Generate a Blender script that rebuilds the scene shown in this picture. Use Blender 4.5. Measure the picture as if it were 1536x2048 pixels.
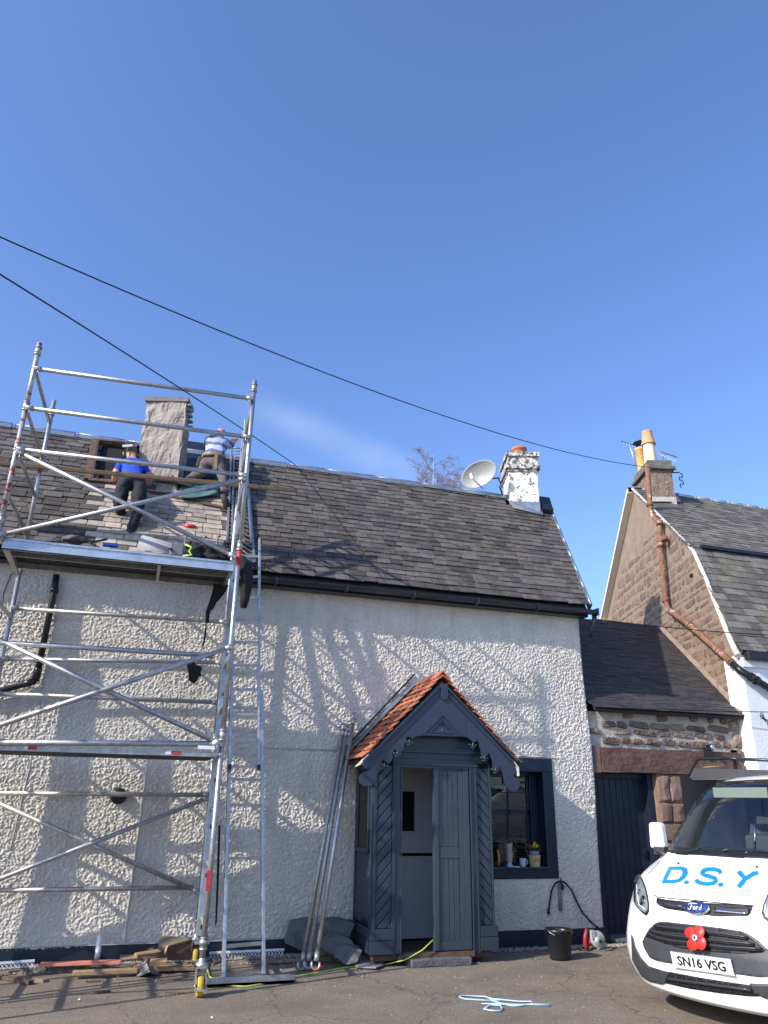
import bpy, bmesh, math, random
import numpy as np
from mathutils import Vector as V, Matrix
from mathutils.bvhtree import BVHTree
random.seed(7); RNG = np.random.default_rng(7)
for o in list(bpy.data.objects): bpy.data.objects.remove(o)
S = bpy.context.scene; C = S.collection; PI = math.pi
# ------------------------------------------------------------------ camera
F = 1484.95; H = 1.6
_y, _p, _r = map(math.radians, (17.39, 21.3854, 0.95571))
FW = V((math.sin(_y)*math.cos(_p), math.cos(_y)*math.cos(_p), math.sin(_p)))
_rt = V((math.cos(_y), -math.sin(_y), 0)); _up = _rt.cross(FW)
RT = _rt*math.cos(_r) + _up*math.sin(_r); UP = -_rt*math.sin(_r) + _up*math.cos(_r)
cam = bpy.data.cameras.new('camera'); co = bpy.data.objects.new('camera', cam); C.objects.link(co); S.camera = co
cam.sensor_fit = 'VERTICAL'; cam.sensor_height = 24; cam.lens = 24*F/2048; cam.clip_start = .05; cam.clip_end = 1000
co.matrix_world = Matrix(((RT.x, UP.x, -FW.x, 0), (RT.y, UP.y, -FW.y, 0), (RT.z, UP.z, -FW.z, H), (0, 0, 0, 1)))
CAM = V((0, 0, H))
# ------------------------------------------------------------------ sun and sky
SUN = V((2.82, 1, -1.87)).normalized()
w = bpy.data.worlds.new('World'); S.world = w; w.use_nodes = True; nt = w.node_tree; nt.nodes.clear()
def N(nt, t, **k):
    n = nt.nodes.new(t)
    for a, b in k.items(): setattr(n, a, b)
    return n
sky = N(nt, 'ShaderNodeTexSky', sky_type='NISHITA', sun_disc=False, sun_elevation=math.asin(-SUN.z),
        sun_rotation=math.atan2(-SUN.x, -SUN.y), air_density=1.05, dust_density=1.3, ozone_density=2.6)
bg = N(nt, 'ShaderNodeBackground'); bg.inputs[1].default_value = .132
out = N(nt, 'ShaderNodeOutputWorld')
tc = N(nt, 'ShaderNodeTexCoord'); mp = N(nt, 'ShaderNodeMapping'); mp.inputs['Rotation'].default_value = (0, 0, .35)
mp.inputs['Scale'].default_value = (2.2, 2.2, 7.5)
nz = N(nt, 'ShaderNodeTexNoise'); nz.inputs['Scale'].default_value = 1.3; nz.inputs['Detail'].default_value = 7
rp = N(nt, 'ShaderNodeValToRGB'); rp.color_ramp.elements[0].position = .56; rp.color_ramp.elements[1].position = .86
mx = N(nt, 'ShaderNodeMixRGB'); mx.inputs[2].default_value = (6.6, 7.2, 8.6, 1)
mlt = N(nt, 'ShaderNodeMath', operation='MULTIPLY'); mlt.inputs[1].default_value = .0
L = nt.links.new
L(tc.outputs['Generated'], mp.inputs[0]); L(mp.outputs[0], nz.inputs[0]); L(nz.outputs[0], rp.inputs[0]); L(rp.outputs[0], mlt.inputs[0])
# a thin vapour trail crossing the sky behind the ridge
def dirn(px, py): return (RT*(px-768) - UP*(py-1024) + FW*F).normalized()
_a, _b = dirn(560, 835), dirn(830, 950); _n = _a.cross(_b).normalized(); _m = (_a+_b).normalized()
dt = N(nt, 'ShaderNodeVectorMath', operation='DOT_PRODUCT'); dt.inputs[1].default_value = _n
ab = N(nt, 'ShaderNodeMath', operation='ABSOLUTE'); mr = N(nt, 'ShaderNodeMapRange'); mr.interpolation_type = 'SMOOTHSTEP'
mr.inputs[1].default_value = 0; mr.inputs[2].default_value = .036; mr.inputs[3].default_value = 1; mr.inputs[4].default_value = 0
d2 = N(nt, 'ShaderNodeVectorMath', operation='DOT_PRODUCT'); d2.inputs[1].default_value = _m
m2 = N(nt, 'ShaderNodeMapRange'); m2.interpolation_type = 'SMOOTHSTEP'; m2.inputs[1].default_value = .982; m2.inputs[2].default_value = 1
n2 = N(nt, 'ShaderNodeTexNoise'); n2.inputs['Scale'].default_value = 14; n2.inputs['Detail'].default_value = 6
q1 = N(nt, 'ShaderNodeMath', operation='MULTIPLY'); q2 = N(nt, 'ShaderNodeMath', operation='MULTIPLY'); q3 = N(nt, 'ShaderNodeMath', operation='MULTIPLY'); q3.inputs[1].default_value = .24
ad = N(nt, 'ShaderNodeMath', operation='ADD', use_clamp=True)
L(tc.outputs['Generated'], dt.inputs[0]); L(dt.outputs['Value'], ab.inputs[0]); L(ab.outputs[0], mr.inputs[0])
L(tc.outputs['Generated'], d2.inputs[0]); L(d2.outputs['Value'], m2.inputs[0]); L(tc.outputs['Generated'], n2.inputs[0])
L(mr.outputs[0], q1.inputs[0]); L(m2.outputs[0], q1.inputs[1]); L(q1.outputs[0], q2.inputs[0]); L(n2.outputs[0], q2.inputs[1])
L(q2.outputs[0], q3.inputs[0]); L(q3.outputs[0], ad.inputs[0]); L(mlt.outputs[0], ad.inputs[1])
tn = N(nt, 'ShaderNodeMixRGB', blend_type='MULTIPLY'); tn.inputs[0].default_value = 1; tn.inputs[2].default_value = (1.12, 1.30, 1.72, 1)
L(ad.outputs[0], mx.inputs[0]); L(sky.outputs[0], tn.inputs[1]); L(tn.outputs[0], mx.inputs[1]); L(mx.outputs[0], bg.inputs[0]); L(bg.outputs[0], out.inputs[0])
sl = bpy.data.lights.new('sun', 'SUN'); sl.energy = 4.9; sl.angle = math.radians(.55); sl.color = (1, .93, .82)
so = bpy.data.objects.new('sun', sl); C.objects.link(so); so.rotation_euler = SUN.to_track_quat('-Z', 'Y').to_euler(); so.location = (-20, -8, 14)
S.view_settings.view_transform = 'Standard'; S.view_settings.look = 'None'; S.view_settings.gamma = 1
S.view_settings.exposure = 0.32; S.view_settings.use_curve_mapping = False
S.render.engine = 'CYCLES'
# ------------------------------------------------------------------ helpers
def PP(px, py, p0, n):
    d = dirn(px, py); n = V(n); return CAM + d*((V(p0)-CAM).dot(n)/d.dot(n))
def PY(px, py, y): return PP(px, py, (0, y, 0), (0, 1, 0))
def PX(px, py, x): return PP(px, py, (x, 0, 0), (1, 0, 0))
def PZ(px, py, z=0): return PP(px, py, (0, 0, z), (0, 0, 1))
def PROJ(p):
    d = V(p)-CAM; k = d.dot(FW); return 768+F*d.dot(RT)/k, 1024-F*d.dot(UP)/k

class MB:
    def __init__(s): s.v = []; s.f = []; s.sm = []; s.mi = []; s.m = 0
    def add(s, vs, fs, smooth=False):
        k = len(s.v); s.v += [tuple(x) for x in vs]; s.f += [tuple(i+k for i in f) for f in fs]
        s.sm += [smooth]*len(fs); s.mi += [s.m]*len(fs); return s
    def box(s, a, b):
        x0, y0, z0 = a; x1, y1, z1 = b
        return s.add([(x0,y0,z0),(x1,y0,z0),(x1,y1,z0),(x0,y1,z0),(x0,y0,z1),(x1,y0,z1),(x1,y1,z1),(x0,y1,z1)],
                     [(0,3,2,1),(4,5,6,7),(0,1,5,4),(1,2,6,5),(2,3,7,6),(3,0,4,7)])
    def hexa(s, v8): return s.add(v8, [(0,3,2,1),(4,5,6,7),(0,1,5,4),(1,2,6,5),(2,3,7,6),(3,0,4,7)])
    def obox(s, c, ax, ay, az):
        c, ax, ay, az = V(c), V(ax)/2, V(ay)/2, V(az)/2
        return s.hexa([c-ax-ay-az, c+ax-ay-az, c+ax+ay-az, c-ax+ay-az, c-ax-ay+az, c+ax-ay+az, c+ax+ay+az, c-ax+ay+az])
    def beam(s, p, q, wd, ht, up=(0, 0, 1)):
        p, q = V(p), V(q); d = (q-p); L_ = d.length; d.normalize(); up = V(up)
        if abs(d.dot(up)) > .98: up = V((0, 1, 0))
        sd = d.cross(up).normalized(); u = sd.cross(d)
        return s.obox((p+q)/2, sd*wd, d*L_, u*ht)
    def path(s, pts, r, n=8, cap=True, closed=False):
        pts = [V(p) for p in pts]; m = len(pts); rs = r if isinstance(r, (list, tuple)) else [r]*m
        k0 = len(s.v); prev = None
        for i, p in enumerate(pts):
            t = (pts[min(i+1, m-1)]-pts[max(i-1, 0)])
            if t.length < 1e-9: t = V((0, 0, 1))
            t.normalize()
            if prev is None:
                u = t.orthogonal().normalized()
            else:
                u = (prev - t*prev.dot(t)); u = u.normalized() if u.length > 1e-6 else t.orthogonal().normalized()
            prev = u; b = t.cross(u)
            for j in range(n):
                a = 2*PI*j/n; s.v.append(tuple(p+(u*math.cos(a)+b*math.sin(a))*rs[i]))
        for i in range(m-1):
            for j in range(n):
                a = k0+i*n+j; b_ = k0+i*n+(j+1) % n
                s.f.append((a, b_, b_+n, a+n)); s.sm.append(True); s.mi.append(s.m)
        if cap:
            s.f.append(tuple(k0+j for j in reversed(range(n)))); s.sm.append(False); s.mi.append(s.m)
            s.f.append(tuple(k0+(m-1)*n+j for j in range(n))); s.sm.append(False); s.mi.append(s.m)
        return s
    def tube(s, p, q, r, n=12, r2=None): return s.path([p, q], [r, r if r2 is None else r2], n)
    def lathe(s, prof, c, n=24, axis=(0, 0, 1), cap=False):
        c = V(c); ax = V(axis).normalized(); u = ax.orthogonal().normalized(); b = ax.cross(u); k0 = len(s.v)
        for (r, z) in prof:
            for j in range(n):
                a = 2*PI*j/n; s.v.append(tuple(c+ax*z+(u*math.cos(a)+b*math.sin(a))*r))
        for i in range(len(prof)-1):
            for j in range(n):
                a = k0+i*n+j; b_ = k0+i*n+(j+1) % n
                s.f.append((a, b_, b_+n, a+n)); s.sm.append(True); s.mi.append(s.m)
        if cap:
            s.f.append(tuple(k0+j for j in reversed(range(n)))); s.f.append(tuple(k0+(len(prof)-1)*n+j for j in range(n)))
            s.sm += [False]*2; s.mi += [s.m]*2
        return s
    def prism(s, poly, vec):
        poly = [V(p) for p in poly]; vec = V(vec); n = len(poly)
        return s.add(poly+[p+vec for p in poly], [tuple(reversed(range(n))), tuple(range(n, 2*n))]+[(i, (i+1) % n, (i+1) % n+n, i+n) for i in range(n)])
    def mesh(s, name, mats):
        me = bpy.data.meshes.new(name); me.from_pydata(s.v, [], s.f)
        for m in (mats if isinstance(mats, (list, tuple)) else [mats]): me.materials.append(m)
        me.polygons.foreach_set('use_smooth', s.sm); me.polygons.foreach_set('material_index', s.mi)
        me.update(); bm = bmesh.new(); bm.from_mesh(me); bmesh.ops.recalc_face_normals(bm, faces=bm.faces); bm.to_mesh(me); bm.free()
        return me
    def build(s, name, mats, parent=None, bevel=0, fixn=True):
        o = bpy.data.objects.new(name, s.mesh(name, mats)); C.objects.link(o)
        if parent is not None: put(o, parent)
        if bevel:
            b = o.modifiers.new('bevel', 'BEVEL'); b.width = bevel; b.segments = 2; b.limit_method = 'ANGLE'
        return o
def wm(o):
    return o.matrix_basis.copy() if o.parent is None else wm(o.parent) @ o.matrix_parent_inverse @ o.matrix_basis
def put(o, parent):
    o.parent = parent; o.matrix_parent_inverse = wm(parent).inverted()
def thing(name, label, cat, loc, group=None):
    o = bpy.data.objects.new(name, None); C.objects.link(o); o.location = loc; o.empty_display_size = .1
    return tag(o, label, cat, group)
def tag(o, label, cat, group=None):
    o['label'] = label; o['category'] = cat
    if group: o['group'] = group
    return o
def clone(o, loc_shift=None, label=None):
    def cp(x, par):
        c = x.copy(); C.objects.link(c)
        if par is not None: c.parent = par
        for ch in x.children: cp(ch, c)
        return c
    c = cp(o, None)
    if loc_shift is not None: c.location = o.location+V(loc_shift)
    if label: c['label'] = label
    return c

def mat(name, col, rough=.7, metal=0, var=.15, vs=6, bump=0, bs=60, col2=None, islr=0, spec=.5, vs2=None, coat=0, wear=None):
    m = bpy.data.materials.new(name); m.use_nodes = True; t = m.node_tree; b = t.nodes['Principled BSDF']; l = t.links.new
    b.inputs['Roughness'].default_value = rough; b.inputs['Metallic'].default_value = metal; b.inputs['Specular IOR Level'].default_value = spec
    b.inputs['Coat Weight'].default_value = coat; b.inputs['Coat Roughness'].default_value = .05
    g = N(t, 'ShaderNodeNewGeometry'); c1 = tuple(col)+(1,)
    n1 = N(t, 'ShaderNodeTexNoise'); n1.inputs['Scale'].default_value = vs; n1.inputs['Detail'].default_value = 6; n1.inputs['Roughness'].default_value = .65
    l(g.outputs['Position'], n1.inputs['Vector'])
    r = N(t, 'ShaderNodeMapRange'); r.inputs[1].default_value = .3; r.inputs[2].default_value = .7; l(n1.outputs[0], r.inputs[0])
    mx = N(t, 'ShaderNodeMixRGB')
    lo = tuple(max(0, x*(1-var)) for x in col)+(1,); hi = tuple(x*(1+var) for x in col)+(1,)
    if col2: lo, hi = c1, tuple(col2)+(1,)
    mx.inputs[1].default_value = lo; mx.inputs[2].default_value = hi; l(r.outputs[0], mx.inputs[0]); cur = mx.outputs[0]
    if islr:
        oi = N(t, 'ShaderNodeObjectInfo'); ad = N(t, 'ShaderNodeMath', operation='ADD'); fr = N(t, 'ShaderNodeMath', operation='FRACT')
        l(g.outputs['Random Per Island'], ad.inputs[0]); l(oi.outputs['Random'], ad.inputs[1]); l(ad.outputs[0], fr.inputs[0])
        mr = N(t, 'ShaderNodeMapRange'); mr.inputs[3].default_value = 1-islr; mr.inputs[4].default_value = 1+islr; l(fr.outputs[0], mr.inputs[0])
        wn = N(t, 'ShaderNodeTexWhiteNoise', noise_dimensions='1D'); l(fr.outputs[0], wn.inputs['W'])
        hs = N(t, 'ShaderNodeHueSaturation'); l(mr.outputs[0], hs.inputs['Value']); l(cur, hs.inputs['Color'])
        m3 = N(t, 'ShaderNodeMapRange'); m3.inputs[3].default_value = .5-islr*.035; m3.inputs[4].default_value = .5+islr*.035
        l(wn.outputs['Value'], m3.inputs[0]); l(m3.outputs[0], hs.inputs['Hue']); cur = hs.outputs[0]
    if wear:
        wc, wsc, th = wear[:3]
        n3 = N(t, 'ShaderNodeTexNoise'); n3.inputs['Scale'].default_value = wsc; n3.inputs['Detail'].default_value = 8; n3.inputs['Roughness'].default_value = .7
        l(g.outputs['Position'], n3.inputs['Vector'])
        r3 = N(t, 'ShaderNodeMapRange'); r3.inputs[1].default_value = th; r3.inputs[2].default_value = th+(wear[3] if len(wear) > 3 else .06); l(n3.outputs[0], r3.inputs[0])
        m4 = N(t, 'ShaderNodeMixRGB'); m4.inputs[2].default_value = tuple(wc)+(1,); l(r3.outputs[0], m4.inputs[0]); l(cur, m4.inputs[1]); cur = m4.outputs[0]
    l(cur, b.inputs['Base Color'])
    if bump:
        n2 = N(t, 'ShaderNodeTexNoise'); n2.inputs['Scale'].default_value = bs; n2.inputs['Detail'].default_value = 5
        l(g.outputs['Position'], n2.inputs['Vector']); bp = N(t, 'ShaderNodeBump'); bp.inputs['Distance'].default_value = bump; bp.inputs['Strength'].default_value = 1
        l(n2.outputs[0], bp.inputs['Height']); l(bp.outputs[0], b.inputs['Normal'])
    return m
M = {}
M['harl'] = mat('harl', (.64, .59, .515), .95, var=.09, vs=2.2, bump=.008, bs=62, spec=.2, wear=((.36, .34, .30), 5, .66, .2))
M['cement'] = mat('cement', (.42, .40, .36), .95, var=.15, vs=9, bump=.003, bs=120)
M['navy'] = mat('navy_paint', (.008, .014, .030), .5, var=.25, vs=5, bump=.002, bs=60)
M['pblue'] = mat('porch_paint', (.027, .037, .060), .30, var=.14, vs=7, bump=.0006, bs=90, wear=((.042, .050, .068), 3, .6, .1))
M['pblue2'] = mat('porch_paint_door', (.036, .050, .068), .33, var=.14, vs=9, bump=.0005, bs=90)
M['slate'] = mat('slate', (.088, .076, .070), .75, var=.32, vs=11, bump=.006, bs=45, islr=.42, spec=.35, wear=((.135, .125, .078), 3.6, .53, .2))
M['slate_bounce_lit'] = mat('slate_bounce_lit', (.36, .31, .25), .85, var=.2, vs=10, bump=.004, bs=55, islr=.28)  # paler slate: sunlight bounced off the platform, put into the colour
M['slate_dark'] = mat('slate_dark', (.038, .036, .038), .7, var=.35, vs=9, bump=.003, bs=40, islr=.3)
M['slate_moss'] = mat('slate_moss', (.125, .115, .10), .85, var=.28, vs=8, bump=.004, bs=50, islr=.42, wear=((.155, .15, .082), 2.2, .56, .14))
M['lead'] = mat('lead', (.36, .39, .42), .38, .75, var=.25, vs=8, bump=.003, bs=25)
M['zinc'] = mat('zinc', (.46, .50, .54), .35, .6, var=.2, vs=8, bump=.002, bs=25)
M['alu'] = mat('aluminium', (.44, .44, .45), .40, .8, var=.22, vs=17, bump=.0012, bs=120, wear=((.34, .33, .32), 24, .56, .1))
M['alu_dirty'] = mat('aluminium_dirty', (.40, .39, .37), .45, .7, var=.3, vs=22, bump=.0015, bs=140, wear=((.60, .58, .54), 40, .58, .05))
M['alu_red'] = mat('aluminium_red_marks', (.50, .49, .48), .42, .6, var=.3, vs=22, wear=((.33, .06, .05), 11, .53, .03))
M['redpaint'] = mat('red_paint', (.45, .04, .035), .5, var=.3, vs=30)
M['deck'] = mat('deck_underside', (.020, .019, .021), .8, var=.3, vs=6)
M['black'] = mat('black_plastic', (.012, .013, .016), .35, var=.2, vs=9)
M['blackm'] = mat('black_matt', (.012, .012, .014), .9, var=.3, vs=20, bump=.003, bs=60)
M['gutter'] = mat('gutter_black', (.012, .017, .024), .32, var=.3, vs=8)
M['cable'] = mat('cable', (.006, .006, .012), .6, var=0)
M['rough_stone'] = mat('chimney_harl', (.31, .275, .24), .95, var=.3, vs=6, bump=.02, bs=22, wear=((.22, .19, .17), 8, .6, .1))
M['capst'] = mat('cap_stone', (.19, .17, .16), .9, var=.3, vs=9, bump=.006, bs=40)
M['flaky'] = mat('flaky_white_paint', (.72, .70, .66), .9, var=.08, vs=7, bump=.008, bs=35, wear=((.10, .10, .085), 13, .535, .06))
M['flaky2'] = mat('flaky_white_cornice', (.62, .60, .55), .9, var=.15, vs=7, bump=.008, bs=35, wear=((.065, .07, .055), 15, .45, .1))
M['terra'] = mat('terracotta', (.42, .15, .075), .8, var=.25, vs=10, bump=.002, bs=50, wear=((.18, .1, .07), 14, .6, .1))
M['terra_lt'] = mat('terracotta_light', (.58, .30, .16), .75, var=.2, vs=6, wear=((.35, .12, .06), 9, .58, .08))
M['buff'] = mat('buff_clay', (.74, .64, .42), .6, var=.08, vs=5, wear=((.5, .38, .2), 8, .68, .1))
M['ochre'] = mat('ochre_clay', (.66, .40, .14), .8, var=.15, vs=12, wear=((.35, .2, .08), 18, .6, .08))
M['tile'] = mat('clay_tile', (.35, .12, .062), .8, var=.18, vs=20, bump=.003, bs=60, islr=.3, wear=((.16, .06, .035), 7, .6, .2))
M['mortar'] = mat('mortar', (.40, .36, .31), .95, var=.2, vs=8, bump=.012, bs=40)
M['mortar_pale'] = mat('mortar_pale', (.40, .36, .31), .95, var=.2, vs=8, bump=.015, bs=30)
M['mortar_gable'] = mat('mortar_gable', (.255, .19, .14), .95, var=.2, vs=5, bump=.012, bs=35)
M['stone'] = mat('gable_stone', (.19, .13, .095), .95, var=.35, vs=7, bump=.012, bs=30, islr=.22)
M['stone_dk'] = mat('wall_stone', (.175, .125, .098), .95, var=.35, vs=9, bump=.03, bs=24, islr=.35)
M['stone_red'] = mat('red_sandstone', (.17, .11, .085), .95, var=.25, vs=6, bump=.012, bs=30, islr=.2)
M['lintel'] = mat('lintel_stone', (.115, .062, .05), .95, var=.3, vs=6, bump=.014, bs=28)
M['white'] = mat('white_masonry', (.74, .75, .76), .9, var=.05, vs=4, bump=.006, bs=25)
M['cream'] = mat('verge_cream', (.68, .62, .52), .7, var=.1, vs=7, wear=((.3, .25, .2), 9, .62, .06))
M['rust'] = mat('rusty_pipe', (.20, .095, .055), .85, var=.4, vs=14, bump=.004, bs=60, wear=((.46, .37, .27), 6, .54, .1))
M['asphalt'] = None
M['wood'] = mat('weathered_wood', (.25, .175, .105), .85, var=.25, vs=7, bump=.002, bs=50)
M['wood_lt'] = mat('pine_wood', (.33, .215, .115), .8, var=.25, vs=9, bump=.002, bs=50)
M['wood_dk'] = mat('dark_wood', (.10, .06, .042), .9, var=.35, vs=9, bump=.003, bs=50)
M['wood_ply'] = mat('grey_green_ply', (.20, .17, .115), .85, var=.2, vs=7)
M['pinkred'] = mat('faded_red_board', (.58, .20, .14), .7, var=.12, vs=8)
M['whiteplastic'] = mat('white_plastic', (.75, .76, .78), .4, var=.06, vs=8)
M['dish'] = mat('dish_grey', (.30, .315, .30), .5, var=.08, vs=5, wear=((.27, .28, .26), 5, .6, .2))
M['yellow'] = mat('yellow_wheel', (.50, .36, .035), .6, var=.3, vs=22, wear=((.12, .09, .05), 30, .56, .1))
M['cord'] = mat('yellow_green_cord', (.50, .62, .10), .5, var=.05)
M['hiviz'] = mat('lime_plastic', (.45, .60, .05), .5, var=.05)
M['grey_tool'] = mat('grey_plastic', (.16, .17, .17), .5, var=.1)
M['red'] = mat('red_plastic', (.62, .035, .028), .42, var=.08)
M['royal'] = mat('royal_blue_cotton', (.012, .06, .42), .9, var=.18, vs=12, bump=.006, bs=14)
M['jeans'] = mat('dark_trousers', (.014, .014, .019), .9, var=.4, vs=9, bump=.008, bs=12)
M['greytr'] = mat('grey_trousers', (.115, .095, .095), .9, var=.25, vs=9, bump=.008, bs=12)
M['skin'] = mat('skin', (.52, .26, .18), .55, var=.08, vs=9)
M['hair'] = mat('short_hair', (.12, .10, .055), .9, var=.4, vs=60, bump=.006, bs=90)
M['boot'] = mat('boots', (.03, .028, .028), .7, var=.3, vs=12)
M['leather'] = mat('tool_pouch', (.06, .045, .04), .7, var=.3, vs=14)
M['tan'] = mat('tan_leather', (.28, .20, .10), .8, var=.2, vs=14)
M['vanwhite'] = mat('van_white', (.80, .815, .80), .28, var=.015, vs=3, coat=.8)
M['vangrey'] = mat('bumper_plastic', (.040, .042, .046), .5, var=.15, vs=10, bump=.0006, bs=300)
M['vandark'] = mat('grille_dark', (.006, .006, .008), .6, var=.1)
M['vanslat'] = mat('grille_bar', (.028, .03, .034), .35, var=.1)
M['chrome'] = mat('chrome', (.65, .66, .68), .12, 1, var=.03)
M['vanblue'] = mat('blue_vinyl', (.0, .235, .88), .35, var=.02)
M['plate'] = mat('number_plate', (.72, .73, .74), .4, var=.03)
M['tyre'] = mat('tyre', (.012, .012, .013), .85, var=.2)
M['badge'] = mat('badge_blue', (.015, .03, .16), .15, var=.05, coat=1)
M['interior'] = mat('cabin_plastic', (.07, .075, .085), .8, var=.1)
M['visor'] = mat('cabin_lining', (.42, .43, .36), .8, var=.08)
M['poppy'] = mat('poppy_red', (.70, .035, .03), .4, var=.08, vs=15)
M['innerdoor'] = mat('inner_door_paint', (.50, .49, .50), .6, var=.05, vs=5)
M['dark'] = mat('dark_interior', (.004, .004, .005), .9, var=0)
M['blind'] = mat('venetian_blind', (.20, .215, .225), .6, var=.08)
M['rope_b'] = mat('pale_blue_rope', (.40, .56, .66), .8, var=.12, vs=60)
M['teal'] = mat('teal_dust_sheet', (.085, .19, .165), .5, var=.2, vs=8, bump=.01, bs=12)
M['felt'] = mat('grey_lining_roll', (.27, .275, .285), .7, var=.12, vs=6)
M['bark'] = mat('birch_twig', (.24, .18, .18), .9, var=.2, vs=8)
M['bark2'] = mat('birch_bark', (.34, .30, .30), .9, var=.3, vs=12)
M['leaf'] = mat('plant_green', (.05, .11, .025), .6, var=.3, vs=20)
M['petal'] = mat('yellow_petal', (.72, .60, .05), .6, var=.1)
M['petal2'] = mat('magenta_petal', (.30, .02, .06), .6, var=.1)
M['potc'] = mat('cream_enamel', (.55, .46, .22), .4, var=.06)
M['potg'] = mat('grey_enamel', (.16, .21, .24), .4, var=.06)
M['vase'] = mat('stoneware', (.42, .36, .30), .6, var=.15, vs=20)
M['vaseb'] = mat('pale_blue_glaze', (.35, .50, .56), .4, var=.06)
M['mug'] = mat('pale_blue_mug', (.44, .52, .62), .35, var=.05)
M['orange'] = mat('orange_plastic', (.65, .20, .02), .5, var=.15)
M['gravel'] = mat('gravel', (.27, .235, .205), .95, var=.3, vs=30, islr=.45)
M['rubble'] = mat('grey_slab', (.12, .118, .118), .9, var=.3, vs=9, bump=.012, bs=30)
M['flag'] = mat('grey_step', (.10, .10, .105), .9, var=.25, vs=9, bump=.012, bs=40)
M['bronze'] = mat('brown_ridge', (.22, .20, .21), .7, var=.15)
def glassmat(name, tint, a, rough=.02):
    m = bpy.data.materials.new(name); m.use_nodes = True; t = m.node_tree; t.nodes.clear(); l = t.links.new
    o = N(t, 'ShaderNodeOutputMaterial'); gl = N(t, 'ShaderNodeBsdfGlossy'); gl.inputs['Roughness'].default_value = rough
    tr = N(t, 'ShaderNodeBsdfTransparent'); tr.inputs[0].default_value = tuple(tint)+(1,); fr = N(t, 'ShaderNodeFresnel'); fr.inputs[0].default_value = 1.5
    ad = N(t, 'ShaderNodeMath', operation='ADD', use_clamp=True); ad.inputs[1].default_value = a
    mx = N(t, 'ShaderNodeMixShader'); l(fr.outputs[0], ad.inputs[0]); l(ad.outputs[0], mx.inputs[0]); l(tr.outputs[0], mx.inputs[1]); l(gl.outputs[0], mx.inputs[2]); l(mx.outputs[0], o.inputs[0])
    return m
M['glass'] = glassmat('window_glass', (.75, .8, .8), .02)
M['wglass'] = glassmat('windscreen_glass', (.78, .86, .84), .07)
M['lens'] = glassmat('lamp_lens', (.95, .96, .97), .0)
def stretch_stain(m, scale, amt, lo=.45, hi=.75, col=None):
    t = m.node_tree; l = t.links.new; b = t.nodes['Principled BSDF']; cur = b.inputs['Base Color'].links[0].from_socket
    g = [n for n in t.nodes if n.type == 'NEW_GEOMETRY'][0]; mp_ = N(t, 'ShaderNodeMapping'); mp_.inputs['Scale'].default_value = scale; l(g.outputs['Position'], mp_.inputs[0])
    n_ = N(t, 'ShaderNodeTexNoise'); n_.inputs['Scale'].default_value = 1; n_.inputs['Detail'].default_value = 7; n_.inputs['Roughness'].default_value = .62; l(mp_.outputs[0], n_.inputs[0])
    r = N(t, 'ShaderNodeMapRange'); r.inputs[1].default_value = lo; r.inputs[2].default_value = hi; r.inputs[3].default_value = 0; r.inputs[4].default_value = amt; l(n_.outputs[0], r.inputs[0])
    x = N(t, 'ShaderNodeMixRGB'); l(r.outputs[0], x.inputs[0]); l(cur, x.inputs[1]); x.inputs[2].default_value = tuple(col)+(1,); l(x.outputs[0], b.inputs['Base Color'])
stretch_stain(M['harl'], (5.5, 5.5, .7), .38, .5, .8, (.30, .28, .24)); stretch_stain(M['harl'], (1.2, 1.2, 9), .25, .56, .8, (.34, .31, .26))
for k_ in ('slate', 'slate_moss', 'slate_bounce_lit'): stretch_stain(M[k_], (38, 38, 38), .7, .66, .74, (.27, .27, .23)); stretch_stain(M[k_], (3.2, 1.2, 1.2), .45, .52, .72, (.045, .04, .036))
stretch_stain(M['vanwhite'], (9, 9, 3), .12, .5, .8, (.45, .42, .37)); stretch_stain(M['white'], (4, 4, .8), .3, .5, .8, (.45, .45, .44))
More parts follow.
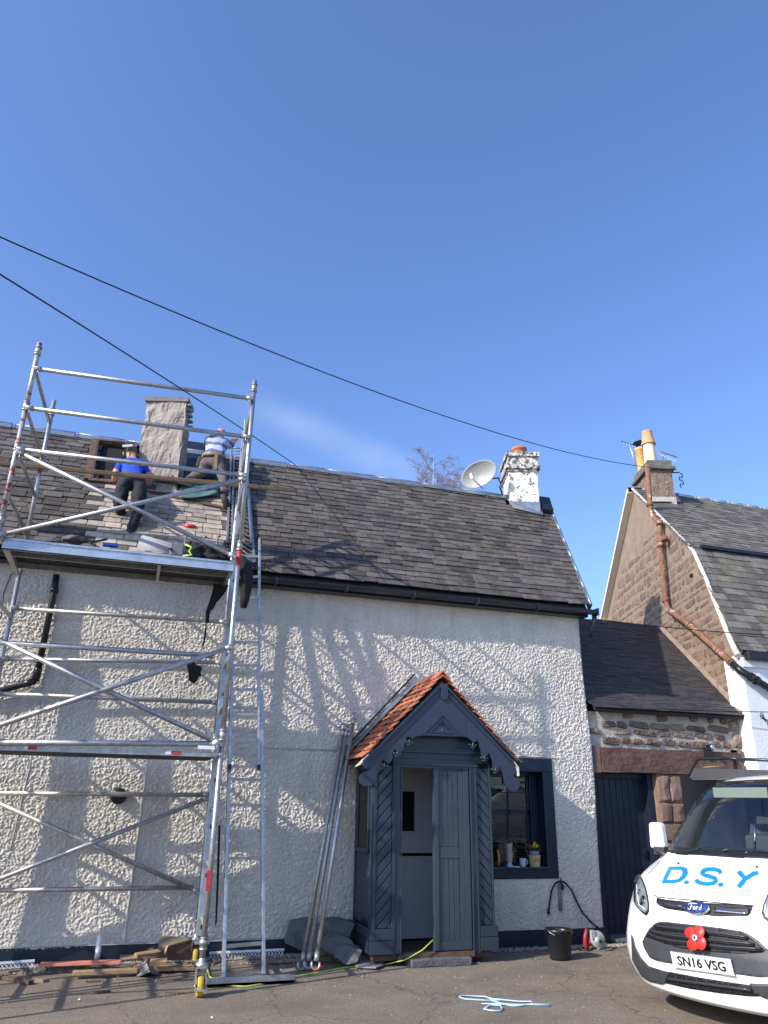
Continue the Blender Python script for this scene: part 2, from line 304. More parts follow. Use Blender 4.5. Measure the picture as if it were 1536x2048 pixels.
def asphalt():
    m = mat('asphalt', (.178, .146, .110), .93, var=.2, vs=1.3, bump=.006, bs=120, wear=((.20, .175, .135), .9, .5, .3)); t = m.node_tree; l = t.links.new
    b = t.nodes['Principled BSDF']; cur = b.inputs['Base Color'].links[0].from_socket; g = [n for n in t.nodes if n.type == 'NEW_GEOMETRY'][0]
    vo = N(t, 'ShaderNodeTexVoronoi'); vo.inputs['Scale'].default_value = 130; l(g.outputs['Position'], vo.inputs['Vector'])
    sp = N(t, 'ShaderNodeSeparateColor'); l(vo.outputs['Color'], sp.inputs[0])
    r = N(t, 'ShaderNodeMapRange'); r.inputs[3].default_value = .62; r.inputs[4].default_value = 1.45; l(sp.outputs[0], r.inputs[0])
    mm = N(t, 'ShaderNodeVectorMath', operation='SCALE'); l(cur, mm.inputs[0]); l(r.outputs[0], mm.inputs['Scale'])
    # pale chips of mortar and grit trodden into the road
    v2 = N(t, 'ShaderNodeTexVoronoi'); v2.inputs['Scale'].default_value = 26; l(g.outputs['Position'], v2.inputs['Vector'])
    s2 = N(t, 'ShaderNodeSeparateColor'); l(v2.outputs['Color'], s2.inputs[0])
    c1 = N(t, 'ShaderNodeMath', operation='LESS_THAN'); c1.inputs[1].default_value = .16; l(v2.outputs['Distance'], c1.inputs[0])
    c2 = N(t, 'ShaderNodeMath', operation='GREATER_THAN'); c2.inputs[1].default_value = .86; l(s2.outputs[0], c2.inputs[0])
    c3 = N(t, 'ShaderNodeMath', operation='MULTIPLY'); l(c1.outputs[0], c3.inputs[0]); l(c2.outputs[0], c3.inputs[1])
    m5 = N(t, 'ShaderNodeMixRGB'); m5.inputs[2].default_value = (.40, .36, .29, 1); l(c3.outputs[0], m5.inputs[0]); l(mm.outputs[0], m5.inputs[1])
    v3 = N(t, 'ShaderNodeTexVoronoi', feature='DISTANCE_TO_EDGE'); v3.inputs['Scale'].default_value = .75
    n9 = N(t, 'ShaderNodeTexNoise'); n9.inputs['Scale'].default_value = 5; l(g.outputs['Position'], n9.inputs[0]); mv = N(t, 'ShaderNodeVectorMath', operation='MULTIPLY_ADD'); mv.inputs[1].default_value = (.35, .35, .35)
    l(n9.outputs['Color'], mv.inputs[0]); l(g.outputs['Position'], mv.inputs[2]); l(mv.outputs[0], v3.inputs[0])
    c7 = N(t, 'ShaderNodeMapRange'); c7.inputs[1].default_value = .003; c7.inputs[2].default_value = .010; c7.inputs[3].default_value = .55; c7.inputs[4].default_value = 0; l(v3.outputs['Distance'], c7.inputs[0])
    m6 = N(t, 'ShaderNodeMixRGB'); m6.inputs[2].default_value = (.045, .038, .032, 1); l(c7.outputs[0], m6.inputs[0]); l(m5.outputs[0], m6.inputs[1])
    l(m6.outputs[0], b.inputs['Base Color']); stretch_stain(m, (.8, 1.6, 1), .55, .5, .68, (.095, .083, .07)); return m
M['asphalt'] = asphalt()
def inst(name, me, mtx, parent):
    o = bpy.data.objects.new(name, me); C.objects.link(o); o.matrix_basis = mtx; put(o, parent); return o
def frame(o, ax, ay, az):
    m = Matrix.Identity(4)
    for i, c in enumerate((ax, ay, az, o)):
        for j in range(3): m[j][i] = c[j]
    return m
def inpoly(x, y, P):
    c = False; j = len(P)-1
    for i in range(len(P)):
        if (P[i][1] > y) != (P[j][1] > y) and x < (P[j][0]-P[i][0])*(y-P[i][1])/(P[j][1]-P[i][1])+P[i][0]: c = not c
        j = i
    return c
D = 9.25                                             # the cottage's front wall stands in the plane y = D
SK = math.radians(17); G = V((math.sin(SK), math.cos(SK), 0)); GN = V((math.cos(SK), -math.sin(SK), 0))   # gables run askew to the street
# ================================================================== ground
n = 60
g = MB(); xs = [-80, -30, -12, -6, -2, 0, 2, 4, 6, 8, 10, 16, 30, 80]; ys = [-80, -30, -8, 0, 3, 5, 7, 9, 10, 14, 30, 120]
g.add([(x, y, 0) for y in ys for x in xs], [(j*len(xs)+i, j*len(xs)+i+1, (j+1)*len(xs)+i+1, (j+1)*len(xs)+i) for j in range(len(ys)-1) for i in range(len(xs)-1)])
road = g.build('road', M['asphalt']); road['kind'] = 'structure'
vd = MB()                                           # patched seam of tarmac along the wall
for i in range(40):
    x = -2.2+i*.13
    vd.hexa([(x, 8.98+random.uniform(-.02, .02), .0), (x+.13, 8.98, .0), (x+.13, 9.22, .0), (x, 9.22, .0), (x, 9.0+random.uniform(-.02, .02), .035), (x+.13, 9.0, .035), (x+.13, 9.22, .045), (x, 9.22, .045)])
o = vd.build('kerb_strip', M['asphalt']); o['kind'] = 'structure'
gv = MB(); rr = random.Random(3)
def pebble(mb, x, y, z, r):
    ph = rr.uniform(0, 6); k = [V((x+r*rr.uniform(.7, 1.3)*math.cos(ph+a), y+r*rr.uniform(.6, 1.1)*math.sin(ph+a), z)) for a in (0, 1.57, 3.14, 4.71)]
    t = V((x+rr.uniform(-.3, .3)*r, y, z+r*rr.uniform(.5, 1.0))); u = V((x, y, z-r*.5)); mb.add(k+[t, u], [(0, 1, 4), (1, 2, 4), (2, 3, 4), (3, 0, 4), (1, 0, 5), (2, 1, 5), (3, 2, 5), (0, 3, 5)])
for i in range(5200):
    x = rr.uniform(-2.3, 7.0); y = rr.triangular(8.93 if x < 2.4 else 8.98, 9.22, 9.12)
    if 2.55 < x < 4.2: continue
    pebble(gv, x, y, .045 if y > 9.0 and x < 3 else .008, rr.uniform(.008, .019))
for i in range(900):
    a = rr.gauss(0, .9); pebble(gv, rr.uniform(-2, 6), rr.uniform(7.4, 9) if rr.random() < .6 else rr.uniform(4.5, 8.8), .001, rr.uniform(.003, .010))
o = gv.build('gravel', M['gravel']); o['kind'] = 'stuff'

# ================================================================== cottage
cot = thing('cottage', 'long harled cottage with slate roof, navy base and blue porch at its door', 'cottage', (2, D, 0))
# window opening
WX0, WX1, WZ0, WZ1 = 4.30, 5.135, .875, 2.01
XL, XR, ZB, ZT = -2.6, 5.90, .17, 4.24
def noise2(h, w_, sig, seed):
    r = np.random.default_rng(seed).standard_normal((h, w_)); fy = np.fft.fftfreq(h)[:, None]; fx = np.fft.rfftfreq(w_)[None, :]
    k = np.exp(-2*(np.pi*sig)**2*(fx**2+fy**2)); r = np.fft.irfft2(np.fft.rfft2(r)*k, s=(h, w_)); return r/r.std()
st = .0085; nx = int((XR-XL)/st)+1; nzz = int((ZT-ZB)/st)+1
xx = np.linspace(XL, XR, nx); zz = np.linspace(ZB, ZT, nzz); Xg, Zg = np.meshgrid(xx, zz)
n1_ = noise2(nzz, nx, .50, 1); n2_ = noise2(nzz, nx, .9, 2); n3_ = noise2(nzz, nx, 55, 3)
ch = np.clip(n1_*.75+n2_*.28, -1.2, 1.9)
amp = .0068*(1-.25*(n3_ > 1.2))
Yg = D-amp*ch-.008*n3_
bul = np.exp(-((Zg-2.1)/.9)**2)*.055
Xg = Xg+np.clip((Xg-5.0)/.9, 0, 1)*bul
cr = np.clip((Xg-(XR+bul-.05))/.05, 0, 1); Yg = Yg+.045*cr**2
# smooth bands beside the joints
vs_ = np.stack([Xg, Yg, Zg], -1).reshape(-1, 3)
ii = np.arange(nx*nzz).reshape(nzz, nx); a = ii[:-1, :-1]; q = np.stack([a, ii[:-1, 1:], ii[1:, 1:], ii[1:, :-1]], -1)
cx = (xx[:-1]+xx[1:])/2; cz = (zz[:-1]+zz[1:])/2; CX, CZ = np.meshgrid(cx, cz)
keep = ~((CX > WX0) & (CX < WX1) & (CZ > WZ0) & (CZ < WZ1)) & ~((CX > 2.95) & (CX < 3.78) & (CZ < 2.0))
q = q[keep]
me = bpy.data.meshes.new('wall'); me.vertices.add(len(vs_)); me.vertices.foreach_set('co', vs_.ravel().astype(np.float32))
me.loops.add(q.size); me.loops.foreach_set('vertex_index', q.ravel().astype(np.int32)); me.polygons.add(len(q))
me.polygons.foreach_set('loop_start', np.arange(0, q.size, 4, dtype=np.int32)); me.polygons.foreach_set('loop_total', np.full(len(q), 4, np.int32))
me.polygons.foreach_set('use_smooth', np.ones(len(q), bool)); me.materials.append(M['harl']); me.update(calc_edges=True)
o = bpy.data.objects.new('wall', me); C.objects.link(o); put(o, cot)
# masonry behind the harling, gables and back
b = MB(); yb = D+.03
def gp(p, t): return V(p)+G*t
b.box((-6.5, yb, 0), (2.95, D+.5, 4.2)).box((2.95, yb, 2.0), (3.78, D+.5, 4.2)).box((3.78, yb, 0), (WX0-.002, D+.5, 4.2)).box((2.9, D+1.3, 0), (3.85, D+1.35, 2.2)).box((WX1+.002, yb, 0), (5.86, D+.45, 4.2)).box((WX0, yb, 0), (WX1, D+.5, WZ0-.002)).box((WX0, yb, WZ1+.002), (WX1, D+.5, 4.2))
b.box((-6.5, D-.01, 0), (-2.61, D+.03, 4.22))
RB = V((5.88, D+.05, 0)); hp = 2.05*3.9/2
gb = [V((5.88, D+.06, 0)), V((5.88, D+.06, 4.2))]; rg = V((5.88, D+.06, 0))+G*1.96; gb += [V((rg.x, rg.y, 6.45))]; bk = V((5.88, D+.06, 0))+G*3.9; gb += [V((bk.x, bk.y, 4.2)), bk]
b.prism(gb, (-.45, 0, 0)); b.prism([p+V((-12.3, 0, 0)) for p in gb], (.4, 0, 0)); b.box((-6.5, bk.y-.3, 0), (bk.x-.3, bk.y, 4.2))
b.build('masonry', M['harl'], cot)
pl = MB().box((-6.5, D-.022, 0), (2.95, D+.02, .185)).box((3.78, D-.022, 0), (WX0+1.62, D+.02, .185)); pl.build('plinth', M['navy'], cot)
pb_ = MB().box((-6.5, D-.03, .186), (2.6, D+.01, .198)); pb_.build('plinth_ledge', M['cement'], cot)
def bead(pts, r, name='render_bead', m='cement'):
    q_ = MB(); P_ = []
    for i in range(len(pts)-1):
        A_, B_ = V(pts[i]), V(pts[i+1]); k = max(2, int((B_-A_).length/.05))
        P_ += [A_.lerp(B_, t/k)+V((random.uniform(-.003, .003), 0, random.uniform(-.003, .003))) for t in range(k)]
    P_.append(V(pts[-1])); q_.path(P_, [r*random.uniform(.75, 1.2) for _ in P_], 6); return q_.build(name, M[m], cot)
bead([PY(300, 1485, D-.006), PY(282, 1620, D-.006), PY(247, 1890, D-.006)], .012, m='harl')
bead([PY(118, 1160, D-.004), PY(92, 1330, D-.004), PY(60, 1530, D-.004), PY(20, 1700, D-.004)], .007)
bead([PY(300, 1484, D-.006), PY(425, 1486, D-.006)], .010); bead([PY(532, 1496, D-.004), PY(700, 1501, D-.004)], .010)
bead([PY(1036, 1511, D-.006), PY(1130, 1517, D-.006)], .008, m='harl')
bead([PY(335, 1168, D-.002), PY(322, 1300, D-.002), PY(304, 1484, D-.002)], .004)
# ---- roof
E0 = V((5.96, 9.05, 4.29)); VU = V((0, .634, .773)); NR = V((0, -.773, .634)); TG = math.tan(SK)
def RP(x, s_, h=0): return V((x, E0.y, E0.z))+VU*s_+NR*h
def roofxs(px, py):
    p = PP(px, py, E0, NR); return p.x, (p-E0).dot(VU)
def xverge(s_): return 5.96+TG*s_*.634
SL = 3.10
rd = MB(); rd.prism([RP(-6.6, -.05, -.06), RP(5.9, -.05, -.06), RP(xverge(SL)-.06, SL, -.06), RP(-6.6+.6, SL, -.06)], NR*.03)
back = V((0, .634, -.773))
rt = RP(0, SL, 0)
rd.prism([V((-6, rt.y, rt.z-.05)), V((xverge(SL)-.06, rt.y, rt.z-.05)), V((xverge(SL)+.5, rt.y+1.9, rt.z-2.3)), V((-5.5, rt.y+1.9, rt.z-2.3))], (0, .02, .03))
sky_px = [(190, 886), (272, 893), (246, 972), (176, 966)]
op_px = [(340, 882), (418, 893), (440, 960), (340, 962)]
SKQ = [roofxs(*p) for p in sky_px]; OPQ = [roofxs(*p) for p in op_px]
C1Q = [roofxs(268, 968), roofxs(352, 978), roofxs(372, 880), roofxs(278, 870)]
C2Q = [roofxs(1016, 1014), roofxs(1078, 1028), roofxs(1083, 990), roofxs(1010, 985)]
rd.build('roof_deck', M['deck'], cot)
EXP = .124; ns = 25; variants = []
for k in range(12):
    wv = 1.0; m_ = MB(); rr = random.Random(k+50)
    x0, x1 = -.5, .5; cut = rr.uniform(.0, .11); cu2 = rr.uniform(0, .10)
    P_ = [(x0, cu2), (x0+cut*.8, rr.uniform(-.02, .01)), (0, rr.uniform(-.02, .015)), (x1-cu2, rr.uniform(-.015, .02)), (x1, cut), (x1, 1.0), (x0, 1.0)]
    lo = [V((p[0], p[1], 0)) for p in P_]; m_.prism(lo, (0, 0, 1)); variants.append(m_.mesh('slate', M['slate']))
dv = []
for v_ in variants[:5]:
    c_ = v_.copy(); c_.materials.clear(); c_.materials.append(M['slate_bounce_lit']); dv.append(c_)
slates = []; rr = random.Random(11)
bounce_area = [roofxs(*p) for p in [(205, 975), (350, 965), (452, 1000), (462, 1085), (430, 1115), (215, 1115), (175, 1085), (190, 1000)]]  # roof area coloured pale as if lit by bounce from the platform
for j in range(ns):
    s0 = -.03+j*EXP*(SL/ (ns*EXP)); x = -3.3+rr.uniform(0, .2); xv = xverge(s0+.05)-.01
    while x < xv-.03:
        wd = rr.uniform(.165, .255)
        if x+wd > xv: wd = xv-x
        if xv-(x+wd) < .07: wd = xv-x
        cxs = x+wd/2; cs = s0+.06; x += wd+.008
        if any(inpoly(cxs, cs, Q) for Q in (SKQ, OPQ, C1Q, C2Q)): continue
        slates.append((cxs, s0+rr.gauss(0, .006)-(.03 if rr.random() < .012 else 0), wd, inpoly(cxs+rr.gauss(0, .13), cs+rr.gauss(0, .13), bounce_area)))
def slate_mtx(x, s_, wd, rr_):
    tilt = .088+rr_.uniform(-.025, .035); a = rr_.gauss(0, .022); h = rr_.uniform(.0, .007)
    u = V((math.cos(a), 0, 0))+VU*math.sin(a); v_ = (VU*math.cos(a)-V((1, 0, 0))*math.sin(a)); v_ = (v_*math.cos(tilt)-NR*math.sin(tilt)); nn = u.cross(v_).normalized()
    return frame(RP(x, s_, .024+h), u*wd, v_*.225, nn*rr_.uniform(.010, .016))
def big(sl_):
    p = RP(sl_[0], sl_[1]); px, py = PROJ(p); return (p-CAM).length+(50 if not (-5 < px < 1500) else 0)-(2 if sl_[3] else 0)
slates.sort(key=big); rest = MB(); restm = {0: MB(), 1: MB()}
roofp = MB().box((0, 0, 0), (0, 0, 0)) if False else None
for i, sl_ in enumerate(slates):
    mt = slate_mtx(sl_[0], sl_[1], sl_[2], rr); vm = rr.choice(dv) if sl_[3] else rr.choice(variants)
    if i < 300: inst('slate', vm, mt, cot)
    else:
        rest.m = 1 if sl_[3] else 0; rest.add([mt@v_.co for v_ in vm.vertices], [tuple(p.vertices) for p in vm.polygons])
o = rest.build('slates', [M['slate'], M['slate_bounce_lit']], cot); o['kind'] = 'stuff'
# ridge: lengths of lead
x = -4.0
while x < xverge(SL)-.30:
    L_ = min(random.uniform(.62, .9), xverge(SL)-.25-x); r_ = MB(); z_ = random.uniform(-.006, .006)
    A = [RP(x, SL-.11, .045+z_), RP(x+L_, SL-.11, .045+z_), RP(x+L_, SL+.02, .05), RP(x, SL+.02, .05)]
    r_.prism(A, NR*.008); r_.tube(RP(x, SL+.02, .03), RP(x+L_, SL+.02, .03), .032, 10)
    r_.beam(RP(x+.02, SL-.115, .055), RP(x+.02, SL+.03, .058), .03, .01, NR)
    r_.prism([V((x, rt.y+.01, rt.z+.05)), V((x+L_, rt.y+.01, rt.z+.05)), V((x+L_, rt.y+.12, rt.z-.1)), V((x, rt.y+.12, rt.z-.1))], (0, .006, .008))
    r_.build('ridge_flashing', M['lead'], cot); x += L_+.012
# verge strip down the right edge
s_ = -.03
while s_ < SL-.2:
    L_ = .42; v_ = MB(); a, b_ = RP(xverge(s_), s_, .03), RP(xverge(s_+L_), min(s_+L_, SL), .03)
    v_.tube(a, b_, .02, 8).prism([a+V((-.035, 0, 0)), a+V((.02, 0, 0)), b_+V((.02, 0, 0)), b_+V((-.035, 0, 0))], NR*.012)
    v_.prism([a+V((.012, 0, 0)), b_+V((.012, 0, 0)), b_+V((.012, 0, 0))-NR*.12, a+V((.012, 0, 0))-NR*.12], (.01, 0, 0))
    v_.build('verge_flashing', M['lead'], cot); s_ += L_+.008
# gutter, fascia
gt = MB(); gy, gz, gr = 9.03, 4.21, .062
for (xa, xb) in ((-6.5, 6.03),):
    prof = [(gy+gr*math.cos(a), gz+gr*math.sin(a)) for a in np.linspace(-PI, 0, 9)]; pin = [(gy+(gr-.008)*math.cos(a), gz+(gr-.008)*math.sin(a)) for a in np.linspace(0, -PI, 9)]
    gt.prism([V((xa, y, z)) for y, z in prof+pin], (xb-xa, 0, 0))
gu = gt.build('gutter', M['gutter'], cot)
gj = MB().box((6.03, gy-.07, gz-.075), (6.045, gy+.07, gz+.03))
for x in np.arange(-3.2, 6, .92): gj.box((x, gy-.072, gz-.072), (x+.03, gy+.07, gz+.006))
gj.build('gutter_bracket', M['gutter'], gu)
MB().box((-6.5, 9.10, 4.13), (5.95, 9.13, 4.235)).box((-6.5, 9.13, 4.13), (5.95, D+.0, 4.145)).build('fascia', M['gutter'], cot)
dp = MB().path([V((6.02, 9.05, 4.16)), V((6.02, 9.06, 4.05)), V((6.0, 9.12, 3.96)), V((5.985, 9.17, 3.86))], .034, 10); dp.build('downpipe', M['gutter'], cot)
dpy = D-.07
pp_ = [PY(113, 1150, dpy), PY(108, 1185, dpy), PY(76, 1340, dpy), PY(70, 1362, dpy), PY(0, 1382, dpy), PY(-40, 1390, dpy)]
d_ = MB().path(pp_[:3], .036, 12).path(pp_[2:], .036, 12).path([pp_[2]+V((0, 0, .03)), pp_[2], pp_[3]], .043, 12)
d_.tube(pp_[1]+V((0, 0, .06)), pp_[1], .045, 12); d_.tube(pp_[3].lerp(pp_[4], .02), pp_[3].lerp(pp_[4], .35), .041, 12)
d_.build('downpipe', M['black'], cot)
vp_ = PY(237, 1592, D-.02); vv = MB().lathe([(.0, .045), (.07, .045), (.085, .02), (.088, 0)], vp_, 20, (0, -1, 0))
for k in range(4): vv.box((vp_.x-.06, vp_.y-.06, vp_.z-.045+k*.026), (vp_.x+.06, vp_.y-.045, vp_.z-.037+k*.026))
vv.build('vent', M['black'], cot)
# eaves wire and thin cable on wall top left
MB().path([PY(60, 1128, D-.05), PY(22, 1150, D-.05), PY(8, 1185, D-.05), PY(3, 1230, D-.04), PY(-10, 1262, D-.03)], .006, 6).build('wall_cable', M['cable'], cot)
# skylight opening (stripped)
def rq(pts, h0, h1):
    return [RP(x, s_, h0) for x, s_ in pts], NR*(h1-h0)
def roofbar(mb, a, b_, wd, h0, h1):
    A, B = V((a[0], a[1], 0)), V((b_[0], b_[1], 0)); d = (B-A).normalized(); nrm = V((-d.y, d.x, 0))*wd/2
    P_ = [A-nrm, B-nrm, B+nrm, A+nrm]; mb.prism([RP(p.x, p.y, h0) for p in P_], NR*(h1-h0))
sk_ = MB()
for i, wd in zip(range(4), (.05, .045, .07, .11)): roofbar(sk_, SKQ[i], SKQ[(i+1) % 4], wd, -.02, .07)
sk = sk_.build('skylight_opening', M['wood_dk'], cot)
MB().prism(*rq(SKQ, -.03, -.025)).build('opening_void', M['dark'], sk)
m_ = MB(); roofbar(m_, SKQ[3], SKQ[0], .07, .03, .075); m_.build('timber', M['wood_dk'], sk)
wp = MB().prism(*rq(OPQ, .0, .05)); wp.build('roof_patch', M['navy'], cot)
for (a, b_) in (((300, 990), (440, 1000)), ((282, 985), (455, 1022))):
    m_ = MB(); roofbar(m_, roofxs(*a), roofxs(*b_), .06, .02, .05); m_.build('batten', M['wood_dk'], cot)
m_ = MB()
for k in range(7):
    a = roofxs(318+k*6, 965+k*2); m_.obox(RP(a[0]+.05, a[1], .06+.012*k), (.3, .02*k, 0), VU*.2, NR*.01)
sd = m_.build('slates', M['slate_dark'], cot); sd['kind'] = 'stuff'
# ---- chimneys, askew with the gables
def chim_frame(cx_, cy_, wd, dp_, z0, z1, ex=0):
    c = V((cx_, cy_, 0)); ux, uy = GN, G
    return [c+ux*(sx*(wd/2+ex))+uy*(sy*(dp_/2+ex))+V((0, 0, z)) for z in (z0, z1) for sx, sy in ((-1, -1), (1, -1), (1, 1), (-1, 1))]
def rough(o, am, seed, sub=14):
    bm = bmesh.new(); bm.from_mesh(o.data); bmesh.ops.subdivide_edges(bm, edges=bm.edges[:], cuts=sub, use_grid_fill=True)
    from mathutils import noise
    for v_ in bm.verts: v_.co += noise.noise_vector(v_.co*7+V((seed, 0, 0)))*am+noise.noise_vector(v_.co*23)*am*.5
    bm.to_mesh(o.data); bm.free()
f1 = roofxs(275, 965); f2 = roofxs(350, 975)
pa, pb = PP(272, 962, E0, NR), PP(350, 972, E0, NR)
def onface(px, py, p): return PP(px, py, p, -G)          # the chimney's front face
cA = onface(283, 800, pa); cB = onface(365, 812, pa); w1 = (cB-cA).dot(GN); zt = cA.z
wbase = (onface(350, 975, pa)-pa).dot(GN); ctr = (pa+onface(350, 975, pa))/2
print('chimney1', pa, w1, wbase, zt)
c1 = MB().hexa(chim_frame(*(V((ctr.x, ctr.y, 0))+G*.15).xy, (w1+wbase)/2, .30, 5.6, zt)); ch1 = c1.build('chimney', M['rough_stone'], cot); rough(ch1, .03, 1)
ctr2 = V((ctr.x, ctr.y, 0))+G*.15
c = MB().hexa(chim_frame(ctr2.x, ctr2.y, (w1+wbase)/2, .30, zt-.02, zt+.05, .025)); c.build('cap_stone', M['capst'], ch1)
rgh = MB()
for k in range(5):
    p = ctr2+GN*((w1+wbase)/4+.03)+G*(-.12+.04*k)+V((0, 0, zt-.06-.07*k)); rgh.obox(p, GN*.09, G*.06, (0, 0, .03))
rgh.build('broken_edge', M['capst'], ch1)
pa2, pb2 = PP(1024, 1014, E0, NR), PP(1077, 1027, E0, NR)
w2 = (onface(1079, 1010, pa2)-onface(1021, 1000, pa2)).dot(GN); ctr = (onface(1021, 1000, pa2)+onface(1079, 1010, pa2))/2; q0 = V((ctr.x, ctr.y, 0))+G*.34
zt2 = onface(1045, 905, pa2).z; print('chimney2', w2, zt2, q0)
ch2 = MB().hexa(chim_frame(q0.x, q0.y, w2, .66, 5.9, zt2-.04)).build('chimney', M['flaky'], cot); rough(ch2, .014, 5)
zc = onface(1045, 935, pa2).z
for (za, zb, ex) in ((zc-.075, zc-.03, .02), (zc-.03, zc+.05, .05), (zc+.05, zt2-.08, .015), (zt2-.08, zt2, .045)):
    o = MB().hexa(chim_frame(q0.x, q0.y, w2, .66, za, zb, ex)).build('cornice', M['flaky2'], ch2); rough(o, .008, za, 8)
MB().lathe([(.13, -.02), (.145, .02), (.12, .05), (.118, .14), (.14, .15), (.14, .19), (.11, .19), (.105, .1)], V((q0.x, q0.y, zt2))-G*.1, 20).build('chimney_pot', M['terra'], ch2)
q_ = MB(); lo = [onface(1010, 1003, pa2), onface(1084, 1020, pa2)]
q_.prism([RP(roofxs(1015, 1003)[0]-.03, roofxs(1015, 1003)[1], .05), RP(roofxs(1028, 1022)[0]-.03, roofxs(1028, 1022)[1], .05), RP(roofxs(1084, 1036)[0], roofxs(1084, 1036)[1], .05), RP(roofxs(1082, 1010)[0], roofxs(1082, 1010)[1]+.1, .05)], NR*.012)
q_.hexa(chim_frame(q0.x, q0.y, w2, .66, 5.9, onface(1045, 1003, pa2).z, .012))
q_.build('lead_apron', M['lead'], cot)
# the dark saddle right of the white chimney
a = roofxs(1081, 1024); q_ = MB(); q_.prism([RP(xverge(2.6)-.22, 2.66, .04), RP(xverge(2.62)-.02, 2.66, .04), RP(xverge(3.1)-.02, 3.1, .06), RP(xverge(3.1)-.22, 3.1, .06)], NR*.08)
q_.build('lead_saddle', M['black'], cot)
# ---- ground floor window beside the porch
wn = MB().box((WX0-.22, D-.02, WZ1-.0), (WX1+.155, D+.03, WZ1+.17)).box((WX1, D-.02, WZ0-.13), (WX1+.155, D+.03, WZ1)).box((WX0-.22, D-.02, WZ0-.13), (WX1, D+.03, WZ0))
wn.box((WX0-.22, D-.02, WZ0), (WX0, D+.03, WZ1))
win = wn.build('window', M['navy'], cot, bevel=.008)
rv = MB().box((WX0, D+.0, WZ0-.02), (WX1, D+.3, WZ0)).box((WX1, D, WZ0), (WX1+.02, D+.3, WZ1)).box((WX0, D, WZ1), (WX1, D+.3, WZ1+.02)).box((WX0-.02, D, WZ0), (WX0, D+.3, WZ1)).build('reveal', M['navy'], win)
MB().box((WX0, D-.03, WZ0-.03), (WX1+.01, D+.2, WZ0-.001)).build('sill', M['navy'], win, bevel=.006)
ys_ = D+.2
sx1 = PY(1058, 1600, ys_).x; sx0 = sx1-.72; zm = PY(1020, 1626, ys_).z; zt_ = PY(1058, 1551, ys_).z; zb_ = WZ0
fr_ = MB().box((sx1, ys_-.03, zb_), (WX1, ys_+.06, WZ1)).box((WX0, ys_-.03, zb_), (sx0, ys_+.06, WZ1)).box((WX0, ys_-.03, zt_), (WX1, ys_+.06, WZ1))
fr_.box((sx1+.03, ys_-.05, zb_), (sx1+.045, ys_-.03, WZ1)).box((sx1+.07, ys_-.05, zb_), (sx1+.08, ys_-.03, WZ1))
fr_.build('frame', M['navy'], win)
for nm, z0, z1, yo in (('sash', zm-.01, zt_, 0), ('sash', zb_, zm+.02, .03)):
    s_ = MB(); y0, y1 = ys_+yo, ys_+yo+.03
    s_.box((sx0, y0, z0), (sx1, y1, z0+.05)).box((sx0, y0, z1-.03), (sx1, y1, z1)).box((sx0, y0, z0), (sx0+.035, y1, z1)).box((sx1-.035, y0, z0), (sx1, y1, z1))
    mxm = (sx0+sx1)/2+.06; s_.box((mxm-.01, y0, z0), (mxm+.01, y1, z1)); zmm = (z0+z1)/2+.02; s_.box((sx0, y0+.004, zmm-.008), (sx1, y1, zmm+.008))
    s_.build(nm, M['navy'], win); MB().box((sx0+.03, y0+.012, z0+.04), (sx1-.03, y0+.016, z1-.02)).build('pane', M['glass'], win)
k = 0; z = zb_+.1
while z < zt_-.03:
    MB().obox(((sx0+sx1)/2, ys_+.12, z), (sx1-sx0-.04, 0, 0), (0, .022, -.014), (0, .001, .0016)).build('blind_slat', M['blind'], win); z += .034
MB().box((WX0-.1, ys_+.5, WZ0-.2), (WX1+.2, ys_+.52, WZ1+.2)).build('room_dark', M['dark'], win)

def text(body, name, m, parent, p, u, n_, size, font_shear=0, extrude=.0015, offset=0, align='CENTER', scale=(1, 1)):
    cu = bpy.data.curves.new(name, 'FONT'); cu.body = body; cu.size = size; cu.extrude = extrude; cu.shear = font_shear; cu.offset = offset
    cu.align_x = align; cu.align_y = 'CENTER'; cu.resolution_u = 3
    to = bpy.data.objects.new(name, cu); C.objects.link(to); bpy.context.view_layer.update()
    me_ = bpy.data.meshes.new_from_object(to.evaluated_get(bpy.context.evaluated_depsgraph_get())); bpy.data.objects.remove(to)
    me_.materials.clear(); me_.materials.append(m); o = bpy.data.objects.new(name, me_); C.objects.link(o)
    u = V(u).normalized(); n_ = V(n_).normalized(); v_ = n_.cross(u)
    o.matrix_basis = frame(V(p), u*scale[0], v_*scale[1], n_)
    if parent is not None: put(o, parent)
    return o
for tx, px, py, sz in (('g', 1050, 1570, .09), ('gni2', 1040, 1592, .075), ('ioto', 1034, 1609, .085), ('ren', 1042, 1637, .085)):  # reflection of a sign, set as dark letters behind the pane
    text(tx, 'reflected_lettering', M['black'], win, PY(px, py, ys_+.095), (1, 0, 0), (0, -1, 0), sz, offset=.002)

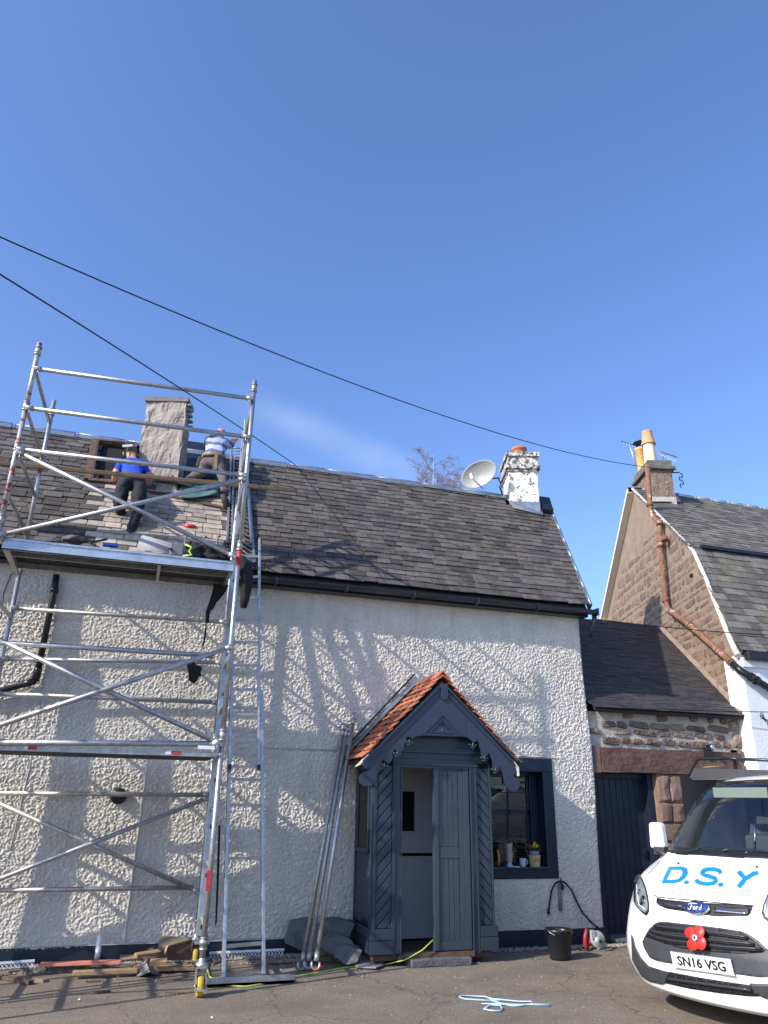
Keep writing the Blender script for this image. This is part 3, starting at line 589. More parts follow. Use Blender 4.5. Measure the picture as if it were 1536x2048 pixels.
# ================================================================== rubble helpers
def stone_variants(m, n_=8, seed=0, name='stone', cut=.16):
    out_ = []; rr = random.Random(seed)
    for k in range(n_):
        P_ = []
        for (x, y) in ((-.5, -.5), (0, -.5), (.5, -.5), (.5, 0), (.5, .5), (0, .5), (-.5, .5), (-.5, 0)):
            c_ = cut if x and y else .04
            P_.append((x+rr.uniform(0, c_)*(-1 if x > 0 else 1) if x else rr.uniform(-.1, .1), y+rr.uniform(0, c_)*(-1 if y > 0 else 1) if y else rr.uniform(-.1, .1)))
        b_ = MB(); k0 = [V((x, y, -1)) for x, y in P_]; k1 = [V((x, y, .25+rr.uniform(-.2, .2))) for x, y in P_]; k2 = [V((x*.80, y*.78, .85+rr.uniform(-.3, .35))) for x, y in P_]
        c_ = V((rr.uniform(-.1, .1), rr.uniform(-.1, .1), 1.05)); n8 = 8; vs__ = k0+k1+k2+[c_]
        fs = [(i, (i+1) % 8, (i+1) % 8+8, i+8) for i in range(8)]+[(i+8, (i+1) % 8+8, (i+1) % 8+16, i+16) for i in range(8)]+[(i+16, (i+1) % 8+16, 24) for i in range(8)]
        b_.add(vs__, fs); out_.append(b_.mesh(name, m))
    return out_
def rubble(parent, o, u, v_, n_, poly, hs, ws, gap, dep, vars_, seed, limit=300, rest_mat=None, name='stone', jit=.35):
    rr = random.Random(seed); us = [p[0] for p in poly]; vz = [p[1] for p in poly]; z = min(vz); out_ = []
    while z < max(vz):
        h = rr.uniform(*hs); x = min(us)-rr.uniform(0, ws[0])
        while x < max(us):
            w_ = rr.uniform(*ws); hh = h*rr.uniform(1-jit*.6, 1)
            cx_, cz_ = x+w_/2, z+h/2+rr.uniform(-.1, .1)*h
            if inpoly(cx_, cz_, poly) and inpoly(cx_-w_*.42, cz_, poly) and inpoly(cx_+w_*.42, cz_, poly) and inpoly(cx_, cz_+hh*.42, poly) and inpoly(cx_, cz_-hh*.42, poly):
                out_.append((cx_, cz_, w_-gap, hh-gap, rr.uniform(.6, 1.2)*dep, rr.uniform(-.1, .1)))
            elif inpoly(cx_, cz_, poly) and w_ > ws[0]*1.3 and inpoly(x+w_*.3, cz_, poly):
                out_.append((x+w_*.28, cz_, w_*.5-gap, hh-gap, dep, 0))
            x += w_
        z += h
    o = V(o); u = V(u); v_ = V(v_); n_ = V(n_)
    for i, (a, b_, c_, d_, e_, t_) in enumerate(out_[:limit]):
        uu = u*math.cos(t_)+v_*math.sin(t_); v2 = v_*math.cos(t_)-u*math.sin(t_)
        inst(name, rr.choice(vars_), frame(o+u*a+v_*b_, uu*c_, v2*d_, n_*e_), parent)
    return len(out_)
def slate_field(parent, org, ux, vu, nn, xl, xr, smax, exp, wr, m, seed, sn=.2, thick=.012, parts=0, name='slate', tilt=.06, srt=None):
    rr = random.Random(seed); L_ = []; s0 = 0
    org, ux, vu, nn = V(org), V(ux), V(vu), V(nn)
    vm = MB(); vm.prism([(-.5, .03, 0), (-.2, 0, 0), (.2, .015, 0), (.5, 0, 0), (.5, 1, 0), (-.5, 1, 0)], (0, 0, 1)); vm = vm.mesh(name, m)
    while s0 < smax:
        x = xl(s0)-rr.uniform(0, .05); xe = xr(s0)
        while x < xe-.02:
            w_ = min(rr.uniform(*wr), xe-x); L_.append((x+w_/2, s0+rr.uniform(-.05, .05)*exp, w_-.005)); x += w_
        s0 += exp
    def mt(t):
        tl = tilt+rr.uniform(-.012, .02); v2 = vu*math.cos(tl)-nn*math.sin(tl); u2 = (ux+vu*rr.uniform(-.02, .02)).normalized()
        return frame(org+ux*t[0]+vu*t[1]+nn*(.02+rr.uniform(0, .006)), u2*t[2], v2*min(exp*1.8, max(.02, smax-t[1])), u2.cross(v2).normalized()*thick)
    def pos(t): return (org+ux*t[0]+vu*t[1]-CAM).length+(30 if PROJ(org+ux*t[0]+vu*t[1])[0] > 1540 else 0)
    L_.sort(key=pos); rest_ = MB()
    for i, t in enumerate(L_):
        if i < parts: inst(name, vm, mt(t), parent)
        else:
            q_ = mt(t); rest_.add([q_@v_.co for v_ in vm.vertices], [tuple(p.vertices) for p in vm.polygons])
    if rest_.v:
        o = rest_.build(name+'s', m, parent); o['kind'] = 'stuff'
# ================================================================== stone house on the right
CG = V((8.5, 9.05, 0)); hs_ = thing('gabled_house', 'brown stone gabled house with white front and mossy mansard roof on the right', 'house', (9.5, 10, 0))
def GP(px, py, off=0): return PP(px, py, CG-GN*off, GN)          # a point on its askew gable
def gl(p): d = p-CG; return d.dot(G), p.z
def GG(t, z, off=0): return CG+G*t-GN*off+V((0, 0, z))
tm, zm_ = gl(GP(1386, 1097)); ta, za_ = gl(GP(1268, 980)); tb, zb2 = gl(GP(1212, 1240)); zf = 3.80
print('gable', tm, zm_, ta, za_, tb, zb2)
gpoly = [(0, 0), (0, zf), (tm, zm_), (ta, za_), (tb, zb2), (tb, 0)]
g_ = MB().prism([GG(t, z-(.06 if z > 1 else 0)) for t, z in gpoly], (.42, 0, 0)); g_.build('gable_wall', M['mortar_gable'], hs_)
sv = stone_variants(M['stone'], 10, 3)
rubble(hs_, CG-GN*.0, G, (0, 0, 1), -GN, [(0.12, 2.5), (.12, zf-.05), (tm-.08, zm_-.14), (ta-.05, za_-.3), (tb-.35, zb2), (tb-.3, 4.2)], (.09, .27), (.14, .52), .024, .010, sv, 5, 300, jit=.6)
MB().box((8.495, 9.04, 0), (15, 9.4, 3.76)).build('front_wall', M['white'], hs_)
MB().box((8.49, 9.0, 3.58), (15, 9.05, 3.72)).build('wall_head', M['white'], hs_)
# roof planes (parallel to the street)
dYm = G.y*tm; dYa = G.y*ta; Pm = GG(tm, zm_); Pa = GG(ta, za_)
lo0 = V((8.5, 8.98, zf+.0)); vl = V((0, Pm.y-lo0.y, Pm.z-lo0.z)); LL = vl.length; vl.normalize(); nl = V((0, -vl.z, vl.y))
vu2 = V((0, Pa.y-Pm.y, Pa.z-Pm.z)); LU = vu2.length; vu2.normalize(); nu = V((0, -vu2.z, vu2.y))
kx = TG
MB().prism([lo0, lo0+V((7, 0, 0)), lo0+V((7, 0, 0))+vl*LL, lo0+vl*LL+V((kx*(Pm.y-lo0.y), 0, 0))], -nl*.05).prism([Pm, Pm+V((7, 0, 0)), Pm+V((7, 0, 0))+vu2*LU, Pa], -nu*.05).build('roof_deck', M['deck'], hs_)
bk_ = GG(tb, zb2); MB().prism([Pa, bk_, bk_+V((7, 0, 0)), Pa+V((7, 0, 0))], (0, .03, .05)).build('back_roof', M['slate_dark'], hs_)
slate_field(hs_, lo0, (1, 0, 0), vl, nl, lambda s_: kx*s_*vl.y-.03, lambda s_: 5.5, LL-.02, .150, (.17, .27), M['slate_moss'], 21, parts=210)
slate_field(hs_, Pm, (1, 0, 0), vu2, nu, lambda s_: kx*s_*vu2.y-.03, lambda s_: 5.5, LU, .135, (.17, .27), M['slate_moss'], 22, parts=89)
q_ = MB()
for k in range(16):
    a = GG(ta+(tb-ta)*k/16, za_+(zb2-za_)*k/16, .13); b_ = GG(ta+(tb-ta)*(k+1.25)/16, za_+(zb2-za_)*(k+1.25)/16, .13)
    q_.prism([a+V((0, 0, .05)), b_+V((0, 0, .09)), b_+V((0, 0, .09))+GN*.3, a+V((0, 0, .05))+GN*.3], (0, .01, .018))
o = q_.build('verge_slates', M['slate_dark'], hs_); o['kind'] = 'stuff'
# verge boards
def gboard(t0, z0, t1, z1, off, hgt, thk, m, name):
    a, b_ = GG(t0, z0, off), GG(t1, z1, off); return MB().prism([a, b_, b_-V((0, 0, hgt)), a-V((0, 0, hgt))], GN*thk).build(name, m, hs_)
gboard(ta, za_+.03, tb, zb2+.03, .15, .09, .025, M['cream'], 'verge_board')
a, b_ = GG(ta, za_-.06, .13), GG(tb, zb2-.06, .13); MB().prism([a, b_, b_+GN*.13, a+GN*.13], (0, 0, .012)).build('soffit', M['cream'], hs_)
MB().prism([GG(tb-.14, zb2-.05, .13), GG(tb+.02, zb2-.05, .13), GG(tb+.02, 4.3, .13), GG(tb-.1, 4.3, .13)], GN*.12).build('downpipe_board', M['cream'], hs_)
vq = MB().path([GG(ta-.02, za_+.02, .04), GG(tm+.05, zm_+.06, .04), GG(tm-.12, zm_-.12, .04), GG(tm-.45, zm_-.75, .04), GG(.2, zf+.32, .04), GG(-.03, zf-.06, .05)], [.03, .03, .034, .034, .045, .055], 6)
vq.build('verge_mortar', M['cream'], hs_)
MB().box((8.52, 8.9, zf-.13), (15, 9.02, zf+.0)).build('gutter', M['black'], hs_, bevel=.02)
p = Pm+V((.12, -.03, .02)); MB().beam(p+nl*.03, p+V((6, 0, 0))+nl*.03, .07, .06, (0, 0, 1)).build('break_flashing', M['navy'], hs_)
x = .25
while x < 5.5:
    MB().tube(Pa+V((x, 0, .03)), Pa+V((x+.42, 0, .03)), .05, 8).tube(Pa+V((x+.4, 0, .03)), Pa+V((x+.44, 0, .03)), .062, 8).build('ridge_tile', M['zinc'], hs_); x += .445
# chimney
pr = PP(1305, 999, Pa, nu); prr = PP(1350, 998, Pa, nu); wch = (onface(1349, 985, pr)-pr).dot(GN); ztc = onface(1325, 938, pr).z; ztt = onface(1320, 923, pr).z
cc = V((pr.x, pr.y, 0))+GN*(wch/2)+G*.42; print('chim3', pr, wch, ztc, ztt)
ch3 = MB().hexa(chim_frame(cc.x, cc.y, wch, .84, 7.0, ztc)).build('chimney', M['stone_dk'], hs_); rough(ch3, .012, 9, 8)
o = MB().hexa(chim_frame(cc.x, cc.y, wch, .84, ztc-.02, ztc+.05, .07)).build('cap_stone', M['slate_moss'], ch3)
o = MB().hexa(chim_frame(cc.x, cc.y, wch, .84, ztc+.05, ztt+.02, .02)).build('chimney_cope', M['slate_moss'], ch3); rough(o, .012, 2, 6)
def hpt(px, py, pl_): return onface(px, py, pl_)
b0 = cc-G*.22-GN*.10; b0.z = ztt; pp1 = hpt(1303, 864, b0).z
MB().lathe([(.135, -.02), (.13, .1), (.118, (pp1-ztt)*.66)], b0, 24).build('chimney_pot', M['buff'], ch3)
MB().lathe([(.15, (pp1-ztt)*.60), (.155, (pp1-ztt)*.64), (.135, (pp1-ztt)*.68), (.105, pp1-ztt-.02), (.112, pp1-ztt), (.085, pp1-ztt), (.08, (pp1-ztt)*.8)], b0, 24).build('pot_top', M['terra_lt'], ch3)
b1 = cc+G*.24-GN*.12; b1.z = ztt; hh = hpt(1283, 898, b1).z-ztt
MB().lathe([(.11, -.02), (.105, hh*.9), (.125, hh*.92), (.125, hh), (.09, hh)], b1, 20).build('chimney_pot', M['ochre'], ch3)
cw = MB().lathe([(.0, hh+.19), (.09, hh+.185), (.145, hh+.14), (.13, hh+.145), (0, hh+.15)], b1, 16)
for a in range(4): cw.tube(b1+V((.1*math.cos(a*1.57), .1*math.sin(a*1.57), hh-.03)), b1+V((.12*math.cos(a*1.57), .12*math.sin(a*1.57), hh+.15)), .008, 5)
cw.build('cowl', M['black'], ch3)
q_ = MB().hexa(chim_frame(cc.x, cc.y, wch, .84, 7.0, pr.z+.06, .015)).prism([PP(1296, 1000, Pa, nu)+nu*.05, PP(1302, 1008, Pa, nu)+nu*.05, PP(1360, 1008, Pa, nu)+nu*.05, PP(1352, 996, Pa, nu)+nu*.05], nu*.01); q_.build('lead_apron', M['cement'], hs_)
# rusty soil pipe running down the gable
pk = [(1294.5, 931), (1300, 1008), (1303, 1030), (1319, 1046), (1321, 1090), (1331, 1200), (1337, 1219), (1379, 1250), (1466, 1328)]
pts = [GP(x, y, .11) for x, y in pk]; sp_ = MB().path(pts, .048, 12)
for i, t_ in ((1, 0), (3, 0), (3, .4), (4, 0), (5, -.0), (6, .1), (7, 0), (8, -.08)):
    a = pts[i]; d_ = (pts[min(i+1, 8)]-pts[i-1]).normalized(); c_ = a+d_*t_; sp_.tube(c_-d_*.045, c_+d_*.045, .064, 12)
sp_.build('soil_pipe', M['rust'], hs_)
q2 = [pts[8], PY(1482, 1342, 8.93), PY(1500, 1353, 8.93), PY(1545, 1381, 8.93), PY(1600, 1412, 8.93)]
sq = MB().path(q2, .052, 12); d_ = (q2[3]-q2[2]).normalized(); sq.tube(q2[2], q2[2]+d_*.05, .07, 12).tube(q2[2]+d_*.1, q2[2]+d_*.14, .07, 12); sq.build('soil_pipe', M['black'], hs_)
MB().obox(GP(1384, 1151), GN*.05, G*.1, (0, 0, .05)).build('wall_hole', M['dark'], hs_)
# pots' aerials and cable anchor
def aerial(name, a, b_, nel, ln, side, lab, mast=None, scal=1):
    t = thing(name, lab, 'aerial', a, 'aerials on the stone house chimney'); m_ = MB().tube(a, b_, .010, 6); m_.build('boom', M['cable'], t)
    d_ = (b_-a)
    for k in range(nel):
        p = a+d_*(k/(nel-1)); e_ = MB().tube(p-side*ln*(.6+.4*k/nel), p+side*ln*(.6+.4*k/nel), .0045, 5); e_.build('element', M['zinc'], t)
    if mast is not None: MB().tube(mast, a.lerp(b_, .5 if nel < 8 else .35), .016, 8).build('mast', M['zinc'], t)
    return t
ap = cc+V((0, 0, 0)); A_ = onface(1241, 882, b1); B_ = onface(1276, 893, b1)
aerial('television_aerial', A_+V((0, 0, 0)), B_, 7, .10, V((.35, .5, .78)).normalized(), 'small spiky aerial poking out left of the two chimney pots', b1+V((-.05, .1, .1)))
A_ = onface(1320, 903, b1+G*.35); B_ = onface(1355, 915, b1+G*.35)
aerial('television_aerial', A_, B_, 9, .22, V((.62, .1, .78)).normalized(), 'wide comb aerial sticking out right of the buff chimney pot', b1+G*.3+GN*.2)
# ================================================================== outbuilding between the two houses
ob = thing('outbuilding', 'low stone outbuilding with dark slate roof and plank door between the houses', 'outbuilding', (7.2, 9.3, 0))
EY = 9.16; Le = V((5.98, EY, 2.86)); ry, rz = 11.93, 4.85
vo_ = V((0, ry-EY, rz-2.86)); LO = vo_.length; vo_.normalize(); no_ = V((0, -vo_.z, vo_.y))
MB().prism([Le+V((-.0, 0, 0)), Le+V((2.62, 0, 0)), Le+V((2.62+TG*(ry-EY)-.05, 0, 0))+vo_*LO, Le+V((TG*(ry-EY), 0, 0))+vo_*LO], -no_*.04).build('roof_deck', M['deck'], ob)
slate_field(ob, Le, (1, 0, 0), vo_, no_, lambda s_: .04+TG*s_*vo_.y-.05 if s_ > .25 else -.02, lambda s_: 2.56+TG*s_*vo_.y, LO-.02, .072, (.16, .26), M['slate_dark'], 31, thick=.008, tilt=.05)
fl_ = MB()
for k in range(12):
    a = GG(.12+k*.245, 2.95+k*.245*.957*(vo_.z/vo_.y), .02); b_ = GG(.12+(k+1)*.245-.01, 2.95+(k+1)*.245*.957*(vo_.z/vo_.y), .02); fl_.prism([a, b_, b_-GN*.07+V((0, 0, -.03)), a-GN*.07+V((0, 0, -.03))], (0, 0, .012+.004*(k % 3)))
fl_.build('mortar_fillet', M['mortar_gable'], ob)
WY = 9.30
MB().box((5.93, WY+.02, 2.36), (8.49, WY+.4, 2.84)).box((8.3, WY+.02, 0), (8.49, WY+.4, 2.4)).build('wall', M['mortar_pale'], ob); MB().box((6.96, WY+.03, 0), (7.34, WY+.4, 2.1)).build('pillar', M['mortar_gable'], ob)
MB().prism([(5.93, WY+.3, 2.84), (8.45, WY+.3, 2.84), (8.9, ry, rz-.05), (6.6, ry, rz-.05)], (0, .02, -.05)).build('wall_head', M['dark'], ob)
sd_ = stone_variants(M['stone_dk'], 10, 8)
rubble(ob, (0, WY+.02, 0), (1, 0, 0), (0, 0, 1), (0, -1, 0), [(6.0, 2.40), (8.34, 2.40), (8.34, 2.84), (6.0, 2.84)], (.10, .145), (.16, .42), .013, .035, sd_, 9, 120)
for x0, x1, z0, z1 in ((8.33, 8.50, 2.66, 2.83), (8.36, 8.52, 2.42, 2.65), (8.40, 8.56, 2.22, 2.4), (8.38, 8.56, 2.0, 2.2), (8.3, 8.5, 1.7, 1.98), (8.32, 8.5, 1.4, 1.68), (8.3, 8.5, 1.0, 1.38), (8.3, 8.5, .6, .98), (8.3, 8.5, .1, .58)):
    inst('stone', random.choice(sd_), frame(((x0+x1)/2, WY+.02, (z0+z1)/2), (x1-x0, 0, 0), (0, 0, z1-z0), (0, -.05, 0)), ob)
o = MB().box((6.09, WY-.03, 2.04), (8.40, WY+.32, 2.36)).build('lintel', M['lintel'], ob); rough(o, .012, 4, 14)
MB().box((5.955, WY-.02, 2.02), (6.085, WY+.2, 2.37)).build('lintel_block', M['stone_red'], ob, bevel=.015)
sr_ = stone_variants(M['stone_red'], 6, 12, cut=.05); z = .02
for i, h in enumerate((.30, .27, .31, .26, .24, .26, .38)):
    o = inst('stone', sr_[i % 6], frame((7.15+.0*i, WY+.03, z+h/2), (.43, 0, 0), (0, 0, h+.01), (0, -.05, 0)), ob) if i < 5 else None
    if i >= 5:
        for sx in (7.055, 7.25): inst('stone', sr_[(i+(sx > 7.1)) % 6], frame((sx, WY+.03, z+h/2), (.20, 0, 0), (0, 0, h+.01), (0, -.05, 0)), ob)
    z += h
dr = MB().box((5.95, WY+.28, .02), (6.93, WY+.30, 2.02)).build('door', M['navy'], ob)
x = 5.96
while x < 6.86:
    MB().box((x, WY+.25, .04), (x+.092, WY+.279, 1.97)).build('plank', M['navy'], dr, bevel=.004); x += .099
MB().box((6.87, WY+.1, .02), (6.955, WY+.3, 2.03)).box((5.93, WY+.2, 1.97), (6.95, WY+.3, 2.03)).build('door_frame', M['navy'], ob)
MB().tube((6.80, WY+.2, 1.02), (6.72, WY+.2, 1.02), .009, 6).box((6.79, WY+.2, .97), (6.82, WY+.25, 1.07)).build('handle', M['black'], dr)
MB().box((7.3, WY+2.2, 0), (8.4, WY+2.25, 2.2)).box((5.95, WY+.35, 0), (5.97, WY+2.2, 2.3)).box((5.95, WY+.5, 2.3), (8.8, WY+2.2, 2.32)).build('inside_wall', M['dark'], ob)
MB().box((6.0, WY-.12, 0.0), (6.9, WY+.3, .06)).build('doorstep', M['flag'], ob, bevel=.02)
# wall lamp
lp = thing('wall_lamp', 'small steel cylinder lamp on the brown lintel above the van roof', 'lamp', PY(1422, 1500, WY-.06))
p = PY(1424, 1494, WY-.10); MB().tube(p+V((0, 0, .045)), p-V((0, 0, .055)), .032, 14).build('lamp_cylinder', M['chrome'], lp)
MB().box((p.x-.10, WY-.07, p.z-.13), (p.x-.0, WY-.03, p.z-.03)).box((p.x-.04, WY-.10, p.z-.02), (p.x-.0, WY-.03, p.z+.03)).build('bracket', M['black'], lp)

# ================================================================== porch
YF = 8.50; YB = 8.36                                   # front boards, barge board plane
po = thing('porch', 'blue grey timber porch with carved bargeboards and orange tile roof', 'porch', (3.35, 8.7, 0))
def PF(px, py, y=YF): return PY(px, py, y)
PXL, PXR = 2.60, PF(985, 1700).x; PZB = .12
DX0, DX1 = PF(800, 1720).x, PF(944, 1720).x; DZT = PF(868, 1537, YF).z; print('porch', PXL, PXR, DX0, DX1, DZT)
fx0, fx1 = PF(787, 1720).x, PF(954, 1720).x
# corner posts and frame
fr_ = MB().box((PXL, YF-.01, PZB), (PXL+.035, YF+.08, 2.05)).box((fx0-.02, YF-.012, PZB), (DX0, YF+.06, 2.08)).box((DX1, YF-.012, PZB-.02), (fx1+.02, YF+.06, 2.08))
fr_.box((PXR-.022, YF-.01, PZB), (PXR, YF+.06, 2.05)).box((DX0, YF-.012, DZT), (DX1, YF+.06, 2.08)).box((DX0-.10, YF-.03, DZT+.03), (DX1+.10, YF-.012, DZT+.05))
fr_.box((DX0+.0, YF-.03, .1), (DX0+.014, YF-.012, DZT)).box((DX1-.014, YF-.03, .1), (DX1, YF-.012, DZT)).box((fx1-.01, YF-.025, .1), (fx1+.005, YF-.012, 2.05)).box((fx0-.0, YF-.025, .1), (fx0+.014, YF-.012, 2.05))
fr_.build('door_frame', M['pblue'], po, bevel=.003)
MB().prism([(PXL, YF+.01, 2.05), (PXR, YF+.01, 2.05), (PXR, YF+.01, 2.2), (3.385, YF+.01, 2.93), (PXL, YF+.01, 2.2)], (0, .04, 0)).build('gable_panel', M['pblue'], po)
hd = MB().box((DX0-.2, YF-.03, DZT+.17), (DX1+.2, YF+.0, DZT+.20)).box((DX0-.2, YF-.045, DZT+.20), (DX1+.2, YF+.0, DZT+.215)); hd.build('head_moulding', M['pblue'], po)
# side walls
def clipline(x0, x1, z0, z1, c, sl):                   # diagonal line z = c + sl*x clipped to the panel
    P_ = []
    for x in (x0, x1):
        z = c+sl*(x-x0)
        P_.append((x, z))
    (xa, za), (xb, zb) = P_
    if sl > 0:
        if zb < z0 or za > z1: return None
        if za < z0: xa, za = x0+(z0-c)/sl, z0
        if zb > z1: xb, zb = x0+(z1-c)/sl, z1
    else:
        if za < z0 or zb > z1: return None
        if za > z1: xa, za = x0+(z1-c)/sl, z1
        if zb < z0: xb, zb = x0+(z0-c)/sl, z0
    return (xa, za), (xb, zb)
def diag_boards(u0, u1, z0, z1, sl, pitch, place, holes=None):
    c = z0-abs(sl)*(u1-u0) if sl > 0 else z0; i = 0
    while c < z1+abs(sl)*(u1-u0):
        mid = c; k = pitch*.46
        lo_, hi_ = clipline(u0, u1, z0, z1, mid-k, sl), clipline(u0, u1, z0, z1, mid+k, sl)
        # polygon of the strip clipped by sampling
        us = np.linspace(u0, u1, 9); P1, P2 = [], []
        for u in us:
            a = min(max(mid-k+sl*(u-u0), z0), z1); b = min(max(mid+k+sl*(u-u0), z0), z1)
            if b-a > 1e-4: P1.append((u, a)); P2.append((u, b))
        if len(P1) > 1:
            if not (holes and any(h[0] < (P1[0][0]+P1[-1][0])/2 < h[1] and h[2] < (P1[0][1]+P2[-1][1])/2 < h[3] for h in holes)):
                place([*P1, *reversed(P2)])
        c += pitch; i += 1
MB().box((PXL+.035, YF+.02, PZB+.2), (fx0-.02, YF+.04, 2.06)).box((fx1+.02, YF+.02, PZB+.2), (PXR-.022, YF+.04, 2.06)).box((PXL+.02, YF+.05, .12), (PXL+.035, D-.03, 2.06)).box((PXR-.035, YF+.05, .12), (PXR-.02, D-.03, 2.06)).build('backing', M['dark'], po)
def pf(P_): MB().prism([V((u, YF+.02, z)) for u, z in P_], (0, -.018-random.uniform(0, .002), 0)).build('board', M['pblue'], po, bevel=.0065)
diag_boards(PXL+.038, fx0-.022, .36, 2.0, 1.05, .118, pf)
diag_boards(fx1+.022, PXR-.024, .36, 2.0, -1.05, .118, pf)
def psd(P_): MB().prism([V((PXL+.02, y, z)) for y, z in P_], (-.018, 0, 0)).build('board', M['pblue'], po, bevel=.0065)
sy0, sy1 = YF+.09, D-.07
wy0, wy1, wz0 = 8.70, 9.10, 1.12
diag_boards(sy0, sy1, .36, wz0-.03, -1.15, .098, psd)
diag_boards(sy0, wy0-.04, wz0, 2.0, -1.15, .098, psd)
diag_boards(wy1+.04, sy1, wz0, 2.0, -1.15, .098, psd)
def psr(P_): MB().prism([V((PXR-.02, y, z)) for y, z in P_], (.018, 0, 0)).build('board', M['pblue'], po)
diag_boards(sy0, sy1, .36, 2.0, 1.15, .13, psr)
sw = MB().box((PXL-.012, wy0-.04, wz0-.04), (PXL+.03, wy0, 2.0)).box((PXL-.012, wy1, wz0-.04), (PXL+.03, wy1+.04, 2.0)).box((PXL-.02, wy0, wz0-.04), (PXL+.03, wy1, wz0)).box((PXL-.012, wy0, 1.96), (PXL+.03, wy1, 2.0))
sw = sw.build('side_window', M['pblue'], po); MB().box((PXL+.0, wy0, wz0), (PXL+.004, wy1, 1.96)).build('pane', M['glass'], sw)
MB().box((PXL+.035, wy0-.02, wz0+.0), (PXL+.038, wy1+.02, 1.98)).build('net_curtain', mat('net_curtain', (.22, .25, .24), .9, var=.15, vs=12), sw)
for a_, b_ in (((PXL-.008, sy0-.07, .35), (PXL+.0, sy0, 2.03)), ((PXL-.008, sy1, .35), (PXL+.02, D-.03, 2.03)), ((PXR-.0, sy0-.07, .35), (PXR+.008, sy0, 2.03))): MB().box(a_, b_).build('corner_post', M['pblue'], po, bevel=.003)
for nm, x0, x1 in (('base_board', PXL-.025, fx0-.0), ('base_board', fx1+.01, PXR+.025)):
    MB().box((x0, YF-.03, PZB), (x1, YF+.03, .245)).box((x0, YF-.024, .25), (x1, YF+.03, .355)).build(nm, M['pblue'], po, bevel=.005)
MB().box((PXL-.024, YF+.031, PZB), (PXL+.0, D-.03, .245)).box((PXL-.018, YF+.031, .25), (PXL+.0, D-.03, .355)).build('base_board', M['pblue'], po, bevel=.005)
# right door leaf, closed
lx0 = PF(868, 1720).x; dl = MB().box((lx0, YF+.02, .13), (DX1-.0, YF+.05, DZT)).build('door', M['pblue2'], po)
MB().box((lx0+.0, YF-.01, .13), (lx0+.055, YF+.02, DZT)).box((DX1-.15, YF+.005, .13), (DX1-.09, YF+.02, DZT-.02)).box((lx0+.056, YF+.003, .13), (DX1-.151, YF+.02, .22)).box((lx0+.056, YF+.003, 1.03), (DX1-.151, YF+.02, 1.15)).box((DX1-.089, YF-.0, .13), (DX1-.02, YF+.02, DZT)).build('rail', M['pblue2'], dl, bevel=.003)
x = lx0+.058
while x < DX1-.16:
    MB().box((x, YF+.008, .221), (x+.058, YF+.0195, 1.029)).box((x, YF+.008, 1.151), (x+.058, YF+.0195, DZT-.02)).build('board', M['pblue2'], dl, bevel=.003); x += .062
# inner stable door of the house, seen through the open half
IY = D+.12; ix0 = 2.96; idr = MB().box((ix0, IY, .12), (3.8, IY+.04, PY(830, 1706, IY).z)).box((ix0, IY, PY(830, 1712, IY).z), (3.8, IY+.04, 2.1)).build('inner_door', M['innerdoor'], po)
wl, wr_ = PY(800, 1620, IY).x, PY(828, 1620, IY).x
MB().box((ix0, IY-.012, PY(815, 1662, IY).z), (wr_, IY-.002, PY(815, 1583, IY).z)).build('door_pane', M['dark'], idr)
bq = MB(); x = wr_+.02
while x < 3.75: bq.box((x, IY-.006, .2), (x+.004, IY-.0, 1.0)).box((x, IY-.006, 1.15), (x+.004, IY, 1.9)); x += .05
bq.build('groove', M['innerdoor'], idr)
MB().box((2.62, YF+.1, 2.02), (PXR-.04, D, 2.05)).build('ceiling', M['innerdoor'], po); MB().box((2.64, YF+.06, .05), (PXR-.04, D+.1, .10)).build('floor', M['wood_dk'], po)
MB().box((DX0-.0, YF+.09, .1), (DX0+.004, D, 2.0)).box((PXL+.04, D-.012, .1), (2.955, D-.008, 2.0)).build('lining', M['innerdoor'], po)
MB().box((DX0, YF-.01, .07), (DX1, YF+.1, .12)).build('threshold', M['wood_dk'], po)
# roof: both slopes at about 45 degrees
AX, AZ = 3.385, 3.035; EXL, EZ = 2.44, 2.085; EXR = 2*AX-EXL
sl_ = V((AX-EXL, 0, AZ-EZ)); SLn = sl_.length; sl_.normalize(); nL = V((-sl_.z, 0, sl_.x)); sr2 = V((-sl_.x, 0, sl_.z)); nR = V((sl_.z, 0, sl_.x))
MB().prism([V((EXL+.03, YB+.02, EZ-.03)), V((AX, YB+.02, AZ-.06)), V((EXR-.03, YB+.02, EZ-.03)), V((EXR-.06, YB+.02, EZ-.06)), V((AX, YB+.02, AZ-.1)), V((EXL+.06, YB+.02, EZ-.06))], (0, D-YB-.03, 0)).build('roof_deck', M['wood_dk'], po)
tv = []
for k in range(5):
    rr = random.Random(k); m_ = MB(); n_ = 7; top, bot = [], []
    for i in range(n_): u = i/(n_-1)-.5; hgt = .6*math.sin(u*PI+PI/2); bot.append((u, hgt))
    m_.add([(u, 0, h) for u, h in bot]+[(u, 0, h+1) for u, h in bot]+[(u, 1, h) for u, h in bot]+[(u, 1, h+1) for u, h in bot],
           [(i, i+1, n_+i+1, n_+i) for i in range(n_-1)]+[(2*n_+i+1, 2*n_+i, 3*n_+i, 3*n_+i+1) for i in range(n_-1)]+[(n_+i, n_+i+1, 3*n_+i+1, 3*n_+i) for i in range(n_-1)]+[(i+1, i, 2*n_+i, 2*n_+i+1) for i in range(n_-1)]+[(0, n_, 3*n_, 2*n_), (n_-1, 3*n_-1, 4*n_-1, 2*n_-1)])
    tv.append(m_.mesh('roof_tile', M['tile']))
rows = 12; ex = SLn/rows; depth = D-.02-(YB-.015); nc = 5
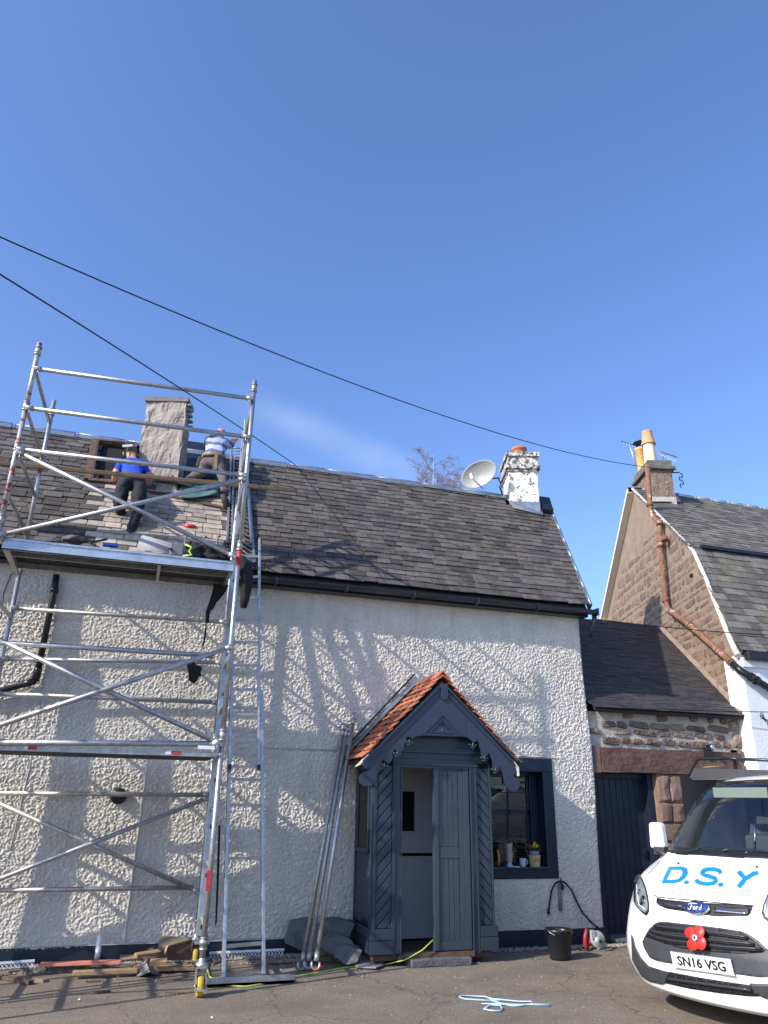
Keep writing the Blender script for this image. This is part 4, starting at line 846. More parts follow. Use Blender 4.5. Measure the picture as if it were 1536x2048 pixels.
for side in (0, 1):
    up_, nn_, e_ = (sl_, nL, V((EXL-.03, 0, EZ-.03))) if side == 0 else (sr2, nR, V((EXR+.03, 0, EZ-.03)))
    for j in range(rows):
        off = (j % 2)*.5
        for i in range(-1, nc+1):
            y0 = YB-.03+(i+off)*depth/nc; y1 = y0+depth/nc-.004
            y0, y1 = max(y0, YB-.035), min(y1, D-.01)
            if y1-y0 < .03: continue
            tl = .17+random.uniform(-.03, .03); v2 = up_*math.cos(tl)-nn_*math.sin(tl); uy = V((0, -1 if side else 1, 0)) if False else V((0, 1, 0)); u2 = uy+nn_*random.uniform(-.02, .02)
            n2v = nn_*math.cos(tl)+up_*math.sin(tl)
            inst('roof_tile', random.choice(tv), frame(e_+up_*(j*ex)+nn_*(.012+random.uniform(0, .005))+V((0, (y0+y1)/2, 0)), u2*(y1-y0), v2*(ex*1.35), n2v*.013), po)
rt_ = MB(); 
for k in range(3):
    y = YB-.03+k*.3; rt_.prism([V((AX-.09, y, AZ-.03)), V((AX, y, AZ+.055)), V((AX+.09, y, AZ-.03)), V((AX+.08, y, AZ-.045)), V((AX, y, AZ+.035)), V((AX-.08, y, AZ-.045))], (0, .295, 0))
rt_.build('ridge_tile', M['tile'], po)
# lead flashing against the wall
fs_ = MB().prism([V((EXL-.08, D-.03, EZ-.02)), V((AX-.02, D-.03, AZ+.11)), V((AX-.02, D-.03, AZ+.02)), V((EXL-.08, D-.03, EZ-.12))], (0, .012, 0))
fs_.prism([V((EXL-.08, D-.03, EZ-.02))+nL*.02, V((AX, D-.03, AZ+.08)), V((AX, D-.18, AZ+.06)), V((EXL-.08, D-.16, EZ-.04))+nL*.02], nL*.006)
fs_.prism([V((EXR+.04, D-.03, EZ+.02)), V((AX+.02, D-.03, AZ+.11)), V((AX+.02, D-.03, AZ+.02)), V((EXR+.04, D-.03, EZ-.08))], (0, .012, 0)); fs_.build('lead_flashing', M['lead'], po)
MB().beam(V((EXL-.08, D-.035, EZ+.05)), V((AX-.05, D-.035, AZ+.13)), .025, .02).build('flashing_fillet', M['black'], po)
# bargeboards traced from the curly outline
def pbp(pts): return [PY(x, y, YB) for x, y in pts]
arcL = [(880, 1370), (871, 1377), (816, 1432), (760, 1488), (728, 1521), (721, 1530), (731, 1536), (738, 1541), (722, 1546), (717, 1556), (719, 1567), (729, 1573), (740, 1572), (749, 1564), (753, 1552), (757, 1541), (765, 1530), (762, 1522), (766, 1519), (771, 1526), (777, 1528), (783, 1520), (784, 1506), (787, 1498), (792, 1503), (797, 1507), (805, 1500), (809, 1484), (812, 1474), (818, 1474), (824, 1479), (829, 1474), (838, 1472)]
arcR = [(895, 1370), (900, 1378), (940, 1428), (985, 1478), (1020, 1515), (1034, 1529), (1038, 1541), (1028, 1547), (1025, 1553), (1034, 1556), (1039, 1566), (1036, 1577), (1027, 1583), (1018, 1582), (1011, 1573), (1007, 1561), (1003, 1545), (999, 1533), (993, 1541), (987, 1543), (984, 1536), (983, 1520), (976, 1506), (971, 1514), (964, 1517), (961, 1508), (958, 1493), (954, 1481), (946, 1486), (939, 1479), (930, 1474)]
bl = MB().prism(pbp(arcL+[(930, 1474)]+[(930, 1440), (886, 1378)]), (0, -.028, 0)).build('bargeboard', M['pblue'], po, bevel=.003)
br = MB().prism([p+V((0, .002, 0)) for p in pbp([(886, 1376)]+arcR[1:]+[(925, 1440)])], (0, -.026, 0)).build('bargeboard', M['pblue'], po, bevel=.003)
ln = MB().beam(PY(880, 1386, YB-.035), PY(731, 1537, YB-.035), .012, .012).beam(PY(891, 1386, YB-.035), PY(1031, 1531, YB-.035), .012, .01).beam(PY(878, 1374, YB-.04), PY(726, 1523, YB-.04), .03, .02).beam(PY(893, 1374, YB-.04), PY(1034, 1522, YB-.04), .03, .02); ln.build('moulding', M['pblue'], po)
MB().prism([p for p in pbp([(880, 1368), (893, 1368), (893, 1396), (890, 1401), (883, 1401), (879, 1396)])], (0, -.05, 0)).build('finial_board', M['pblue'], po, bevel=.004)
tri = [(885, 1429), (845, 1469), (922, 1472)]; tq = MB()
for i in range(3): tq.beam(PY(*tri[i], YB-.036), PY(*tri[(i+1) % 3], YB-.036), .014, .016)
for i in range(3):
    c0 = (884, 1457); s2 = .62; a = tri[i]; b_ = tri[(i+1) % 3]; f_ = lambda p: (c0[0]+(p[0]-c0[0])*s2, c0[1]+(p[1]-c0[1])*s2); tq.beam(PY(*f_(a), YB-.034), PY(*f_(b_), YB-.034), .012, .010)
tq.build('triangle_moulding', M['pblue'], po, bevel=.002)
MB().lathe([(0, .0), (.017, 0), (.017, .03), (0, .03)], PY(883.5, 1448, YB-.028), 14, (0, -1, 0)).build('bell_hole', M['dark'], po)
MB().tube(PY(884, 1460, YB-.03), PY(884, 1460, YB-.09), .006, 6).build('hook', M['zinc'], po)
for (x, y) in ((819, 1484), (795, 1507), (769, 1531), (946, 1490), (969, 1516), (991, 1540)):      # cast fleur-de-lis drops
    p = lambda dx, dy: PY(x+dx, y+dy, YB-.035); f_ = MB()
    f_.path([p(0, -5), p(0, 0), p(0, 10)], [.010, .012, .004], 6).path([p(0, 2), p(-4, 1), p(-8, -2), p(-8, 2)], [.008, .010, .009, .004], 6).path([p(0, 2), p(4, 2), p(7, -1), p(8, 2)], [.008, .010, .009, .004], 6).path([p(-5, 5), p(5, 6)], .006, 6)
    f_.build('fleur_drop', M['chrome'] if False else M['pblue2'], po)
MB().prism([PY(737, 1508, YB-.03), PY(711, 1534, YB-.03), PY(720, 1530, YB-.03), PY(738, 1513, YB-.03)], (0, .05, 0)).prism([PY(1028, 1522, YB-.03), PY(1038, 1535, YB-.03), PY(1039, 1552, YB-.03), PY(1036, 1552, YB-.03), PY(1033, 1536, YB-.03)], (0, .04, 0)).build('lead_tip', M['cream'], po)
st_ = thing('doorstep', 'worn grey stone doorstep in front of the open porch door', 'doorstep', (3.4, 8.6, 0)); o = MB().box((3.02, 8.40, 0), (3.70, 8.62, .075)).build('slab', M['flag'], st_, bevel=.02); rough(o, .008, 3, 6)

# ================================================================== scaffold tower
tw = thing('scaffold_tower', 'wheeled aluminium scaffold tower standing against the left half of the cottage', 'scaffold', (-.4, 8.3, 0))
FYT, BYT = 7.68, 8.99; FX0, FX1 = -1.545, .79; BX0, BX1 = -1.51, .845; R_ = .0254
def post(x, y, z0, z1, m='alu_dirty', joints=()):
    p_ = MB().tube((x, y, z0), (x, y, z1), R_, 14); p_.build('post', M[m], tw)
    for z in joints: MB().tube((x, y, z-.05), (x, y, z+.03), R_+.006, 14).tube((x, y, z-.06), (x, y, z-.045), R_+.011, 14).tube((x, y, z+.03), (x, y, z+.04), R_+.011, 14).build('coupler', M['alu_dirty'], tw)
post(FX1, FYT, .30, 2.25, joints=(.42, 2.2)); post(FX1, FYT, 2.25, 4.16, 'alu', (4.15,)); post(FX1, FYT, 4.16, 6.19, 'alu', (6.1,))
MB().tube((FX1, FYT, 3.92), (FX1, FYT, 4.09), R_+.001, 14).build('red_band', M['redpaint'], tw)
post(FX0, FYT, .30, 2.25, joints=(2.2,)); post(FX0, FYT, 2.25, 4.16, joints=(4.15,)); post(FX0, FYT, 4.16, 5.4, 'alu_red', (4.95,)); post(FX0, FYT, 5.4, 6.19, 'alu_red', (5.42, 6.1))
post(BX1, BYT, .30, 2.3, joints=(2.25,)); post(BX1, BYT, 2.3, 6.15, 'alu', (4.2,)); post(BX0, BYT, .30, 4.2, 'alu'); post(BX0, BYT, 4.2, 6.2, 'alu', (6.05, 5.4))
def hook(p, m='alu_dirty'):
    h_ = MB(); c = V(p); h_.path([c+V((-.05, .0, 0)), c+V((-.02, -.028, .0)), c+V((.02, -.028, 0)), c+V((.028, 0, 0))], .014, 8).tube(c+V((-.03, -.012, -.035)), c+V((-.03, -.012, .0)), .008, 6); return h_
def rail(p, q, m='alu', r=.0235, name='rail'):
    p, q = V(p), V(q); o = MB().tube(p, q, r, 14).build(name, M[m], tw); d_ = (q-p).normalized(); 
    for e_, s_ in ((p, 1), (q, -1)): h_ = MB(); h_.tube(e_-d_*s_*.045, e_+d_*s_*.03, r+.005, 12).tube(e_-d_*s_*.03+V((0, -.03, -.01)), e_-d_*s_*.03+V((0, .03, -.01)), .016, 8).path([e_+V((0, -.02, -.02)), e_+V((0, -.03, -.06)), e_+V((0, -.01, -.07))], .005, 5); h_.build('clamp', M['alu_dirty'], o)
    return o
fy = FYT-.035; x0, x1 = FX0+.05, FX1-.05
for z0, z1 in ((5.845, 5.925), (5.37, 5.43), (4.89, 4.955)): rail((x0, fy, z0+.01), (x1, fy, z1), 'alu')
rail((x0, fy, 4.86), (x1-.03, fy, 4.02), 'alu', name='brace'); rail((x0, fy, 3.98), (x1, fy, 4.90), 'alu', name='brace')
rail((x0, fy, 2.93), (x1-.15, fy, 2.95), 'alu'); rail((x0, fy, 2.04), (x1-.02, fy, 2.105), 'alu', r=.0262)
rail((x0, fy, 3.02), (x1, fy, 2.12), 'alu', name='brace'); rail((x0, fy-.05, 2.06), (x1+.02, fy-.05, 3.03), 'alu', name='brace')
by = BYT-.03
for za, zb in ((3.55, 3.59), (2.99, 3.105), (2.62, 2.65), (1.63, 1.65), (.735, .735)): rail((BX0+.04, by, za), (BX1-.05, by, zb), 'alu_dirty')
rail((BX0+.04, by-.04, 1.62), (BX1-.06, by-.04, .71), 'alu_dirty', name='brace'); rail((BX0+.04, by-.05, .70), (BX1-.05, by-.05, 1.61), 'alu', name='brace')
for k in range(12):                                   # end-frame rungs, left and right
    z = 5.88-.485*k
    if z < .5: continue
    for (xa, xb, mm) in ((FX0, BX0, 'alu_dirty'), (FX1, BX1, 'alu_dirty')):
        if abs(z-4.0) < .1: continue
        o = MB().tube((xa, FYT+.02, z), (xb, BYT-.02, z), .021, 10).build('rung', M[mm], tw)
        if k % 3 == 1: MB().tube((xa, FYT+.02, z-.02), (xa*.75+xb*.25, FYT+.28, z-.0), .012, 8).build('gusset', M[mm], o)
# platform
pf_ = MB(); PZ0, PZ1 = 3.86, 3.965; pxa, pxb = FX0+.05, FX1-.04
pe = MB().box((pxa, 7.70, PZ0), (pxb, 7.735, PZ1)).box((pxa, 7.69, PZ1-.02), (pxb, 7.76, PZ1)).box((pxa, 7.69, PZ0), (pxb, 7.75, PZ0+.012)).build('platform_beam', M['zinc'], tw)
MB().box((pxa, 8.38, PZ0), (pxb, 8.415, PZ1)).build('platform_beam', M['alu_dirty'], tw)
MB().box((pxa, 7.98, PZ0+.01), (pxb, 8.0, PZ0+.06)).build('platform_beam', M['alu_dirty'], tw)
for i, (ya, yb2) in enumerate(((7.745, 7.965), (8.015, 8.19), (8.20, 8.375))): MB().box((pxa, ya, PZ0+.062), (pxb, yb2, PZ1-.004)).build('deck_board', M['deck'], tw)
for x in (pxa+.0, pxa+.03, (pxa+pxb)/2+.35, pxb-.04): MB().box((x, 7.75, PZ0-.004), (x+.03, 8.38, PZ0+.05)).build('cross_bar', M['alu_dirty'], tw)
MB().beam((FX0+.06, 7.72, PZ1-.02), (FX0+.10, 8.50, PZ0-.05), .05, .035).build('cross_bar', M['alu_dirty'], tw)
lo2 = MB().box((pxa, 7.66, 1.985), (pxb, 7.69, 2.035)).build('platform_beam', M['alu_dirty'], tw)
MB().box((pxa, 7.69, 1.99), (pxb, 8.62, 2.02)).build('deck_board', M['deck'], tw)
stk = MB(); stk.m = 0
for x, w_, mm in ((-.93+.0, .075, 'redpaint'), (-.96, .035, 'whiteplastic'), (.33, .085, 'redpaint'), (.27, .05, 'whiteplastic'), (.56, .16, 'whiteplastic')):
    z = 2.012 if mm == 'redpaint' or w_ < .1 else 2.068; yv = 7.658 if w_ < .1 else fy-.0275
    MB().box((x, yv-.002, z-.016), (x+w_, yv, z+.016)).build('sticker', M[mm], tw)
MB().box((FX1-.03, FYT-.03, .83), (FX1+.01, FYT-.026, 1.0)).build('sticker', M['redpaint'], tw)
# castors
for (x, y, a) in ((FX1, FYT, .2), (BX1, BYT, .1), (FX0, FYT, .4), (BX0, BYT, -.3)):
    c = MB(); c.lathe([(.018, .5), (.018, .30), (.03, .29), (.03, .27), (.055, .26), (.055, .245)], (x, y, 0), 16)
    c.box((x-.045, y-.05, .225), (x+.045, y+.05, .245)); c.prism([(x-.045, y-.05, .24), (x-.045, y+.05, .24), (x-.045, y+.03, .05), (x-.045, y-.03, .05)], (.008, 0, 0)).prism([(x+.037, y-.05, .24), (x+.037, y+.05, .24), (x+.037, y+.03, .05), (x+.037, y-.03, .05)], (.008, 0, 0))
    c.tube((x-.05, y, .085), (x+.05, y, .085), .012, 8).box((x-.05, y-.1, .06), (x+.05, y-.05, .075))
    cc_ = c.build('castor', M['alu_dirty'], tw); MB().lathe([(.03, -.022), (.075, -.026), (.085, -.018), (.085, .018), (.075, .026), (.03, .022)], (x, y, .085), 20, (1, 0, 0)).build('wheel', M['yellow'], cc_)
    MB().tube((x, y, .44), (x, y, .40), .04, 12).box((x-.08, y-.01, .405), (x+.05, y+.01, .43)).build('jack_nut', M['alu_dirty'], cc_)
# ================================================================== ladders
def ladder(name, label, a0, a1, b0_, b1_, nr, rw=(.03, .07), m='alu', rr_=.014, group=None, cat='ladder', off=None, start=.5, rail_m=None, up=(0, 1, 0), rung_box=None):
    t = thing(name, label, cat, a0, group); a0, a1, b0_, b1_ = V(a0), V(a1), V(b0_), V(b1_)
    for p, q in ((a0, a1), (b0_, b1_)):
        s_ = MB().beam(p, q, rw[0], rw[1], up).build('stile', M[rail_m or m], t, bevel=.003)
        MB().beam(p, p+(q-p).normalized()*.05, rw[0]+.008, rw[1]+.008, up).build('foot', M['black'], s_)
    for k in range(nr):
        f_ = (k+start)/nr; p, q = a0.lerp(a1, f_), b0_.lerp(b1_, f_)
        (MB().beam(p, q, rung_box, rung_box*.8, up) if rung_box else MB().tube(p, q, rr_, 8)).build('rung', M['alu_dirty'], t)
    return t
# leaning two-section ladder right of the tower
def LP(px, py, f_): return PY(px, py, 7.93+(8.93-7.93)*f_)
lA0, lA1 = PZ(446, 1970), PY(463, 1375, 8.56); lB0, lB1 = PZ(527, 1960), PY(523, 1375, 8.56)
def zline(p0, p1, z): return V(p0).lerp(V(p1), (z-p0[2])/(p1[2]-p0[2]))
ladder('ladder', 'lower section of the aluminium ladder footed on a metal plank beside the tower', lA0, zline(lA0, lA1, 2.75), lB0, zline(lB0, lB1, 2.75), 11, group='ladder sections leaning on the cottage gutter', rung_box=.03, start=.22, rw=(.032, .075))
uA0, uA1 = PY(459, 1540, 8.30), PY(471, 1078, 8.80); uB0, uB1 = PY(517, 1540, 8.30), PY(519, 1078, 8.80)
ladder('ladder', 'upper section of the leaning ladder reaching past the cottage gutter', uA0, uA1, uB0, uB1, 10, group='ladder sections leaning on the cottage gutter', rung_box=.028, start=.12, rw=(.026, .06))
# ladder seen on edge, up the inside of the tower
eA, eB = PY(402, 1872, 8.15), PY(497, 856, 8.72); eo = V((.05, .36, -.02))
edge = thing('ladder', 'long aluminium ladder seen edge on, inside the right end of the scaffold tower', 'ladder', eA)
s_ = MB().beam(eA, eB, .10, .026, (0, -1, 0)).build('stile', M['alu'], edge, bevel=.003); MB().beam(eA+eo, eB+eo, .085, .026, (0, -1, 0)).build('stile', M['alu'], edge)
dd = (eB-eA)
for k in range(26):
    p = eA+dd*((k+.35)/26); MB().tube(p+V((0, .014, 0)), p+eo, .013, 8).build('rung', M['alu_dirty'], edge)
    if k % 2 == 0: MB().obox(p+V((.0, -.016, 0)), (.030, 0, 0), (0, .006, 0), (0, 0, .036)).build('rung_socket', M['black'], edge); MB().obox(p+V((.0, -.014, 0)), (.044, 0, 0), (0, .006, 0), (0, 0, .05)).build('rung_collar', M['alu_dirty'], edge)
# roof ladder lying on the slates
def RO(px, py, h=.06):
    x, s_ = roofxs(px, py); return RP(x, s_, h)
rA0, rA1, rB0, rB1 = RO(455, 1112), RO(462, 900), RO(508, 1140), RO(489, 900)
rA0 = RO(452, 1100)
rl = ladder('roof_ladder', 'narrow aluminium roof ladder lying up the slates beside the tower top', rA0, rA1, rB0, rB1, 30, rw=(.028, .05), up=NR, rr_=.011)
MB().beam(RO(461, 1100, .10), RO(466, 925, .10), .022, .03, NR).build('stile', M['alu'], rl); MB().beam(RO(500, 1100, .1), RO(488, 925, .1), .022, .03, NR).build('stile', M['alu'], rl)
o = MB().path([RO(464, 1108, .12), RO(470, 1060, .16), RO(476, 1000, .14), RO(482, 930, .12), RO(486, 860, .2)], .008, 6).path([RO(468, 1108, .12), RO(474, 1050, .15), RO(481, 960, .14), RO(484, 880, .2)], .008, 6).build('rope', M['cord']); tag(o, 'yellow rope hanging down the roof ladder', 'rope')
pk = MB().box((PZ(412, 1975).x, 8.0, .012), (PZ(573, 1950).x, 8.03, .075)).box((PZ(412, 1975).x, 8.0, .012), (PZ(573, 1950).x, 8.2, .03)).build('metal_plank', M['alu']); tag(pk, 'flat aluminium plank under the feet of the leaning ladder', 'plank')
# loose scaffold poles leaning by the porch
for i, (pb1, pt1, yb1, yt1, lab) in enumerate((((606, 1918), (686, 1462), 8.55, 9.12, 'leftmost of the loose scaffold braces leaning against the wall by the porch'), ((618, 1916), (693, 1464), 8.5, 9.10, 'middle of the three scaffold braces leaning against the wall by the porch'), ((633, 1918), (707, 1440), 8.42, 9.08, 'tallest scaffold brace leaning by the porch, its bottom hook ringed in red'))):
    t = thing('scaffold_brace', lab, 'scaffold brace', PY(*pb1, yb1), 'scaffold braces leaning beside the porch'); a, b_ = PY(*pb1, yb1), PY(*pt1, yt1); a.z = max(a.z, .06)
    MB().tube(a, b_, .0225, 12).build('tube', M['alu_dirty' if i < 2 else 'alu'], t); d_ = (b_-a).normalized(); sd = d_.cross(V((0, 1, 0))).normalized()
    for e_, s_ in ((a, -1), (b_, 1)):
        c_ = e_+d_*s_*.05; ring = [c_+(d_*math.cos(q_)*s_+sd*math.sin(q_))*.042 for q_ in np.linspace(-2.4, 2.0, 12)]
        hk = MB().path(ring, .012, 8).tube(e_-d_*s_*.06, e_+d_*s_*.02, .027, 12).build('hook', M['alu_dirty'], t)
        if i == 2 and s_ < 0: MB().path([c_+(d_*math.cos(q_)*s_+sd*math.sin(q_))*.046+V((0, -.01, 0)) for q_ in np.linspace(-2.2, .3, 8)], .007, 6).build('red_trigger', M['red'], hk)
# added tower and boards, unseen at left, placed to throw shade bands on wall
t2 = thing('scaffold_tower', 'added unseen scaffold tower just left of the first, its deck shading the wall', 'scaffold', (-2.8, 7.6, 0))
for x in (-3.35, -1.85):
    for y in (6.95, 7.70):
        MB().tube((x, y, 0), (x, y, 4.5), R_, 12).build('post', M['alu_dirty'], t2)  # posts of the added unseen tower
    for z in np.arange(.5, 4, .5): MB().tube((x, 6.95, z), (x, 7.70, z), .021, 8).build('rung', M['alu_dirty'], t2)  # rungs of the added unseen tower
for y in (6.95, 7.70):
    for z in (.5, 2.0): MB().tube((-3.35, y, z), (-1.85, y, z), .023, 10).build('rail', M['alu_dirty'], t2)  # rails of the added unseen tower
for i in range(3): MB().box((-3.35, 6.95+.25*i, 4.18), (-1.83, 7.19+.25*i, 4.23)).build('deck_board', M['wood'], t2)  # deck of the added unseen tower, there to shade the wall
for i, (x, y, lab) in enumerate(((-2.02, 8.74, 'added unseen board standing upright near the wall to cast a shade band'), (-2.25, 8.34, 'added unseen board standing upright between the two towers to cast a shade band'))):
    o = MB().box((x-.11, y-.02, 0), (x+.11, y+.02, 3.9)).build('scaffold_board', M['wood'], None, bevel=.003); tag(o, lab, 'board')  # boards out of view, added for their shade on the wall
# plank across the guard rails
pA, pB = PY(-90, 918, 8.95), PY(592, 981, 8.95)
o = MB().beam(pA, pB, .20, .045, (0, -.35, 1)).build('scaffold_board', M['wood'], None, bevel=.004); tag(o, 'long weathered wooden board lying level across the tower behind the rails', 'board')

# ================================================================== roofers
def skinned(name, J, edges, rad, mats, region, parent, sub=2, root_=0):
    me = bpy.data.meshes.new(name); me.from_pydata([tuple(p) for p in J], edges, []); o = bpy.data.objects.new(name, me); C.objects.link(o)
    sm = o.modifiers.new('s', 'SKIN'); sm.use_smooth_shade = True; sm.branch_smoothing = .4
    for i, v_ in enumerate(me.skin_vertices[0].data):
        r = rad[i]; v_.radius = r if isinstance(r, tuple) else (r, r); v_.use_root = (i == root_)
    su = o.modifiers.new('u', 'SUBSURF'); su.levels = su.render_levels = sub
    bpy.context.view_layer.update(); m2_ = bpy.data.meshes.new_from_object(o.evaluated_get(bpy.context.evaluated_depsgraph_get())); bpy.data.objects.remove(o)
    m2_.materials.clear()
    for m in mats: m2_.materials.append(m)
    for p in m2_.polygons: p.material_index = region(p.center); p.use_smooth = True
    from mathutils import noise
    for v_ in m2_.vertices:
        if region(v_.co) != 0: v_.co += noise.noise_vector(v_.co*9)*.017+noise.noise_vector(V((v_.co.x*13, v_.co.y*13, v_.co.z*30)))*.009
    o = bpy.data.objects.new(name, m2_); C.objects.link(o); put(o, parent); return o
def hand(parent, w_, d_, side, m):
    # palm and five curled fingers
    d_ = V(d_).normalized(); side = V(side).normalized(); nn = d_.cross(side).normalized(); b_ = MB()
    b_.path([w_, w_+d_*.04, w_+d_*.085], [.026, .036, .034], 8)
    for i, (o_, l_) in enumerate(((-.027, .062), (-.009, .072), (.009, .068), (.026, .052))):
        a = w_+d_*.075+side*o_; b_.path([a, a+d_*l_*.45-nn*.006, a+d_*l_*.75-nn*.024, a+d_*l_*.85-nn*.045], [.0095, .009, .0085, .007], 6)
    a = w_+d_*.03-side*.032; b_.path([a, a-side*.02+d_*.03, a-side*.022+d_*.055-nn*.015], [.012, .011, .009], 6)
    return b_.build('hand', m, parent)
# --- left roofer in a royal blue T-shirt, back to the street
fR = PP(259, 1083, RP(0, 0, .05), NR); fL = PP(246, 1052, RP(0, 0, .05), NR)
q1 = thing('person', 'roofer in blue T-shirt and dark trousers bending on the slates, back to the street', 'person', fR)
hipc = PY(262, 965, 9.66); J = {}
J = [hipc, PY(247, 968, 9.62), PY(281, 968, 9.64), PY(238, 1008, 9.54), PY(275, 1022, 9.44), PY(243, 1046, 9.70), PY(259, 1072, 9.40),
     PY(264, 950, 9.80), PY(266, 935, 10.02), PY(264, 923, 10.16), PY(263, 913, 10.22), PY(262, 904, 10.27),
     PY(243, 932, 10.08), PY(288, 935, 10.08), PY(230, 948, 10.02), PY(229, 968, 10.18), PY(300, 953, 10.05), PY(296, 974, 10.2)]
Ed = [(0, 1), (0, 2), (1, 3), (2, 4), (3, 5), (4, 6), (0, 7), (7, 8), (8, 9), (9, 10), (10, 11), (8, 12), (8, 13), (12, 14), (14, 15), (13, 16), (16, 17)]
rad = [(.165, .13), .125, .125, .085, .085, .048, .052, (.155, .11), (.16, .11), .075, .062, .088, .085, .085, .052, .038, .052, .038]
z_belt = PY(262, 953, 9.7).z
def rg1(p):
    if p.z < z_belt: return 1
    if p.z > J[9].z+.03: return 0
    for e_ in (14, 15, 16, 17):
        pass
    dl = min((p-J[14].lerp(J[15], t)).length for t in (.0, .3, .6, 1)); dr_ = min((p-J[16].lerp(J[17], t)).length for t in (0, .3, .6, 1))
    if min(dl, dr_) < .075: return 0
    if 0 < p.z-z_belt < .022 and .02 < p.x-J[0].x < .12: return 0
    return 2
skinned('body', J, Ed, rad, [M['skin'], M['jeans'], M['royal']], rg1, q1, sub=3)
hd = J[11]; hb = MB().lathe([(0, .102), (.045, .095), (.073, .068), (.086, .03), (.087, -.01), (.080, -.04), (.066, -.06)], hd+V((0, -.004, .0)), 18, (0, -.62, .8)); hb.build('hair', M['hair'], q1)
for sx in (-1, 1): MB().lathe([(0, .02), (.018, .012), (.022, 0), (.01, -.01)], hd+V((sx*.093, .01, -.03)), 8, (sx, 0, 0)).build('ear', M['skin'], q1)
MB().path([hd+V((0, .085, -.01)), hd+V((0, .115, -.035)), hd+V((0, .09, -.05))], [.012, .018, .01], 8).build('nose', M['skin'], q1)
hand(q1, J[15], (0, .3, -.6), (.6, .5, 0), M['skin']); hand(q1, J[17], (0, .5, -.4), (.6, -.4, 0), M['skin'])
def bootm(p, toe, parent, m='boot'):
    toe = V(toe).normalized(); b_ = MB().path([p+V((0, 0, .07)), p+V((0, 0, .01)), p-toe*.03-V((0, 0, .03))], [.058, .062, .055], 10).path([p-toe*.06-V((0, 0, .045)), p+toe*.05-V((0, 0, .04)), p+toe*.14-V((0, 0, .045)), p+toe*.19-V((0, 0, .05))], [.042, .052, .05, .03], 10)
    return b_.build('boot', M[m], parent)
bootm(J[6], VU+V((-.45, 0, -.35)), q1); bootm(J[5], VU+V((.5, 0, -.7)), q1)
MB().path([hipc+V((-.15, -.0, .085)), hipc+V((-.10, -.12, .075)), hipc+V((.0, -.14, .07)), hipc+V((.11, -.12, .08)), hipc+V((.16, .0, .09))], .018, 6).build('belt', M['leather'], q1)
# hammer in his left hand
hm = thing('hammer', 'claw hammer with pale head raised beside the blue-shirted roofer', 'hammer', PY(252, 905, 10.0)); a = PY(246, 915, 10.05); b_ = PY(252, 896, 10.15)
MB().tube(a, b_, .014, 8).build('handle', M['black'], hm); MB().beam(b_+V((-.05, 0, .02)), b_+V((.08, 0, .05)), .03, .03).build('head', M['whiteplastic'], hm)
# --- right roofer kneeling, striped shirt, bald head
kp = PP(380, 958, RP(0, 0, .05), NR); q2 = thing('person', 'bald roofer in striped T-shirt and tool belt kneeling beside the roof ladder', 'person', kp)
yy = 10.15
P2 = [PY(424, 926, 10.02), PY(411, 928, 10.03), PY(440, 930, 10.02), PY(402, 948, 10.12), PY(447, 958, 9.95), PY(372, 960, 10.10), PY(449, 990, 9.86),
      PY(430, 908, 10.14), PY(433, 888, 10.34), PY(437, 873, 10.42), PY(441, 867, 10.46), PY(443, 861, 10.50),
      PY(416, 882, 10.36), PY(453, 886, 10.36), PY(414, 896, 10.5), PY(420, 905, 10.62), PY(461, 893, 10.45), PY(467, 880, 10.60)]
rad2 = [(.155, .13), .115, .115, .078, .075, .055, .055, (.165, .12), (.165, .115), .08, .06, .09, .09, .09, .056, .04, .058, .042]
zb_2 = PY(426, 908, 10.1).z
def rg2(p):
    if p.z < zb_2: return 1
    if (p-P2[11]).length < .13 or (p-P2[10]).length < .07: return 0
    if min((p-P2[16].lerp(P2[17], t)).length for t in (.35, .6, 1)) < .07 or min((p-P2[14].lerp(P2[15], t)).length for t in (.2, .6, 1)) < .07: return 0
    k = (p.z-zb_2)/.085 + (p.x-P2[8].x)*1.2
    return 3 if (k % 2.0) < .8 else 2
M['shirt_lt'] = mat('pale_blue_shirt', (.36, .42, .55), .9, var=.1, vs=12, bump=.006, bs=14); M['shirt_dk'] = mat('slate_blue_stripe', (.10, .11, .19), .9, var=.1, vs=12, bump=.006, bs=14)
skinned('body', P2, Ed, rad2, [M['skin'], M['greytr'], M['shirt_lt'], M['shirt_dk']], rg2, q2, sub=3)
h2 = P2[11]; MB().lathe([(.055, -.045), (.080, -.03), (.090, -.005), (.082, .018)], h2+V((0, -.012, -.04)), 16, (0, -.45, 1)).build('hair', M['hair'], q2)
for sx in (-1, 1): MB().lathe([(0, .02), (.018, .012), (.022, 0), (.01, -.01)], h2+V((sx*.094, .01, -.03)), 8, (sx, 0, 0)).build('ear', M['skin'], q2)
MB().path([h2+V((0, .085, -.01)), h2+V((0, .115, -.035)), h2+V((0, .09, -.05))], [.012, .018, .01], 8).build('nose', M['skin'], q2)
hand(q2, P2[15], (.3, .5, -.2), (.6, -.4, 0), M['skin']); hand(q2, P2[17], (.2, .5, .2), (.6, .4, 0), M['skin'])
bootm(P2[6], VU*.4+V((.3, 0, -.9)), q2)
bh = P2[0].lerp(P2[7], .55)
MB().path([bh+V((-.17, .06, -.02)), bh+V((-.14, -.1, -.01)), bh+V((0, -.15, 0)), bh+V((.14, -.1, 0)), bh+V((.18, .06, 0))], .024, 8).build('belt', M['tan'], q2)
for (dx, sz, mm) in ((-.17, .12, 'leather'), (.16, .12, 'leather'), (-.06, .09, 'leather')): MB().obox(bh+V((dx, -.10+abs(dx)*.4, -.11)), (sz, 0, .02), (0, .07, 0), (.02, 0, .17)).build('tool_pouch', M[mm], q2, bevel=.015)
